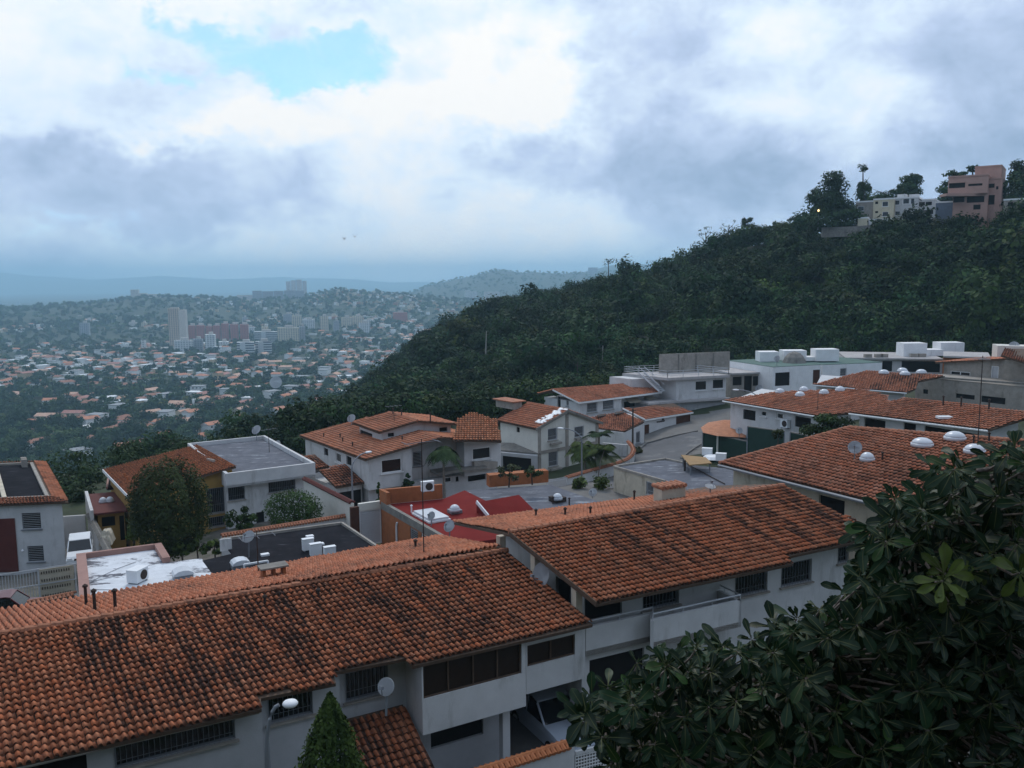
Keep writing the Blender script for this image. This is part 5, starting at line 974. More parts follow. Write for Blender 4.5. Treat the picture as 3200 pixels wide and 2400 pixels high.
tag(link('hill', npmesh('hill', HV.reshape(-1, 3), np.stack([q, q + 1, q + 1 + NB, q + NB], -1), [M('forest_floor', (.022, .030, .012), var=.4, scale=.1)], smooth=True), None, (0, 0, 0)), kind='structure')
def merge(protos, pos, sc, rot, pick, tint, zsc=None):
    Vs, Cs = [], []
    for k, (P, c) in enumerate(protos):
        m = np.where(pick == k)[0]
        if not len(m): continue
        s = sc[m][:, None]; ca, sa = np.cos(rot[m])[:, None], np.sin(rot[m])[:, None]; x, y, z = P[:, 0][None], P[:, 1][None], P[:, 2][None]
        q = np.stack([(x * ca - y * sa) * s, (x * sa + y * ca) * s, z * s * (1 if zsc is None else zsc[m][:, None])], -1) + pos[m][:, None, :]
        Vs.append(q.reshape(-1, 3)); Cs.append((c[None] * tint[m][:, None, :]).reshape(-1, 3))
    return np.concatenate(Vs), np.concatenate(Cs)
G1 = (.027, .062, .017)
FP = [crown(640, (4.4, 4.4, 4.), .70, 200 + i, lumps=11 + i, lr=.46, col=G1, vary=.5) for i in range(5)] + [crown(520, (3.2, 3.2, 4.6), .68, 230 + i, lumps=10, lr=.45, col=G1, vary=.5) for i in range(2)]
nF = 2900; a = RNG.random(nF) * (NB - 8) + 1; s = RNG.random(nF) ** .85 * 1.30 - .18; dens = fbm(a / 6, s * 9, 12); pos = hillpt(a, s)
px_ = np.array([proj(p)[0] for p in pos]); py_ = np.array([proj(p)[1] for p in pos])
clear = (px_ > 2540) & (px_ < 3140) & (s > .88)                        # the crest is kept open where the buildings stand
ok = ~clear & (px_ > 850) & (px_ < 3500) & ((s > 0) | ((px_ < 1950) & (np.hypot(pos[:, 0], pos[:, 1]) > 112))); pos, a, s = pos[ok], a[ok], s[ok]; n = len(pos)
sc = .55 + .75 * RNG.random(n) ** 1.3; sc = np.where(RNG.random(n) < .07, sc * 1.5, sc); sc = np.where(s > .9, sc * .85, np.where(s < .12, np.minimum(sc, .85), sc)); pxk = np.array([proj(p)[0] for p in pos]); sc = np.where((s > .55) & (pxk > 2540) & (pxk < 3150), sc * .74, sc); ti = (.28 + 1.0 * fbm(pos[:, 0] / 26, pos[:, 1] / 26, 15) * (.45 + .9 * RNG.random(n)) + .16 * (RNG.random(n) < .08))[:, None] * np.stack([.8 + .5 * RNG.random(n), np.ones(n), .8 + .4 * RNG.random(n)], -1); pos[:, 2] = np.maximum(pos[:, 2], HF(pos[:, 0], pos[:, 1])) + 2.6 * sc
ti = np.where((RNG.random(n) < .14)[:, None], ti * np.array([1.7, 1.25, .9]), ti)
V, C = merge(FP, pos, sc, RNG.random(n) * 6.3, RNG.integers(0, len(FP), n), ti)
tag(link('forest', npmesh('forest', V, quads(len(V)), [FOL], C), None, (0, 0, 0)), 'dense dark green forest covering the steep hillside behind the houses', 'forest', kind='stuff')
# single trees standing out on the skyline and crest
def crest_tree(label, px, yb, yt, wpx, d, shape='ell', col=(.03, .055, .02), n=900, seed=1, lumps=16, lr=.36, trunk=.35, size=.75, name='tree', cat='tree', vary=.45):
    p = Dp(px, yb, d); hgt = (yb - yt) * d / F; w_ = wpx * d / F / 2; ch = hgt * (1 + trunk) / 2; key = (label,)
    cm = crown_mesh(key, int(n * (1.5 if n > 300 else 1)), (w_ * (1.12 if n > 300 else 1), w_ * (1.12 if n > 300 else 1), hgt * (1 - trunk) / 2), size, seed, lumps=lumps, lr=lr, shape=shape, col=col, vary=vary, full=shape == 'ell')
    return tree(name, label, cat, p, cm, ch, 1., trunk_mesh(hgt * .75, max(.16, hgt * .018), seed, limbs=5, spread=w_ * .6, lh=.3))
crest_tree('big spreading dark tree left of the cream building on the crest', 2605, 722, 540, 165, 232, n=3200, lumps=30, lr=.36, seed=5, trunk=.12, size=.8)
crest_tree('high tuft crowned treetop rising above the big crest tree', 2612, 600, 527, 66, 236, n=420, lumps=9, lr=.42, seed=6, trunk=.2, size=.6)
crest_tree('slim tall tree with two stacked crowns beside the crest building', 2699, 640, 545, 52, 236, n=800, lumps=12, lr=.40, seed=7, trunk=.1, size=.6)
crest_tree('feathery top of the slim tall crest tree', 2697, 570, 505, 44, 237, n=260, lumps=9, lr=.34, seed=8, trunk=.3, size=.45)
crest_tree('round dark tree behind the white crest building', 2845, 635, 545, 118, 245, n=1900, seed=9, trunk=.05)
crest_tree('low broad dark tree between the two crest buildings', 2960, 660, 566, 100, 240, n=1500, seed=10, trunk=.05)
crest_tree('low bushy trees just above the cream crest building', 2765, 660, 580, 150, 246, n=1500, seed=11, trunk=.02)
crest_tree('tall dark tree at right edge beside the pink building', 3190, 665, 485, 150, 205, n=3200, seed=12, lumps=28, trunk=.05)
crest_tree('dark tree behind the flat roofed top of the pink building', 2985, 560, 532, 70, 225, n=320, seed=13, trunk=.02); crest_tree('small dark treetop beside the pink roof block', 3040, 540, 518, 40, 225, n=200, seed=14, trunk=.02)
crest_tree('lone conical tree on the hill skyline', 2334, 745, 672, 48, 285, n=420, seed=15, lumps=8, trunk=.2, size=.6); crest_tree('leaning sparse tree with bare limbs on the skyline', 2205, 810, 702, 105, 300, n=260, seed=16, lumps=16, lr=.2, trunk=.2, size=.55)
crest_tree('very sparse bare limbed tree right of the leaning skyline tree', 2275, 780, 680, 95, 300, n=110, seed=17, lumps=12, lr=.15, trunk=.2, size=.5); crest_tree('flat topped tree with open branches on the lower skyline', 1902, 862, 797, 80, 345, n=110, seed=18, lumps=12, lr=.2, trunk=.3, size=.6)
crest_tree('small umbrella shaped tree on the skyline', 2085, 838, 797, 55, 318, n=180, seed=19, lumps=7, trunk=.3, shape='flat', size=.7); crest_tree('wide flat dark crown on the lower left ridge', 1590, 975, 908, 90, 350, n=420, seed=20, lumps=10, trunk=.25, shape='flat'); crest_tree('crooked narrow treetop on the lower ridge', 1700, 960, 893, 48, 345, n=220, seed=21, lumps=7, trunk=.2)
crest_tree('round treetop at the left skyline notch', 2435, 735, 690, 60, 270, n=380, seed=22, trunk=.05); crest_tree('dense rounded skyline tree left of the crest lamp', 2500, 725, 676, 90, 262, n=520, seed=23, trunk=.05)
for x, y0, y1, d, l in ((1517, 1075, 1034, 200, 'pale bare trunk low on the left forest slope'), (1881, 1142, 1080, 180, 'tall pale bare trunk in the forest above the tiled roofs'), (1802, 1168, 1132, 175, 'short dark snag in the forest above the tiled roofs'), (2236, 815, 775, 290, 'white bare trunk near the skyline')):
    p = Dp(x, y0, d); t = thing('dead_tree', l, 'tree', p); q = Dp(x + 3, y1, d); MB().tube([p - UP * 3, q], [.2, .09], 6).build('trunk', M('pale_dead_wood', (.30, .28, .25)) if 'pale' in l or 'white' in l else DBARK, t); MB().tube([p + (q - p) * .6, q + A3(.9, 0, -.4)], [.07, .03], 5).tube([p + (q - p) * .7, q + A3(-.8, .2, -.2)], [.06, .03], 5).build('branch', DBARK, t)
crest_tree('dark undergrowth mound under the big crest tree', 2610, 735, 640, 175, 228, n=2200, seed=24, trunk=.02, lumps=26)
# lit lamp in the crest tree
p = Dp(2558, 656, 226); t = thing('street_lamp', 'small glowing street lamp in front of the big crest tree', 'street lamp', p - UP * 5); MB().tube([p - UP * 5, p], .07, 6).build('post', GREYP, t)
gl = bpy.data.materials.new('lamp_glow'); gl.use_nodes = True; gb = gl.node_tree.nodes['Principled BSDF']; gb.inputs['Emission Color'].default_value = (1, .62, .25, 1); gb.inputs['Emission Strength'].default_value = 4; MB().lathe(p - UP * .4, [(.05, 0), (.2, .1), (.26, .3), (.15, .45), (.02, .5)], 10).build('lamp_globe', gl, t, smooth=True)
# crest buildings
CREAMW = M('cream_yellow_paint', (.56, .50, .36), var=.1, stain=(.3, .25, .16), st=(.6, .8)); PINKB = M('pink_render', (.44, .27, .22), var=.1, scale=.5, stain=(.22, .13, .11), st=(.58, .8), sscale=(.4, .4, .2))
def at_px(H, name, x0, x1, yt, yb, d, depth, ops, mat, skew=0., roof=True, fnd=6.):
    skew = skew or -(x1 - x0) / F * d * .48; A, B = Dp(x0, yb, d), Dp(x1, yb, d + skew); b = A3(B[1] - A[1], A[0] - B[0], 0); b = nrm(b); b = b if b[1] > 0 else -b; zt_ = Dp((x0 + x1) / 2, yt, d + skew / 2)[2]; f = [atz(A, 0), atz(B, 0), atz(B, 0) + b * depth, atz(A, 0) + b * depth]
    walls(H, f, min(A[2], B[2]) - fnd, zt_, {0: ops}, mat, name, far=True)
    if roof: MB().prism([atz(p + (p - base_of(f, 0)) * .02, zt_ + .005) for p in f], .35).build('roof_slab', TRIM if mat is not PINKB else PINKB, H)
p = Dp(2800, 690, 226); H = thing('apartment_building', 'cream and white two storey apartment building on the hill crest', 'building', p)
at_px(H, 'wall', 2727, 2791, 624, 690, 226, 12, [(2757, 630, 646, 2776, 'win'), (2757, 662, 677, 2776, 'win'), (2735, 630, 638, 2744, 'dark'), (2735, 660, 666, 2744, 'dark')], CREAMW); at_px(H, 'wall', 2791, 2868, 620, 690, 225.5, 12, [(2796, 626, 641, 2812, 'win'), (2822, 621, 638, 2842, 'win'), (2846, 620, 638, 2858, 'win'), (2797, 660, 674, 2813, 'win'), (2824, 652, 680, 2838, 'wdoor')], WHITE)
at_px(H, 'wall', 2866, 2920, 626, 690, 223, 11, [(2871, 632, 643, 2890, 'dark'), (2893, 631, 642, 2912, 'dark'), (2866, 658, 671, 2916, 'dark')], WHITE); at_px(H, 'side_wing', 2672, 2727, 632, 700, 229, 9, [(2680, 645, 660, 2700, 'win')], CONC)
for x0, x1 in ((2804, 2832), (2840, 2869)): at_px(H, 'water_tank', x0, x1, 607, 614, 231, 3, [], WHITE, roof=False)
at_px(H, 'terrace', 2680, 2710, 683, 703, 222, 3, [], CREAMW); at_px(H, 'terrace', 2714, 2815, 687, 703, 221, 3, [(2725, 690, 699, 2752, 'dark')], WHITE)
p = Dp(2700, 715, 220); t = thing('retaining_wall', 'long grey retaining wall below the cream crest building', 'wall', p); a = [Dp(x, y, d) for x, y, d in ((2570, 712, 226), (2680, 708, 219), (2800, 697, 218), (2925, 684, 215))]; mb = MB()
for u, v in zip(a[:-1], a[1:]): mb.prism([u - UP * 2.4, v - UP * 2.4, v + A3(0, .5, 0) - UP * 2.4, u + A3(0, .5, 0) - UP * 2.4], 2.5)
mb.build('wall', CONCD, t)
p = Dp(3040, 670, 205); H = thing('apartment_building', 'pink terraced apartment building on the hill crest', 'building', p)
at_px(H, 'wall', 2962, 3085, 552, 600, 206, 12, [(2966, 573, 589, 3016, 'dark'), (3026, 575, 582, 3070, 'dark')], PINKB, fnd=.2); at_px(H, 'tower_wall', 3044, 3127, 522, 585, 209, 11, [], PINKB, fnd=.5); at_px(H, 'lower_wall', 2976, 3085, 600, 668, 206.5, 10, [(2964, 610, 634, 3014, 'dark'), (3022, 608, 634, 3076, 'dark'), (3042, 640, 655, 3064, 'dark')], PINKB, roof=False); at_px(H, 'side_wall', 3076, 3127, 560, 655, 204, 12, [(3079, 575, 588, 3108, 'dark'), (3088, 610, 640, 3108, 'dark'), (3113, 582, 592, 3120, 'dark')], PINKB)
A = Dp(2958, 604, 203); MB().obox(A, Dp(3083, 604, 203) - A, A3(0, 3, 0), -UP * .6).build('balcony', PINKB, H)
H = thing('storage_block', 'blue grey plain block between the two crest buildings', 'building', Dp(2980, 685, 212)); at_px(H, 'wall', 2922, 3044, 632, 686, 212, 8, [], M('blue_grey_wall', (.15, .18, .23), var=.1))
H = thing('crest_house', 'small pale house half hidden at the right edge of the crest', 'house', Dp(3170, 650, 196)); at_px(H, 'wall', 3135, 3215, 625, 655, 194, 6, [(3150, 632, 645, 3165, 'dark')], CONC); 
# ================================================================ valley: towers, houses, trees
def tower_mat(name, col, gx, gz, dk=(.10, .11, .13), frac=.5, vert=False):
    if name in MATS: return MATS[name]
    m = bpy.data.materials.new(name); m.use_nodes = True; MATS[name] = m; nt = m.node_tree; N = nt.nodes; L = nt.links.new; b = N['Principled BSDF']; b.inputs['Roughness'].default_value = .85
    tc = N.new('ShaderNodeTexCoord'); s = N.new('ShaderNodeSeparateXYZ'); L(tc.outputs['Object'], s.inputs[0])
    def mt(op, a, b_): n = N.new('ShaderNodeMath'); n.operation = op; [L(v, n.inputs[i]) if not isinstance(v, (int, float)) else setattr(n.inputs[i], 'default_value', v) for i, v in enumerate((a, b_))]; return n.outputs[0]
    hx = mt('ADD', s.outputs[0], s.outputs[1]); fx = mt('LESS_THAN', mt('FRACT', mt('DIVIDE', hx, gx), 0), frac if not vert else .42); fz = mt('LESS_THAN', mt('FRACT', mt('DIVIDE', s.outputs[2], gz), 0), .5 if not vert else .62); k = mt('MULTIPLY', fx, fz)
    x = N.new('ShaderNodeMix'); x.data_type = 'RGBA'; L(k, x.inputs[0]); x.inputs[6].default_value = (*col, 1); x.inputs[7].default_value = (*dk, 1); L(x.outputs[2], b.inputs['Base Color']); return m
TM = {'beige': tower_mat('beige_tower_facade', (.50, .40, .30), 3.6, 3., vert=True), 'white': tower_mat('white_tower_facade', (.66, .65, .62), 4.2, 3.), 'brick': tower_mat('red_brick_tower_facade', (.40, .13, .10), 4.5, 3., dk=(.24, .09, .08)), 'grey': tower_mat('grey_tower_facade', (.36, .37, .39), 4., 3.), 'band': tower_mat('banded_office_facade', (.52, .53, .52), 400., 3.6, dk=(.05, .055, .07), frac=.98), 'cream': tower_mat('cream_tower_facade', (.62, .53, .38), 4.2, 3.), 'plain': M('plain_tower_wall', (.52, .47, .42), var=.08, scale=.1)}
def tower(label, x0, x1, yt, yb, d, mat, depth=16, caps=((.3, .7, 4),), az=None, group=None, side=0, blocks=None):
    """slab tower seen between x0..x1; blocks = [(u0,u1,extra height)] steps of the roof line"""
    A, B = Dp(x0, yb, d), Dp(x1, yb, d); zb_ = HF(A[0], A[1]) - 4; zt_ = Dp((x0 + x1) / 2, yt, d)[2]; zb_ = min(zb_, zt_ - 6); w_ = B[0] - A[0]
    t = thing('apartment_tower', label, 'building', A3((A[0] + B[0]) / 2, d, zb_ + 4), group); mb = MB(); sk = 7. if side == 0 else side
    dx, dy = A3(w_, 0, 0), A3(-depth * .25, depth, 0)
    for u0, u1, eh in (blocks or [(0, 1, 0)]): mb.obox(A3(A[0], d, zb_) + dx * u0 + A3(0, -.6 if eh else 0, 0), dx * (u1 - u0), dy, UP * (zt_ - zb_ + eh))
    mb.build('wall', TM[mat], t); mb = MB()
    for u0, u1, h in caps: mb.obox(A3(A[0], d + depth * .3, zt_) + dx * u0, dx * (u1 - u0), dy * .4, UP * h)
    mb.build('roof_block', TM['plain'], t); return t
t = tower('tall beige tower with columns of dark windows and a blank right side', 530, 562, 964, 1076, 1420, 'beige', 20, ((.1, .9, 1.5),)); A, B = Dp(563, 1076, 1424), Dp(583, 1076, 1436); MB().obox(atz(A, FLOOR), atz(B, 0) - atz(A, 0), A3(-3, 18, 0), UP * (Dp(563, 969, 1424)[2] - FLOOR)).build('blank_side', TM['plain'], t)
for i, (x0, x1, y) in enumerate(((591, 612, 1018), (616, 640, 1017), (645, 664, 1020), (668, 690, 1018), (694, 716, 1012), (722, 746, 1014), (752, 778, 1014))): tower(['leftmost red brick tower of the row behind the white tower', 'second red brick tower from the left of the row', 'third red brick tower of the row, with the white tower before it', 'middle red brick tower of the long row', 'fifth red brick tower from the left', 'second red brick tower from the right end', 'rightmost red brick tower of the long row'][i], x0, x1, y, 1078, 1560, 'brick', 16, ((.2, .8, 4),), group='red brick towers in the valley')
for lb, x0, x1, yt, yb, d, m in (('white tower standing before the red brick row', 642, 674, 1046, 1100, 1330, 'white'), ('grey white slab left of the white tower', 604, 634, 1060, 1101, 1340, 'grey'), ('low white and grey block at the foot of the beige tower', 546, 604, 1064, 1101, 1330, 'white'), ('small pale block right of the white tower', 684, 714, 1068, 1094, 1380, 'white'), ('dark banded office block left of its twin', 741, 795, 1070, 1111, 1270, 'band'), ('dark banded office block right of its twin', 799, 850, 1068, 1108, 1290, 'band'), ('grey banded block above the office twins', 795, 867, 1037, 1066, 1500, 'band'), ('wide cream apartment slab left of centre', 869, 936, 1024, 1066, 1500, 'cream'), ('grey slab touching the wide cream slab', 936, 955, 1020, 1062, 1520, 'grey'), ('grey tower behind the cream tower pair', 886, 913, 982, 1020, 1850, 'grey'), ('cream tower with white edge left of the low white block', 913, 945, 987, 1024, 1800, 'cream'), ('low white block right of the cream tower', 946, 985, 998, 1031, 1800, 'white'), ('lone cream tower among dark trees', 1001, 1027, 988, 1032, 1750, 'cream'), ('pale block behind the lone cream tower', 1043, 1066, 990, 1014, 1950, 'white'), ('wide cream tower cluster right of the lone tower', 1068, 1100, 992, 1026, 1800, 'cream'), ('second cream slab of the right cluster', 1102, 1136, 988, 1022, 1820, 'cream'), ('stepped white block at the right of the cream cluster', 1137, 1171, 1000, 1022, 1830, 'white'), ('solitary red brick tower near the dark hill', 1231, 1274, 977, 1020, 1900, 'brick'), ('white office slab high on the shanty slope', 1171, 1207, 958, 975, 2300, 'white')): tower(lb, x0, x1, yt, yb, d, m)
t = tower('long low white hall with a tall sign tower on its left', 446, 546, 1088, 1102, 1360, 'plain', 30, ()); A = Dp(443, 1102, 1352); MB().obox(atz(A, FLOOR), A3(5.5, 0, 0), A3(0, 6, 0), UP * (Dp(443, 1063, 1352)[2] - FLOOR)).build('sign_tower', TM['white'], t)
for lb, x0, x1, yt, yb, d, m, bl in (('cluster of grey white ridge towers, the highest on the skyline', 896, 960, 879, 940, 2650, 'white', [(0, .22, 0), (.24, .48, 3), (.5, .78, 5), (.8, 1, 1)]), ('long pale slab of apartment blocks along the ridge', 790, 952, 910, 945, 2600, 'grey', [(0, .18, 2), (.19, .4, 0), (.41, .6, 1), (.61, .8, 2), (.81, 1, 1)]), ('brownish slab at the left end of the ridge blocks', 741, 790, 922, 945, 2600, 'plain', None), ('blocky tower of the hilltop fort on the left ridge', 409, 434, 905, 935, 2700, 'plain', None), ('long low wing of the hilltop fort', 434, 520, 919, 935, 2700, 'plain', [(0, .3, 3), (.3, .7, 0), (.7, 1, -2)]), ('pale blocks at the left edge of the valley', 0, 46, 1010, 1044, 1900, 'cream', [(0, .3, 0), (.35, .6, 3), (.65, 1, 1)]), ('grey blocks beside the pale left edge blocks', 48, 98, 1012, 1042, 1900, 'grey', [(0, .4, 2), (.45, 1, 0)]), ('faint block behind the left edge blocks', 36, 80, 987, 1012, 2300, 'grey', None), ('pale slab under the far wooded ridge, left of two', 1456, 1492, 908, 938, 3000, 'white', [(0, .45, 0), (.5, 1, -3)]), ('low pale slab under the far wooded ridge, right of two', 1516, 1562, 912, 930, 3000, 'plain', None), ('tiny block on the far skyline beside the dark hill', 1842, 1868, 836, 850, 4000, 'grey', None), ('small ochre slab left of the valley centre', 98, 130, 1052, 1072, 1650, 'cream', None)): tower(lb, x0, x1, yt, yb, d, m, 18, (), blocks=bl)
for i, x in enumerate((2, 14, 26, 40, 52, 100, 118, 140, 165)): tower('hazy pencil thin tower on the far left horizon', x, x + 7 + i % 3 * 2, 945 + i % 4 * 3 + (4 if x > 90 else 0), 962, 4600, 'grey', 14, (), group='hazy far towers')
# ---- valley house kinds
RT = [M('valley_clay_roof_%s' % n, c, var=.2, scale=.4) for n, c in (('red', (.46, .20, .12)), ('brown', (.29, .135, .09)), ('pale', (.52, .32, .23)), ('rose', (.36, .17, .135)))]; RW = M('valley_pale_roof', (.78, .79, .79), var=.15, scale=.4); RG = M('valley_grey_roof', (.27, .28, .29), var=.2, scale=.4); VW = [M('valley_white_wall', (.80, .79, .76), var=.1), M('valley_cream_wall', (.60, .52, .40), var=.1), M('valley_ochre_wall', (.48, .36, .22), var=.1), M('valley_brick_wall', (.36, .17, .11), var=.15)]
def vhouse(w_, d_, h_, kind, wm, rm):
    """mesh parts of a valley house, base centre at the origin"""
    O = A3(0, 0, 0); X, Y = A3(w_ / 2, 0, 0), A3(0, d_ / 2, 0); wb = MB().obox(-X - Y - UP * 4, 2 * X, 2 * Y, UP * (h_ + 4)); rb = MB(); o = .6; ex, ey = A3(w_ / 2 + o, 0, 0), A3(0, d_ / 2 + o, 0); z = UP * h_
    if kind == 'hip': rg_ = A3(max(.5, w_ / 2 - d_ / 2), 0, 0); r = z + UP * d_ * .22; c = [-ex - ey + z, ex - ey + z, ex + ey + z, -ex + ey + z]; rb.poly([c[0], c[1], rg_ + r, -rg_ + r]).poly([c[2], c[3], -rg_ + r, rg_ + r]).poly([c[1], c[2], rg_ + r]).poly([c[3], c[0], -rg_ + r]).poly(c)
    elif kind == 'gable': r = z + UP * d_ * .2; c = [-ex - ey + z, ex - ey + z, ex + ey + z, -ex + ey + z]; rb.poly([c[0], c[1], ex + r, -ex + r]).poly([c[2], c[3], -ex + r, ex + r]).poly(c); wb.poly([X - Y + z, X + Y + z, X + r - UP * .1]).poly([-X - Y + z, -X + Y + z, -X + r - UP * .1])
    elif kind == 'shed': c = [-ex - ey + z, ex - ey + z, ex + ey + z + UP * d_ * .25, -ex + ey + z + UP * d_ * .25]; rb.poly(c).poly([p + UP * .2 for p in c]); wb.poly([X - Y + z, X + Y + z, X + Y + z + UP * d_ * .23]).poly([-X - Y + z, -X + Y + z, -X + Y + z + UP * d_ * .23]).poly([-X + Y + z, X + Y + z, X + Y + z + UP * d_ * .23, -X + Y + z + UP * d_ * .23])
    else: rb.obox(-ex - ey + z, 2 * ex, 2 * ey, UP * .35)
    ws = []
    for s in (-1, 1):
        for k in range(2 if w_ < 13 else 3):
            u = (-.55 + 1.1 * k / (1 if w_ < 13 else 2)) * w_ / 2; ws.append(MB().cbox(A3(u, s * (d_ / 2 + .02), h_ - 1.5), A3(.75, 0, 0), A3(0, .05, 0), UP * .6))
    return [('wall', wb.mesh('wall', wm, O)), ('roof', rb.mesh('roof', rm, O))] + [('window', m_.mesh('window', GLASS, O)) for m_ in ws], (wb, rb)
KND = []
for nm, w_, d_, h_, k, wm, rm in (('white house with red hip roof', 14, 9, 3.4, 'hip', VW[0], RT[0]), ('white house with brown gabled roof', 15, 9, 3.6, 'gable', VW[0], RT[1]), ('cream house with pale clay roof', 16, 10, 3.3, 'gable', VW[1], RT[2]), ('white two storey house with red gabled roof', 11, 9, 6., 'gable', VW[0], RT[0]), ('white flat roofed house', 14, 9, 3.4, 'flat', VW[0], RW), ('long house with rose coloured roof', 20, 9, 3.2, 'gable', VW[1], RT[3]), ('white house with grey flat roof', 13, 10, 6.2, 'flat', VW[0], RG), ('small ochre house with brown hip roof', 10, 8, 3.2, 'hip', VW[2], RT[1])):
    parts, (wb, rb) = vhouse(w_, d_, h_, k, wm, rm); one = MB(); one.v = wb.v + rb.v; one.f = wb.f + [tuple(i + len(wb.v) for i in f) for f in rb.f]; one.m = [0] * len(wb.f) + [1] * len(rb.f); KND.append((nm, parts, one.mesh('house', [wm, rm], A3(0, 0, 0))))
SECT = lambda px: 'far left' if px < 230 else 'left of beige tower' if px < 520 else 'below the brick towers' if px < 800 else 'towards the forest hill' if px < 1050 else 'beside the forest hill'
BAND = lambda d: 'near' if d < 520 else 'middle' if d < 850 else 'far'
HP = []; rv = random.Random(42)
def put_house(k, p, rz, px, near):
    nm, parts, one = KND[k]; d = p[1]; b_ = BAND(d); lb = '%s in the %s valley, %s' % (nm, b_, SECT(px))
    if near:
        t = thing('valley_house', lb, 'house', p, 'houses in the valley'); t.rotation_euler = (0, 0, rz)
        for n_, me in parts: link(n_, me, t)
    else: o = link('valley_house', one, None, p); o.rotation_euler = (0, 0, rz); tag(o, lb, 'house', 'houses in the valley')
# hand placed near houses, then scattered ones
for px, py, k in ((245, 1435, 6), (100, 1330, 0), (150, 1310, 2), (240, 1300, 5), (215, 1375, 0), (110, 1395, 1), (405, 1338, 5), (470, 1300, 2), (440, 1395, 5), (430, 1420, 4), (520, 1370, 0), (455, 1455, 4), (660, 1350, 3), (690, 1345, 2), (640, 1375, 0), (755, 1290, 2), (840, 1275, 0), (870, 1300, 3), (900, 1290, 1), (990, 1290, 3), (1010, 1260, 1), (1035, 1230, 0), (850, 1242, 6), (960, 1215, 5), (1030, 1190, 1), (700, 1250, 5), (730, 1190, 0), (610, 1235, 4), (560, 1270, 2), (680, 1205, 2), (620, 1225, 6), (350, 1250, 4), (400, 1255, 2), (480, 1245, 1), (520, 1250, 6), (300, 1180, 4), (230, 1205, 1), (160, 1270, 3), (60, 1240, 2), (35, 1195, 0), (90, 1150, 4), (960, 1415, 6), (940, 1360, 4), (820, 1350, 2), (310, 1385, 1), (280, 1345, 4), (390, 1420, 3), (560, 1400, 1), (600, 1325, 2), (500, 1330, 0)):
    d = 600.
    for _ in range(50): p = Dp(px, py, d); h = float(HF(p[0], p[1])); d = d * .6 + .4 * max(150, d * (h / p[2]) if p[2] < -1 else d)
    p = Dp(px, py, d); p[2] = float(HF(p[0], p[1])); HP.append(p); put_house(k, p, rv.choice((rv.uniform(-.5, .2), rv.uniform(.9, 1.4))), px, True)
n_ = 0
for _ in range(4000):
    if n_ >= 215: break
    d = math.sqrt(rv.uniform(380 ** 2, 1500 ** 2)) if rv.random() < .6 else rv.uniform(480, 1250); px = rv.uniform(-60, 1330 - max(0, 900 - d) * .3); p = Dp(px, 1000, d); p[2] = float(HF(p[0], p[1])); x, y = proj(p)
    if y > 1420 or y < 985 or any((p[0] - q[0]) ** 2 + (p[1] - q[1]) ** 2 < (17 if d < 700 else 21) ** 2 for q in HP) or vn(p[0] / 130, p[1] / 130, 7) < .42: continue
    HP.append(p); put_house(rv.randrange(8), p, rv.choice((rv.uniform(-.5, .3), rv.uniform(.9, 1.5))), px, d < 640); n_ += 1
# hillside settlement: one mass of far houses too many to part
mb = MB()
for _ in range(620):
    px = rv.triangular(560, 1480, 1180); d = rv.uniform(1900, 2700); p = Dp(px, 950, d); p[2] = float(HF(p[0], p[1]))
    if vn(p[0] / 120, p[1] / 120, 11) < .42: continue
    c = rv.choice((0, 0, 1, 1, 2, 3)); s = rv.uniform(5, 11); mb.obox(p - UP * 3, A3(s, rv.uniform(-2, 2), 0), A3(0, 7, 0), UP * rv.uniform(6, 10), c); b_ = mb.v[-8:]; mb.poly([A3(*q_) + UP * .3 for q_ in b_[4:]], 4)
tag(mb.build('hillside_settlement', VW + [RT[1]], loc=(0, 0, 0)), 'crowded mass of tiny brick and white houses on the hazy far slopes', 'settlement', kind='stuff')
mb = MB(); nv_ = 0
for _ in range(9000):
    if nv_ >= 470: break
    d = rv.uniform(620, 1950); px = rv.uniform(-80, 1340); p = Dp(px, 1000, d); p[2] = float(HF(p[0], p[1]))
    if vn(p[0] / 110, p[1] / 110, 7) < .50 or any(abs(p[0] - q[0]) < 13 and abs(p[1] - q[1]) < 16 for q in HP): continue
    nv_ += 1; w_, d_, h_ = rv.uniform(7, 15), rv.uniform(6, 10), rv.choice((3.2, 3.6, 6.2, 7)); a = rv.choice((-.2, 1.2)) + rv.uniform(-.3, .3); X = A3(math.cos(a), math.sin(a), 0) * w_ / 2; Y = A3(-math.sin(a), math.cos(a), 0) * d_ / 2; mb.obox(p - X - Y - UP * 3, 2 * X, 2 * Y, UP * (h_ + 3), rv.choice((0, 0, 0, 1, 2))); z = UP * h_; k = rv.choice((4, 5, 5, 6, 7, 8, 8, 8))
    if k == 8: mb.obox(p - X * 1.05 - Y * 1.05 + z, 2.1 * X, 2.1 * Y, UP * .4, 8)
    else: r = z + UP * d_ * .2; c = [p + s_ * 1.1 * X + t_ * 1.12 * Y + z for s_, t_ in ((-1, -1), (1, -1), (1, 1), (-1, 1))]; mb.poly([c[0], c[1], p + X * 1.1 + r, p - X * 1.1 + r], k).poly([c[2], c[3], p - X * 1.1 + r, p + X * 1.1 + r], k)
tag(mb.build('valley_rooftops', VW + RT + [RW], loc=(0, 0, 0)), 'hazy carpet of countless tiny roofs and pale walls across the farther valley', 'rooftops', kind='stuff')
for i in range(26):
    x = rv.choice((rv.uniform(-40, 480), rv.uniform(560, 1180))); d = rv.uniform(1500, 2400); w_ = rv.uniform(12, 34); y = 885 + 98 * F / d; tower('pale hazy mid rise block far across the valley floor', x, x + w_, y - rv.uniform(16, 42) * 1600 / d, y, d, rv.choice(('white', 'cream', 'grey', 'white', 'plain')), 14, group='hazy mid rise blocks')
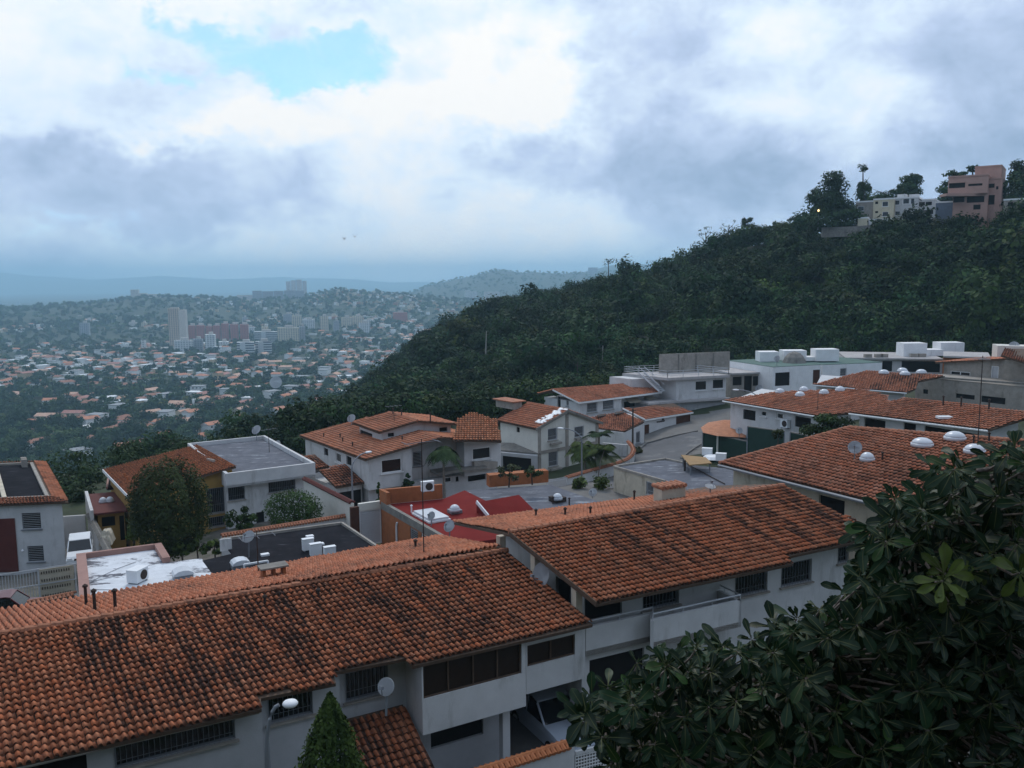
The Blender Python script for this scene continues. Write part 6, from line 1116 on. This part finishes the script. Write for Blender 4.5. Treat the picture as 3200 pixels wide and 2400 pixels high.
# ---- valley trees
HPa = np.array(HP)
def vpts(n, d0, d1, x0=-120, x1=1420, seed=1, pw=.5):
    rg = np.random.default_rng(seed); d = (d0 ** 2 + (d1 ** 2 - d0 ** 2) * rg.random(n)) ** .5 if pw == .5 else d0 + (d1 - d0) * rg.random(n); px = x0 + (x1 - x0) * rg.random(n); x = (px - 1600) / F * d; z = HF(x, d); return np.stack([x, d, z], -1), px
def clearof(P):
    D_ = P[:, None, :2] - HPa[None, :, :2]; inn = ((np.abs(D_[..., 0]) < 8) & (D_[..., 1] < 7) & (D_[..., 1] > -(15 + HPa[None, :, 1] * .010))); return ~inn.any(1)
kinds = [('dark round tree', (.028, .055, .02), 'ell', (5.2, 5.2, 4.4)), ('mid green tree', (.05, .085, .028), 'ell', (4.6, 4.6, 4.2)), ('light green spreading tree', (.075, .115, .035), 'flat', (6.5, 6.5, 5)), ('tall dark tree', (.024, .045, .018), 'ell', (4.2, 4.2, 6.2)), ('yellowish green tree', (.09, .105, .03), 'ell', (4, 4, 3.6))]
VN = [crown_mesh(('n', i), 1700, R_, .62, 360 + i, lumps=24, lr=.36, shape=sh, col=c, vary=.45) for i, (_, c, sh, R_) in enumerate(kinds)]
VM = [crown_mesh(('v', i), 520, R_, 1.05, 300 + i, lumps=15, lr=.42, shape=sh, col=c, vary=.45) for i, (_, c, sh, R_) in enumerate(kinds)]
P, px = vpts(900, 150, 640, -100, 1060, 3); k = clearof(P); P, px = P[k], px[k]; re_ok = np.array([proj(p)[1] < 1560 and HF(p[0], p[1]) < -27 for p in P]); P, px = P[re_ok], px[re_ok]; P, px = P[:296], px[:296]
for p, x in zip(P, px):
    i = rv.choices(range(5), (5, 4, 2, 3, 1))[0]; s = rv.uniform(.8, 1.75) * (.68 if p[1] < 330 else 1); nm = kinds[i][0]; tree('valley_tree', '%s in the nearer valley, %s' % (nm, SECT(x)), 'tree', p, VN[i] if p[1] < 330 else VM[i], kinds[i][3][2] * s * .85, s, None, rv.uniform(0, 6.3), 'trees in the nearer valley')
FPv = [crown(85, R_, 2.1, 330 + i, lumps=8, lr=.45, shape=sh, col=c, vary=.4) for i, (_, c, sh, R_) in enumerate(kinds)]
FPm = [crown(240, R_, 1.35, 340 + i, lumps=13, lr=.44, shape=sh, col=c, vary=.45) for i, (_, c, sh, R_) in enumerate(kinds)]
P0, _ = vpts(950, 330, 760, -110, 1150, 15); k0 = clearof(P0) & (HF(P0[:, 0], P0[:, 1]) < -60); P0 = P0[k0]; n = len(P0); s0 = .7 + 1.0 * RNG.random(n); P0[:, 2] += 3.2 * s0; V0, C0 = merge(FPm, P0, s0, RNG.random(n) * 6.3, RNG.choice(5, n, p=[.38, .26, .10, .21, .05]), (.65 + .5 * RNG.random(n))[:, None] * np.ones(3))
P1, _ = vpts(1500, 560, 900, -120, 1300, 5); P2, _ = vpts(3000, 800, 1900, -120, 1450, 6, pw=1); k1 = clearof(P1); k2 = clearof(P2) | (P2[:, 1] > 1300); P3, _ = vpts(1500, 1800, 2850, -150, 1500, 8, pw=1); P4, _ = vpts(900, 3300, 4600, 1050, 2250, 9, pw=1)
Pv = np.concatenate([P1[k1], P2[k2], P3, P4]); n = len(Pv); sc = .7 + .8 * RNG.random(n); sc = np.where(Pv[:, 1] > 1800, sc * 1.35, sc); Pv[:, 2] += 3.2 * sc
V, C = merge(FPv, Pv, sc, RNG.random(n) * 6.3, RNG.choice(5, n, p=[.34, .28, .12, .2, .06]), (.75 + .5 * RNG.random(n))[:, None] * np.ones(3))
V = np.concatenate([V0, V]); C = np.concatenate([C0, C])
tag(link('valley_woods', npmesh('valley_woods', V, quads(len(V)), [FOL], C), None, (0, 0, 0)), 'hazy mass of trees filling the far valley and ridges', 'woods', kind='stuff')
# lattice mast and large dishes in the valley
p = Dp(275, 1195, 800); p[2] = float(HF(p[0], p[1])); t = thing('mast', 'slender dark mast rising from the valley trees', 'mast', p); MB().tube([p, p + UP * 24], [.6, .3], 6).build('shaft', RUST, t)
p = Dp(862, 1195, 560); dish(p, 4.6, 176, 'huge pale dish standing among the valley houses', 15, 9, mat=PLAST, group=None)
# two birds
for x, y, d, l, s in ((1109, 740, 150, 'dark bird gliding with wings raised, upper right of the pair', 1), (1076, 747, 155, 'dark bird gliding, lower left of the pair', -1)):
    c = Dp(x, y, d); t = thing('bird', l, 'bird', c); b_ = M('dark_feathers', (.02, .02, .022)); mb = MB(); e = A3(.52, .16 * s, 0); f = A3(-.16 * s, .52, 0)
    mb.tube([c - f * .35, c - f * .1, c + f * .2, c + f * .36], [.03, .09, .07, .03], 8)
    for sg in (-1, 1):
        w0, w1, w2 = c + e * sg * .07, c + e * sg * .5 + UP * .28, c + e * sg * .95 + UP * (.30 + .1 * s) - f * .15
        mb.prism([w0 + f * .14, w1 + f * .16, w2, w1 - f * .12, w0 - f * .16], .02)
    mb.prism([c - f * .3 - e * .05, c - f * .3 + e * .05, c - f * .6 + e * .14, c - f * .6 - e * .14], .015); mb.build('body', b_, t)
# ================================================================ haze
hb = MB().obox(A3(-12900, -12900, FLOOR - 16), A3(25800, 0, 0), A3(0, 25800, 0), UP * (FLOOR * -1 + 16 + 208)); hm = bpy.data.materials.new('haze_air'); hm.use_nodes = True; nt_ = hm.node_tree; nt_.nodes.remove(nt_.nodes['Principled BSDF']); pv = nt_.nodes.new('ShaderNodeVolumePrincipled'); pv.inputs['Density'].default_value = HAZE; pv.inputs['Color'].default_value = (.50, .80, 1, 1); pv.inputs['Anisotropy'].default_value = .2; nt_.links.new(pv.outputs[0], nt_.nodes['Material Output'].inputs['Volume'])
o = hb.build('haze', hm, loc=(0, 0, 0)); tag(o, 'thin bluish haze filling the valley air', 'haze', kind='stuff')
# ================================================================ garden plants of the housing terrace
def bush(label, x0, x1, yt, yb, d, seed, n=900, size=.28, col=(.03, .055, .018), lumps=14, lr=.42, cat='bush', name='bush', shape='ell', vary=.45, yell=0., zr=None, lowz=0., asp=.6):
    c = Dp((x0 + x1) / 2, yb, d); t_ = Dp((x0 + x1) / 2, yt, d); w_ = (x1 - x0) * np.linalg.norm(c) / F / 2 * .96; h_ = t_[2] - c[2]; cm = npmesh('crown', *(lambda P, cc: (P, quads(len(P)), [FOL], cc))(*crown(n, (w_ * 1.1, zr or w_ * 1.1, h_ / 2 * 1.18), size, seed, lumps=lumps, lr=lr, shape=shape, col=col, vary=vary, yell=yell, full=shape == 'ell')))
    return tree(name, label, cat, c, cm, h_ * .47, 1., trunk_mesh(h_ * .5, max(.05, h_ * .03), seed, limbs=4, spread=w_ * .5, lh=.4))
bush('large dark rounded willow like bush hiding the ochre house front', 425, 640, 1450, 1712, 60, 401, n=16000, size=.20, col=(.036, .050, .016), shape='dome', vary=.35)
bush('clipped round hedge bush in front of the white flat roofed house', 838, 1002, 1539, 1640, 66.5, 402, n=5000, size=.17, col=(.040, .075, .020), shape='dome', zr=1.7)
bush('loose shrub between ochre house and clipped hedge', 705, 800, 1571, 1664, 64, 403, n=1000, size=.26, col=(.035, .065, .02), lumps=14, lr=.30)
for i, (x0, x1, yt, yb, l) in enumerate(((540, 600, 1690, 1738, 'low yellowish green plants left in the ochre house garden'), (590, 650, 1672, 1738, 'leafy light green plant in the middle of the ochre house garden'), (640, 705, 1668, 1732, 'taller light green plant at the white step wall'), (395, 440, 1590, 1700, 'scraggly climber on the corner of the ochre house'))): bush(l, x0, x1, yt, yb, 59 + (5 if i == 3 else 0), 410 + i, n=420, size=.30, col=(.07, .10, .026), lumps=9, lr=.34, vary=.6)
bush('big conical shrub behind the red roof parapet', 1246, 1305, 1478, 1530, 76, 415, n=1200, size=.2, col=(.028, .055, .02), lumps=16, lr=.42, shape='cone'); bush('small conical shrub at the left end of brick parapet', 1166, 1204, 1507, 1562, 73, 416, n=900, size=.18, col=(.04, .07, .02), lumps=14, lr=.42, shape='cone')
bush('leafless looking plants growing in the brick planter', 1540, 1640, 1440, 1500, 67.5, 417, n=420, size=.24, col=(.06, .07, .035), lumps=11, lr=.28, vary=.6); bush('green plants at the right end of the brick planter', 1630, 1696, 1448, 1492, 67.5, 418, n=320, size=.24, col=(.05, .075, .03), lumps=9, lr=.3)
bush('yellow green shrubs left of the street lamp foot', 1778, 1842, 1488, 1545, 80, 419, n=700, size=.26, col=(.075, .105, .026), lumps=12, lr=.34, vary=.6); bush('yellow green shrubs against the beige house wall', 1842, 1918, 1482, 1548, 79.5, 420, n=800, size=.26, col=(.07, .10, .026), lumps=13, lr=.34, vary=.6)
bush('dark green tree between the domed tiled houses', 2505, 2655, 1296, 1372, 70, 421, n=2600, size=.26, col=(.034, .055, .018), lumps=22, lr=.36); bush('small bush at the rear dark green fence', 2412, 2450, 1338, 1384, 78, 422, n=500, size=.2, col=(.05, .06, .025), lumps=9, lr=.34)
bush('dusty roadside grass tuft at the road bend', 1976, 2010, 1392, 1412, 101, 423, n=200, size=.3, col=(.08, .085, .04), lumps=6)
for i, (x0, x1, yt, yb, d, l) in enumerate(((90, 300, 1490, 1575, 92, 'dark tree mass behind the white edge house'), (215, 330, 1440, 1560, 96, 'dark tree directly left of the ochre roof'), (640, 780, 1330, 1440, 108, 'dark tree rising behind the white flat roofed house'), (800, 960, 1300, 1420, 112, 'bushy green tree between flat roof and clerestory house'), (500, 640, 1375, 1440, 105, 'low tree crown peeping over the ochre roof'), (-60, 120, 1430, 1510, 98, 'dark tree at the left edge behind the sunken roof'), (930, 1060, 1250, 1350, 128, 'tree behind the back tip of the clerestory house'), (1180, 1330, 1235, 1310, 126, 'tree crowns behind the clerestory roof'), (1040, 1180, 1245, 1330, 124, 'dark tree left behind the clerestory'), (1480, 1640, 1210, 1290, 122, 'dark tree behind the orange rear roof'), (130, 330, 1400, 1560, 100, 'wide dark tree crown between the edge house and ochre roof'), (-120, 130, 1430, 1540, 104, 'large dark crown behind the sunken flat roof'), (300, 520, 1380, 1490, 108, 'broad dark crown behind the top edge of the ochre roof'), (190, 290, 1500, 1600, 88, 'leafy dark tree above the yard back wall'), (880, 1020, 1320, 1440, 108, 'dark bushy tree at the left tip of the clerestory roof'), (700, 850, 1370, 1430, 102, 'low green crowns behind the white parapet'))):
    bush(l, x0, x1, yt, yb + 30, d, 430 + i, n=2200, size=.42, col=(.030, .052, .018), lumps=22, lr=.36, name='tree', cat='tree')
def palm(label, p, h, n, L_, col, seed, stems=1, spread=.0, droop=.9, name='palm_tree'):
    t = thing(name, label, 'palm', p); rg = random.Random(seed); V, Cc_ = [], []
    for sidx in range(stems):
        a0 = rg.uniform(0, 6.28); base = A3(math.cos(a0) * spread, math.sin(a0) * spread, 0) * (stems > 1); top = p + base * 1.8 + UP * h * rg.uniform(.75, 1.05)
        MB().tube([p + base - UP * .5, p + base * 1.3 + UP * h * .5, top], [.15 if stems == 1 else .06, .11 if stems == 1 else .05, .09 if stems == 1 else .04], 8).build('trunk', M('palm_trunk', (.22, .19, .16), var=.25, scale=6), t)
        for k in range(n // stems):
            a = 2 * math.pi * (k + rg.random() * .7) / (n // stems); el = rg.uniform(-.1, 1.2); l = L_ * rg.uniform(.75, 1.1); d = A3(math.cos(a), math.sin(a), 0); pts = [top + d * l * math.cos(el) * s_ + UP * (l * math.sin(el) * s_ - droop * l * s_ ** 2.2) for s_ in np.linspace(0, 1, 11)]; sd = np.cross(d, UP)
            for i in range(10):
                for j in (0, .5):
                    q = pts[i] + (pts[i + 1] - pts[i]) * j; w_ = L_ * .30 * math.sin(math.pi * min(1, (i + j + 1.2) / 11.)) + .05; f = nrm(pts[i + 1] - pts[i]) * L_ * .11
                    for sg in (-1, 1): V += [q, q + f * .45, q + sd * sg * w_ + f * 1.2 - UP * w_ * .5, q + sd * sg * w_ * .55 + f * .3 - UP * w_ * .15]; Cc_.append(np.array(col) * rg.uniform(.6, 1.3))
    link('fronds', npmesh('fronds', np.array(V) - p, quads(len(V)), [FOL], np.array(Cc_)), t)
p = Dp(1388, 1540, 77.5); palm('single trunk palm with drooping crown before the clerestory house', p, Dp(1388, 1412, 77.5)[2] - p[2], 22, 1.9, (.045, .075, .028), 1)
p = Dp(1845, 1475, 87); palm('clump of bushy areca palms beside the gabled house', p, 2.3, 60, 2.3, (.06, .085, .022), 2, stems=6, spread=.8, droop=.75)
p = Dp(1872, 1402, 92); t = palm('banana plant with broad dark leaves behind the areca palms', p, 1.6, 9, 2.2, (.028, .055, .022), 3, droop=.55, name='banana_plant')
# near conifer at the bottom edge
dc = 23.0; ap = Dp(1030, 2166, dc); g = -18.4; hC = ap[2] - g
P_, c_ = crown(24000, (2.45, 2.45, hC / 2), .13, 500, shape='conesh', col=(.032, .068, .014), vary=.5, yell=.5); t = thing('conifer', 'cone shaped bright green conifer before the long row house at the bottom', 'tree', A3(ap[0], ap[1], g)); o = link('crown', npmesh('crown', P_ + A3(0, 0, hC / 2), quads(len(P_)), [FOL], c_), t); k_ = link('trunk', trunk_mesh(hC * .7, .14, 77, limbs=0), t)
# ================================================================ near broad leaved tree on the right
OUT = [(3260, 1345), (3130, 1372), (3080, 1412), (2990, 1400), (2930, 1432), (2880, 1445), (2862, 1505), (2765, 1530), (2735, 1580), (2700, 1602), (2652, 1618), (2672, 1690), (2700, 1708), (2645, 1742), (2655, 1800), (2600, 1842), (2530, 1892), (2462, 1908), (2400, 1935), (2330, 1978), (2250, 1992), (2165, 1990), (2092, 2024), (2005, 2022), (1988, 2082), (1902, 2112), (1862, 2152), (1782, 2172), (1757, 2204), (1765, 2272), (1852, 2312), (1875, 2440), (3330, 2460), (3330, 1345)]
rt = random.Random(11); rgt = np.random.default_rng(11); OUTA = np.array(OUT, float)
def inside(x, y, m=0.):
    if not inpoly(np.array([x]), np.array([y]), OUT)[0]: return False
    if m:
        for dx, dy in ((-m, 0), (0, -m), (-m * .7, -m * .7)):
            if not inpoly(np.array([x + dx]), np.array([y + dy]), OUT)[0]: return False
    return True
ROS = []
def sample(n, m, d0, d1, mind):
    k = 0; tries = 0
    while k < n and tries < n * 60:
        tries += 1; x = rt.uniform(1740, 3330); y = rt.uniform(1345, 2460)
        if not inside(x, y, m): continue
        d = rt.uniform(d0, d1); p = Dp(x, y, d)
        if any(np.linalg.norm(p - q) < mind for q, _ in ROS): continue
        ROS.append((p, x > 2880 and 1770 < y < 1900 and d < 5.9 and rt.random() < .3)); k += 1
for x, y in ((1800, 2215), (1850, 2180), (1990, 2070), (2060, 2050), (2110, 2040), (2180, 2020), (2260, 2020), (2350, 2000), (2420, 1960), (2490, 1935), (2560, 1905), (2640, 1850), (2690, 1770), (2690, 1655), (2760, 1590), (2800, 1560), (2890, 1510), (2920, 1470), (3000, 1440), (3100, 1430), (3170, 1400), (1900, 2150), (1830, 2270), (2720, 1700)): ROS.append((Dp(x, y, rt.uniform(5.7, 6.5)), False))
sample(560, 42, 5.3, 6.6, .135); sample(520, 75, 6.4, 7.6, .15); sample(320, 95, 7.6, 9., .2)
for x, y in ((2945, 1815), (3185, 1790)): ROS.append((Dp(x, y, 5.2), True))
LV, LF_, LC = [], [], []
secs = np.array([(0, .004), (.08, .008), (.22, .045), (.42, .115), (.62, .165), (.80, .165), (.93, .10), (1., .012)])
def leaf(p, d, up_, L_, wd, col, rib):
    s = nrm(np.cross(d, up_)); n = np.cross(s, d); b = len(LV); cur = rt.uniform(.05, .38); fold = rt.uniform(.12, .45)
    for t_, w_ in secs:
        c = p + d * L_ * t_ * (1 - .12 * cur * t_) - n * L_ * cur * t_ ** 2 * .8; w_ = w_ * L_ * wd; wav = rt.uniform(-.012, .012)
        LV.extend((c - s * w_ + n * (w_ * fold + wav), c, c + s * w_ + n * (w_ * fold - wav)))
    for i in range(len(secs) - 1):
        for j in (0, 1): LF_.append((b + i * 3 + j, b + i * 3 + j + 1, b + i * 3 + j + 4, b + i * 3 + j + 3)); LC.append(col * rt.uniform(.92, 1.08))
    b2 = len(LV)
    for t_, w_ in secs[:-1]:
        i = int(np.argmin(abs(secs[:, 0] - t_))); c = LV[b + i * 3 + 1] + n * .0022; w_ = .0042 * (1.15 - t_); LV.extend((c - s * w_, c + s * w_))
    for i in range(len(secs) - 2): LF_.append((b2 + i * 2, b2 + i * 2 + 1, b2 + i * 2 + 3, b2 + i * 2 + 2)); LC.append(rib)
tw = MB(); T0 = A3(3.7, 6.9, -18.9); T1 = A3(3.2, 7.4, -5.2)
cent = [Dp(x, y, d) for x, y, d in ((3100, 1560, 7.2), (2850, 1650, 7.2), (2750, 1900, 7.2), (2450, 2080, 7.), (2150, 2150, 7.), (1950, 2220, 6.8), (3000, 1900, 7.), (2800, 2150, 6.9), (2500, 2300, 7.), (3100, 2250, 7.), (3250, 1500, 7.2), (2250, 2380, 7.), (2900, 2420, 7.))]
for p, yel in ROS:
    c = min(cent, key=lambda q: np.linalg.norm(q - p)); ax_ = nrm(nrm(p - c + A3(0, 0, .01)) * .55 + A3(rt.uniform(-.4, .4), rt.uniform(-.9, .1), rt.uniform(.1, 1.)))
    x = nrm(np.cross(ax_, A3(.3, .2, .9))); y = np.cross(ax_, x); k = rt.randint(8, 12); sz = rt.uniform(.8, 1.15); tone = rt.uniform(.65, 1.35)
    for i in range(k):
        a = 2 * math.pi * (i * .382) + rt.uniform(-.25, .25); th = math.radians(rt.uniform(45, 112) if i > 2 else rt.uniform(18, 45)); d = nrm(ax_ * math.cos(th) + (x * math.cos(a) + y * math.sin(a)) * math.sin(th) - UP * rt.uniform(-.1, .6) + A3(rt.uniform(-.2, .2), rt.uniform(-.2, .2), 0)); col = np.array((.011, .029, .011)) * tone * rt.uniform(.75, 1.3); rib = np.array((.085, .095, .035))
        if yel: col = np.array((.075, .105, .018)) * rt.uniform(.7, 1.15)
        elif rt.random() < .06: col = col * np.array((2.2, 1.9, 1.))
        L_ = rt.uniform(.11, .205) * sz * (1 if i > 2 else .65); leaf(p + d * .015, d, ax_ if abs(ax_.dot(d)) < .9 else x, L_, rt.uniform(.85, 1.15), col, rib)
    m_ = (p + c) / 2 + A3(rt.uniform(-.08, .08), rt.uniform(-.08, .08), -.05); tw.tube([p - ax_ * .0, p - ax_ * .07, m_ * .45 + p * .55, m_ * .8 + c * .2] if np.linalg.norm(p - c) > .5 else [p, p - ax_ * .08, c], [.006, .008, .010, .013] if np.linalg.norm(p - c) > .5 else [.006, .008, .012], 5)
TR = thing('broad_leaved_tree', 'dark broad leaved tree with leaf rosettes filling the lower right corner', 'tree', atz(T0, -18.4))
link('foliage', npmesh('foliage', np.array(LV) - ORG[TR], np.array(LF_), [LEAF], np.array(LC)), TR)
tk = MB().tube([T0, T0 + A3(-.15, .1, 6), T1], [.26, .2, .15], 10); tk.build('trunk', BARK, TR, smooth=True)
for c in cent:
    mb = MB(); m_ = T1 + (c - T1) * .5 + UP * .35 + A3(rt.uniform(-.1, .1), .15, 0); mb.tube([T1, T1 + (m_ - T1) * .5 + UP * .08, m_, m_ + (c - m_) * .6 + UP * .03, c], [.085, .06, .042, .03, .016], 8); mb.build('branch', BARK, TR, smooth=True)
for pts in ([(2320, 2140), (2400, 2105), (2500, 2092), (2600, 2098)], [(2725, 1972), (2800, 1925), (2905, 1868)], [(2535, 2170), (2580, 2125), (2650, 2128)], [(3055, 1470), (3130, 1462), (3215, 1480)], [(3020, 1520), (3100, 1490), (3210, 1488)]):
    ds = np.linspace(5.75, 6.3, len(pts)); MB().tube([Dp(x, y, d) for (x, y), d in zip(pts, ds)], list(np.linspace(.014, .026, len(pts))), 8).build('branch', BARK, TR, smooth=True)
tw.build('twigs', BARK, TR)
# ================================================================ camera, sky, sun
cam = bpy.data.cameras.new('camera'); co = bpy.data.objects.new('camera', cam); COL.objects.link(co); SC.camera = co
cam.sensor_width = 36; cam.lens = F / 3200 * 36; cam.clip_start = .1; cam.clip_end = 60000
from mathutils import Matrix
Rv, Fv, Uv = A3(1, 0, 0), A3(0, cp, -sp), A3(0, sp, cp)
X = Rv * cr - Uv * sr; Y = Rv * sr + Uv * cr; Zc = -Fv
co.matrix_world = Matrix(((X[0], Y[0], Zc[0], 0), (X[1], Y[1], Zc[1], 0), (X[2], Y[2], Zc[2], 0), (0, 0, 0, 1)))
SUN_AZ, SUN_EL = -6., 50.
sl_ = bpy.data.lights.new('sun', 'SUN'); so = bpy.data.objects.new('sun', sl_); COL.objects.link(so); sl_.energy = 1.2; sl_.angle = math.radians(14); sl_.color = (1, .95, .88)
so.rotation_euler = (math.radians(SUN_EL - 90), 0, math.radians(-SUN_AZ))
W = bpy.data.worlds.new('World'); SC.world = W; W.use_nodes = True; nt = W.node_tree; N = nt.nodes; LK = nt.links.new
bg = N['Background']; outw = N['World Output']
sky = N.new('ShaderNodeTexSky'); sky.sky_type = 'NISHITA'; sky.sun_disc = False; sky.sun_elevation = math.radians(SUN_EL); sky.sun_rotation = math.radians(SUN_AZ); sky.altitude = 1000
bg.inputs[1].default_value = .10; tn = N.new('ShaderNodeVectorMath'); tn.operation = 'MULTIPLY'; LK(sky.outputs[0], tn.inputs[0]); tn.inputs[1].default_value = (.80, 1.38, 1.95); LK(tn.outputs[0], bg.inputs[0])
def mth(op, a, b=None, c=None, clamp=False):
    n = N.new('ShaderNodeMath'); n.operation = op; n.use_clamp = clamp
    for i, x in enumerate((a, b, c)):
        if x is None: continue
        if isinstance(x, (int, float)): n.inputs[i].default_value = x
        else: LK(x, n.inputs[i])
    return n.outputs[0]
tc = N.new('ShaderNodeTexCoord'); sep = N.new('ShaderNodeSeparateXYZ'); LK(tc.outputs['Generated'], sep.inputs[0])
AZ = mth('ARCTAN2', sep.outputs[0], sep.outputs[1]); EL = mth('ARCSINE', sep.outputs[2])
cmb = N.new('ShaderNodeCombineXYZ'); LK(mth('MULTIPLY', AZ, 3.2), cmb.inputs[0]); LK(mth('MULTIPLY', EL, 4.4), cmb.inputs[1])
def noise(scale, detail, rough, off=0., dist=0.):
    mp = N.new('ShaderNodeMapping'); mp.inputs['Location'].default_value = (off, off * .7, off * .3); LK(cmb.outputs[0], mp.inputs[0])
    n = N.new('ShaderNodeTexNoise'); n.inputs['Scale'].default_value = scale; n.inputs['Detail'].default_value = detail; n.inputs['Roughness'].default_value = rough; n.inputs['Distortion'].default_value = dist
    LK(mp.outputs[0], n.inputs['Vector']); return n
wn = noise(1.7, 5, .6, 3.1); ws = N.new('ShaderNodeSeparateXYZ'); LK(wn.outputs['Color'], ws.inputs[0])
wn2 = noise(5.5, 4, .6, 8.1); ws2 = N.new('ShaderNodeSeparateXYZ'); LK(wn2.outputs['Color'], ws2.inputs[0])
wob = lambda i, a, b: mth('ADD', mth('MULTIPLY', mth('SUBTRACT', ws.outputs[i], .5), a), mth('MULTIPLY', mth('SUBTRACT', ws2.outputs[i], .5), b))
AZw = mth('ADD', AZ, wob(0, .32, .11)); ELw = mth('ADD', EL, wob(1, .16, .06))
def blob(px, py, rx, ry, amp):
    r = nrm(ray(px, py)); a0 = math.atan2(r[0], r[1]); e0 = math.asin(r[2])
    x = mth('DIVIDE', mth('SUBTRACT', AZw, a0), rx / F); y = mth('DIVIDE', mth('SUBTRACT', ELw, e0), ry / F)
    q = mth('ADD', mth('MULTIPLY', x, x), mth('MULTIPLY', y, y)); return mth('MULTIPLY', mth('EXPONENT', mth('MULTIPLY', q, -1.)), amp)
def total(L, base):
    s = base
    for b in L: s = mth('ADD', blob(*b), s)
    return s
BL = [(1180, 340, 330, 110, .34), (1530, 210, 190, 130, .44), (1500, 330, 260, 80, .2), (760, 360, 200, 60, .18), (640, 420, 180, 40, .22), (250, 380, 420, 70, .16), (150, 90, 420, 130, .24), (900, 30, 500, 70, .18), (2420, 40, 200, 110, .22), (1650, 640, 380, 90, .16), (1250, 560, 160, 120, .18), (2550, 300, 250, 70, .08), (2900, 310, 300, 110, .14), (2100, 360, 160, 60, .12),
      (330, 190, 230, 80, -.12), (150, 500, 380, 60, -.22), (500, 650, 480, 80, -.22), (1900, 480, 330, 130, -.22), (2430, 590, 420, 110, -.28), (1850, 140, 380, 110, -.14), (2700, 120, 260, 80, -.06), (3100, 420, 200, 160, -.22), (3180, 150, 260, 240, -.15), (1350, 800, 800, 100, .15), (100, 880, 420, 90, -.30), (500, 830, 300, 40, .06), (1400, 270, 90, 40, -.18)]
n1 = noise(1.5, 9, .58, .4, .4); n2 = noise(4.2, 9, .64, 5.3, .2)
Bv = mth('ADD', total(BL, .685), mth('ADD', mth('MULTIPLY', mth('SUBTRACT', n1.outputs['Fac'], .5), .42), mth('MULTIPLY', mth('SUBTRACT', n2.outputs['Fac'], .5), .58)))
Bv = mth('SUBTRACT', Bv, mth('MULTIPLY', mth('MULTIPLY', sep.outputs[1], -1.), .32, clamp=True))
ramp = N.new('ShaderNodeValToRGB'); LK(Bv, ramp.inputs[0]); el = ramp.color_ramp.elements
el[0].position = .10; el[0].color = (.15, .24, .36, 1); el[1].position = 1.; el[1].color = (.98, .97, .95, 1)
for p, c in ((.38, (.35, .455, .635)), (.58, (.53, .64, .85)), (.76, (.75, .87, 1.0)), (.88, (.88, .93, .98))): x = el.new(p); x.color = (*c, 1)
bg2 = N.new('ShaderNodeBackground'); LK(ramp.outputs[0], bg2.inputs[0]); bg2.inputs[1].default_value = 1.
HO = [(1130, 165, 230, 80, 1.05), (760, 215, 240, 50, .90), (620, 90, 150, 50, .95), (950, 250, 170, 30, .5), (400, 220, 90, 22, .5), (1080, 90, 130, 40, .5), (1330, 0, 70, 25, .35), (1120, 590, 60, 30, .25)]
Hm = mth('ADD', total(HO, 0.), mth('ADD', mth('MULTIPLY', mth('SUBTRACT', n1.outputs['Fac'], .5), 1.3), mth('MULTIPLY', mth('SUBTRACT', n2.outputs['Fac'], .5), 2.0)))
mr = N.new('ShaderNodeMapRange'); mr.interpolation_type = 'SMOOTHSTEP'; LK(Hm, mr.inputs[0]); mr.inputs[1].default_value = .25; mr.inputs[2].default_value = 1.05
mrg = mth('MULTIPLY', mr.outputs[0], .70)
mix = N.new('ShaderNodeMixShader'); LK(mrg, mix.inputs[0]); LK(bg2.outputs[0], mix.inputs[1]); LK(bg.outputs[0], mix.inputs[2]); LK(mix.outputs[0], outw.inputs[0])
SC.view_settings.view_transform = 'Standard'; SC.view_settings.look = 'None'; SC.view_settings.gamma = 1; SC.view_settings.exposure = .14
SC.render.engine = 'CYCLES'; SC.cycles.use_denoising = True; SC.cycles.max_bounces = 6; SC.cycles.diffuse_bounces = 3; SC.cycles.glossy_bounces = 2; SC.cycles.transparent_max_bounces = 8; SC.cycles.volume_bounces = 1; SC.cycles.use_adaptive_sampling = True
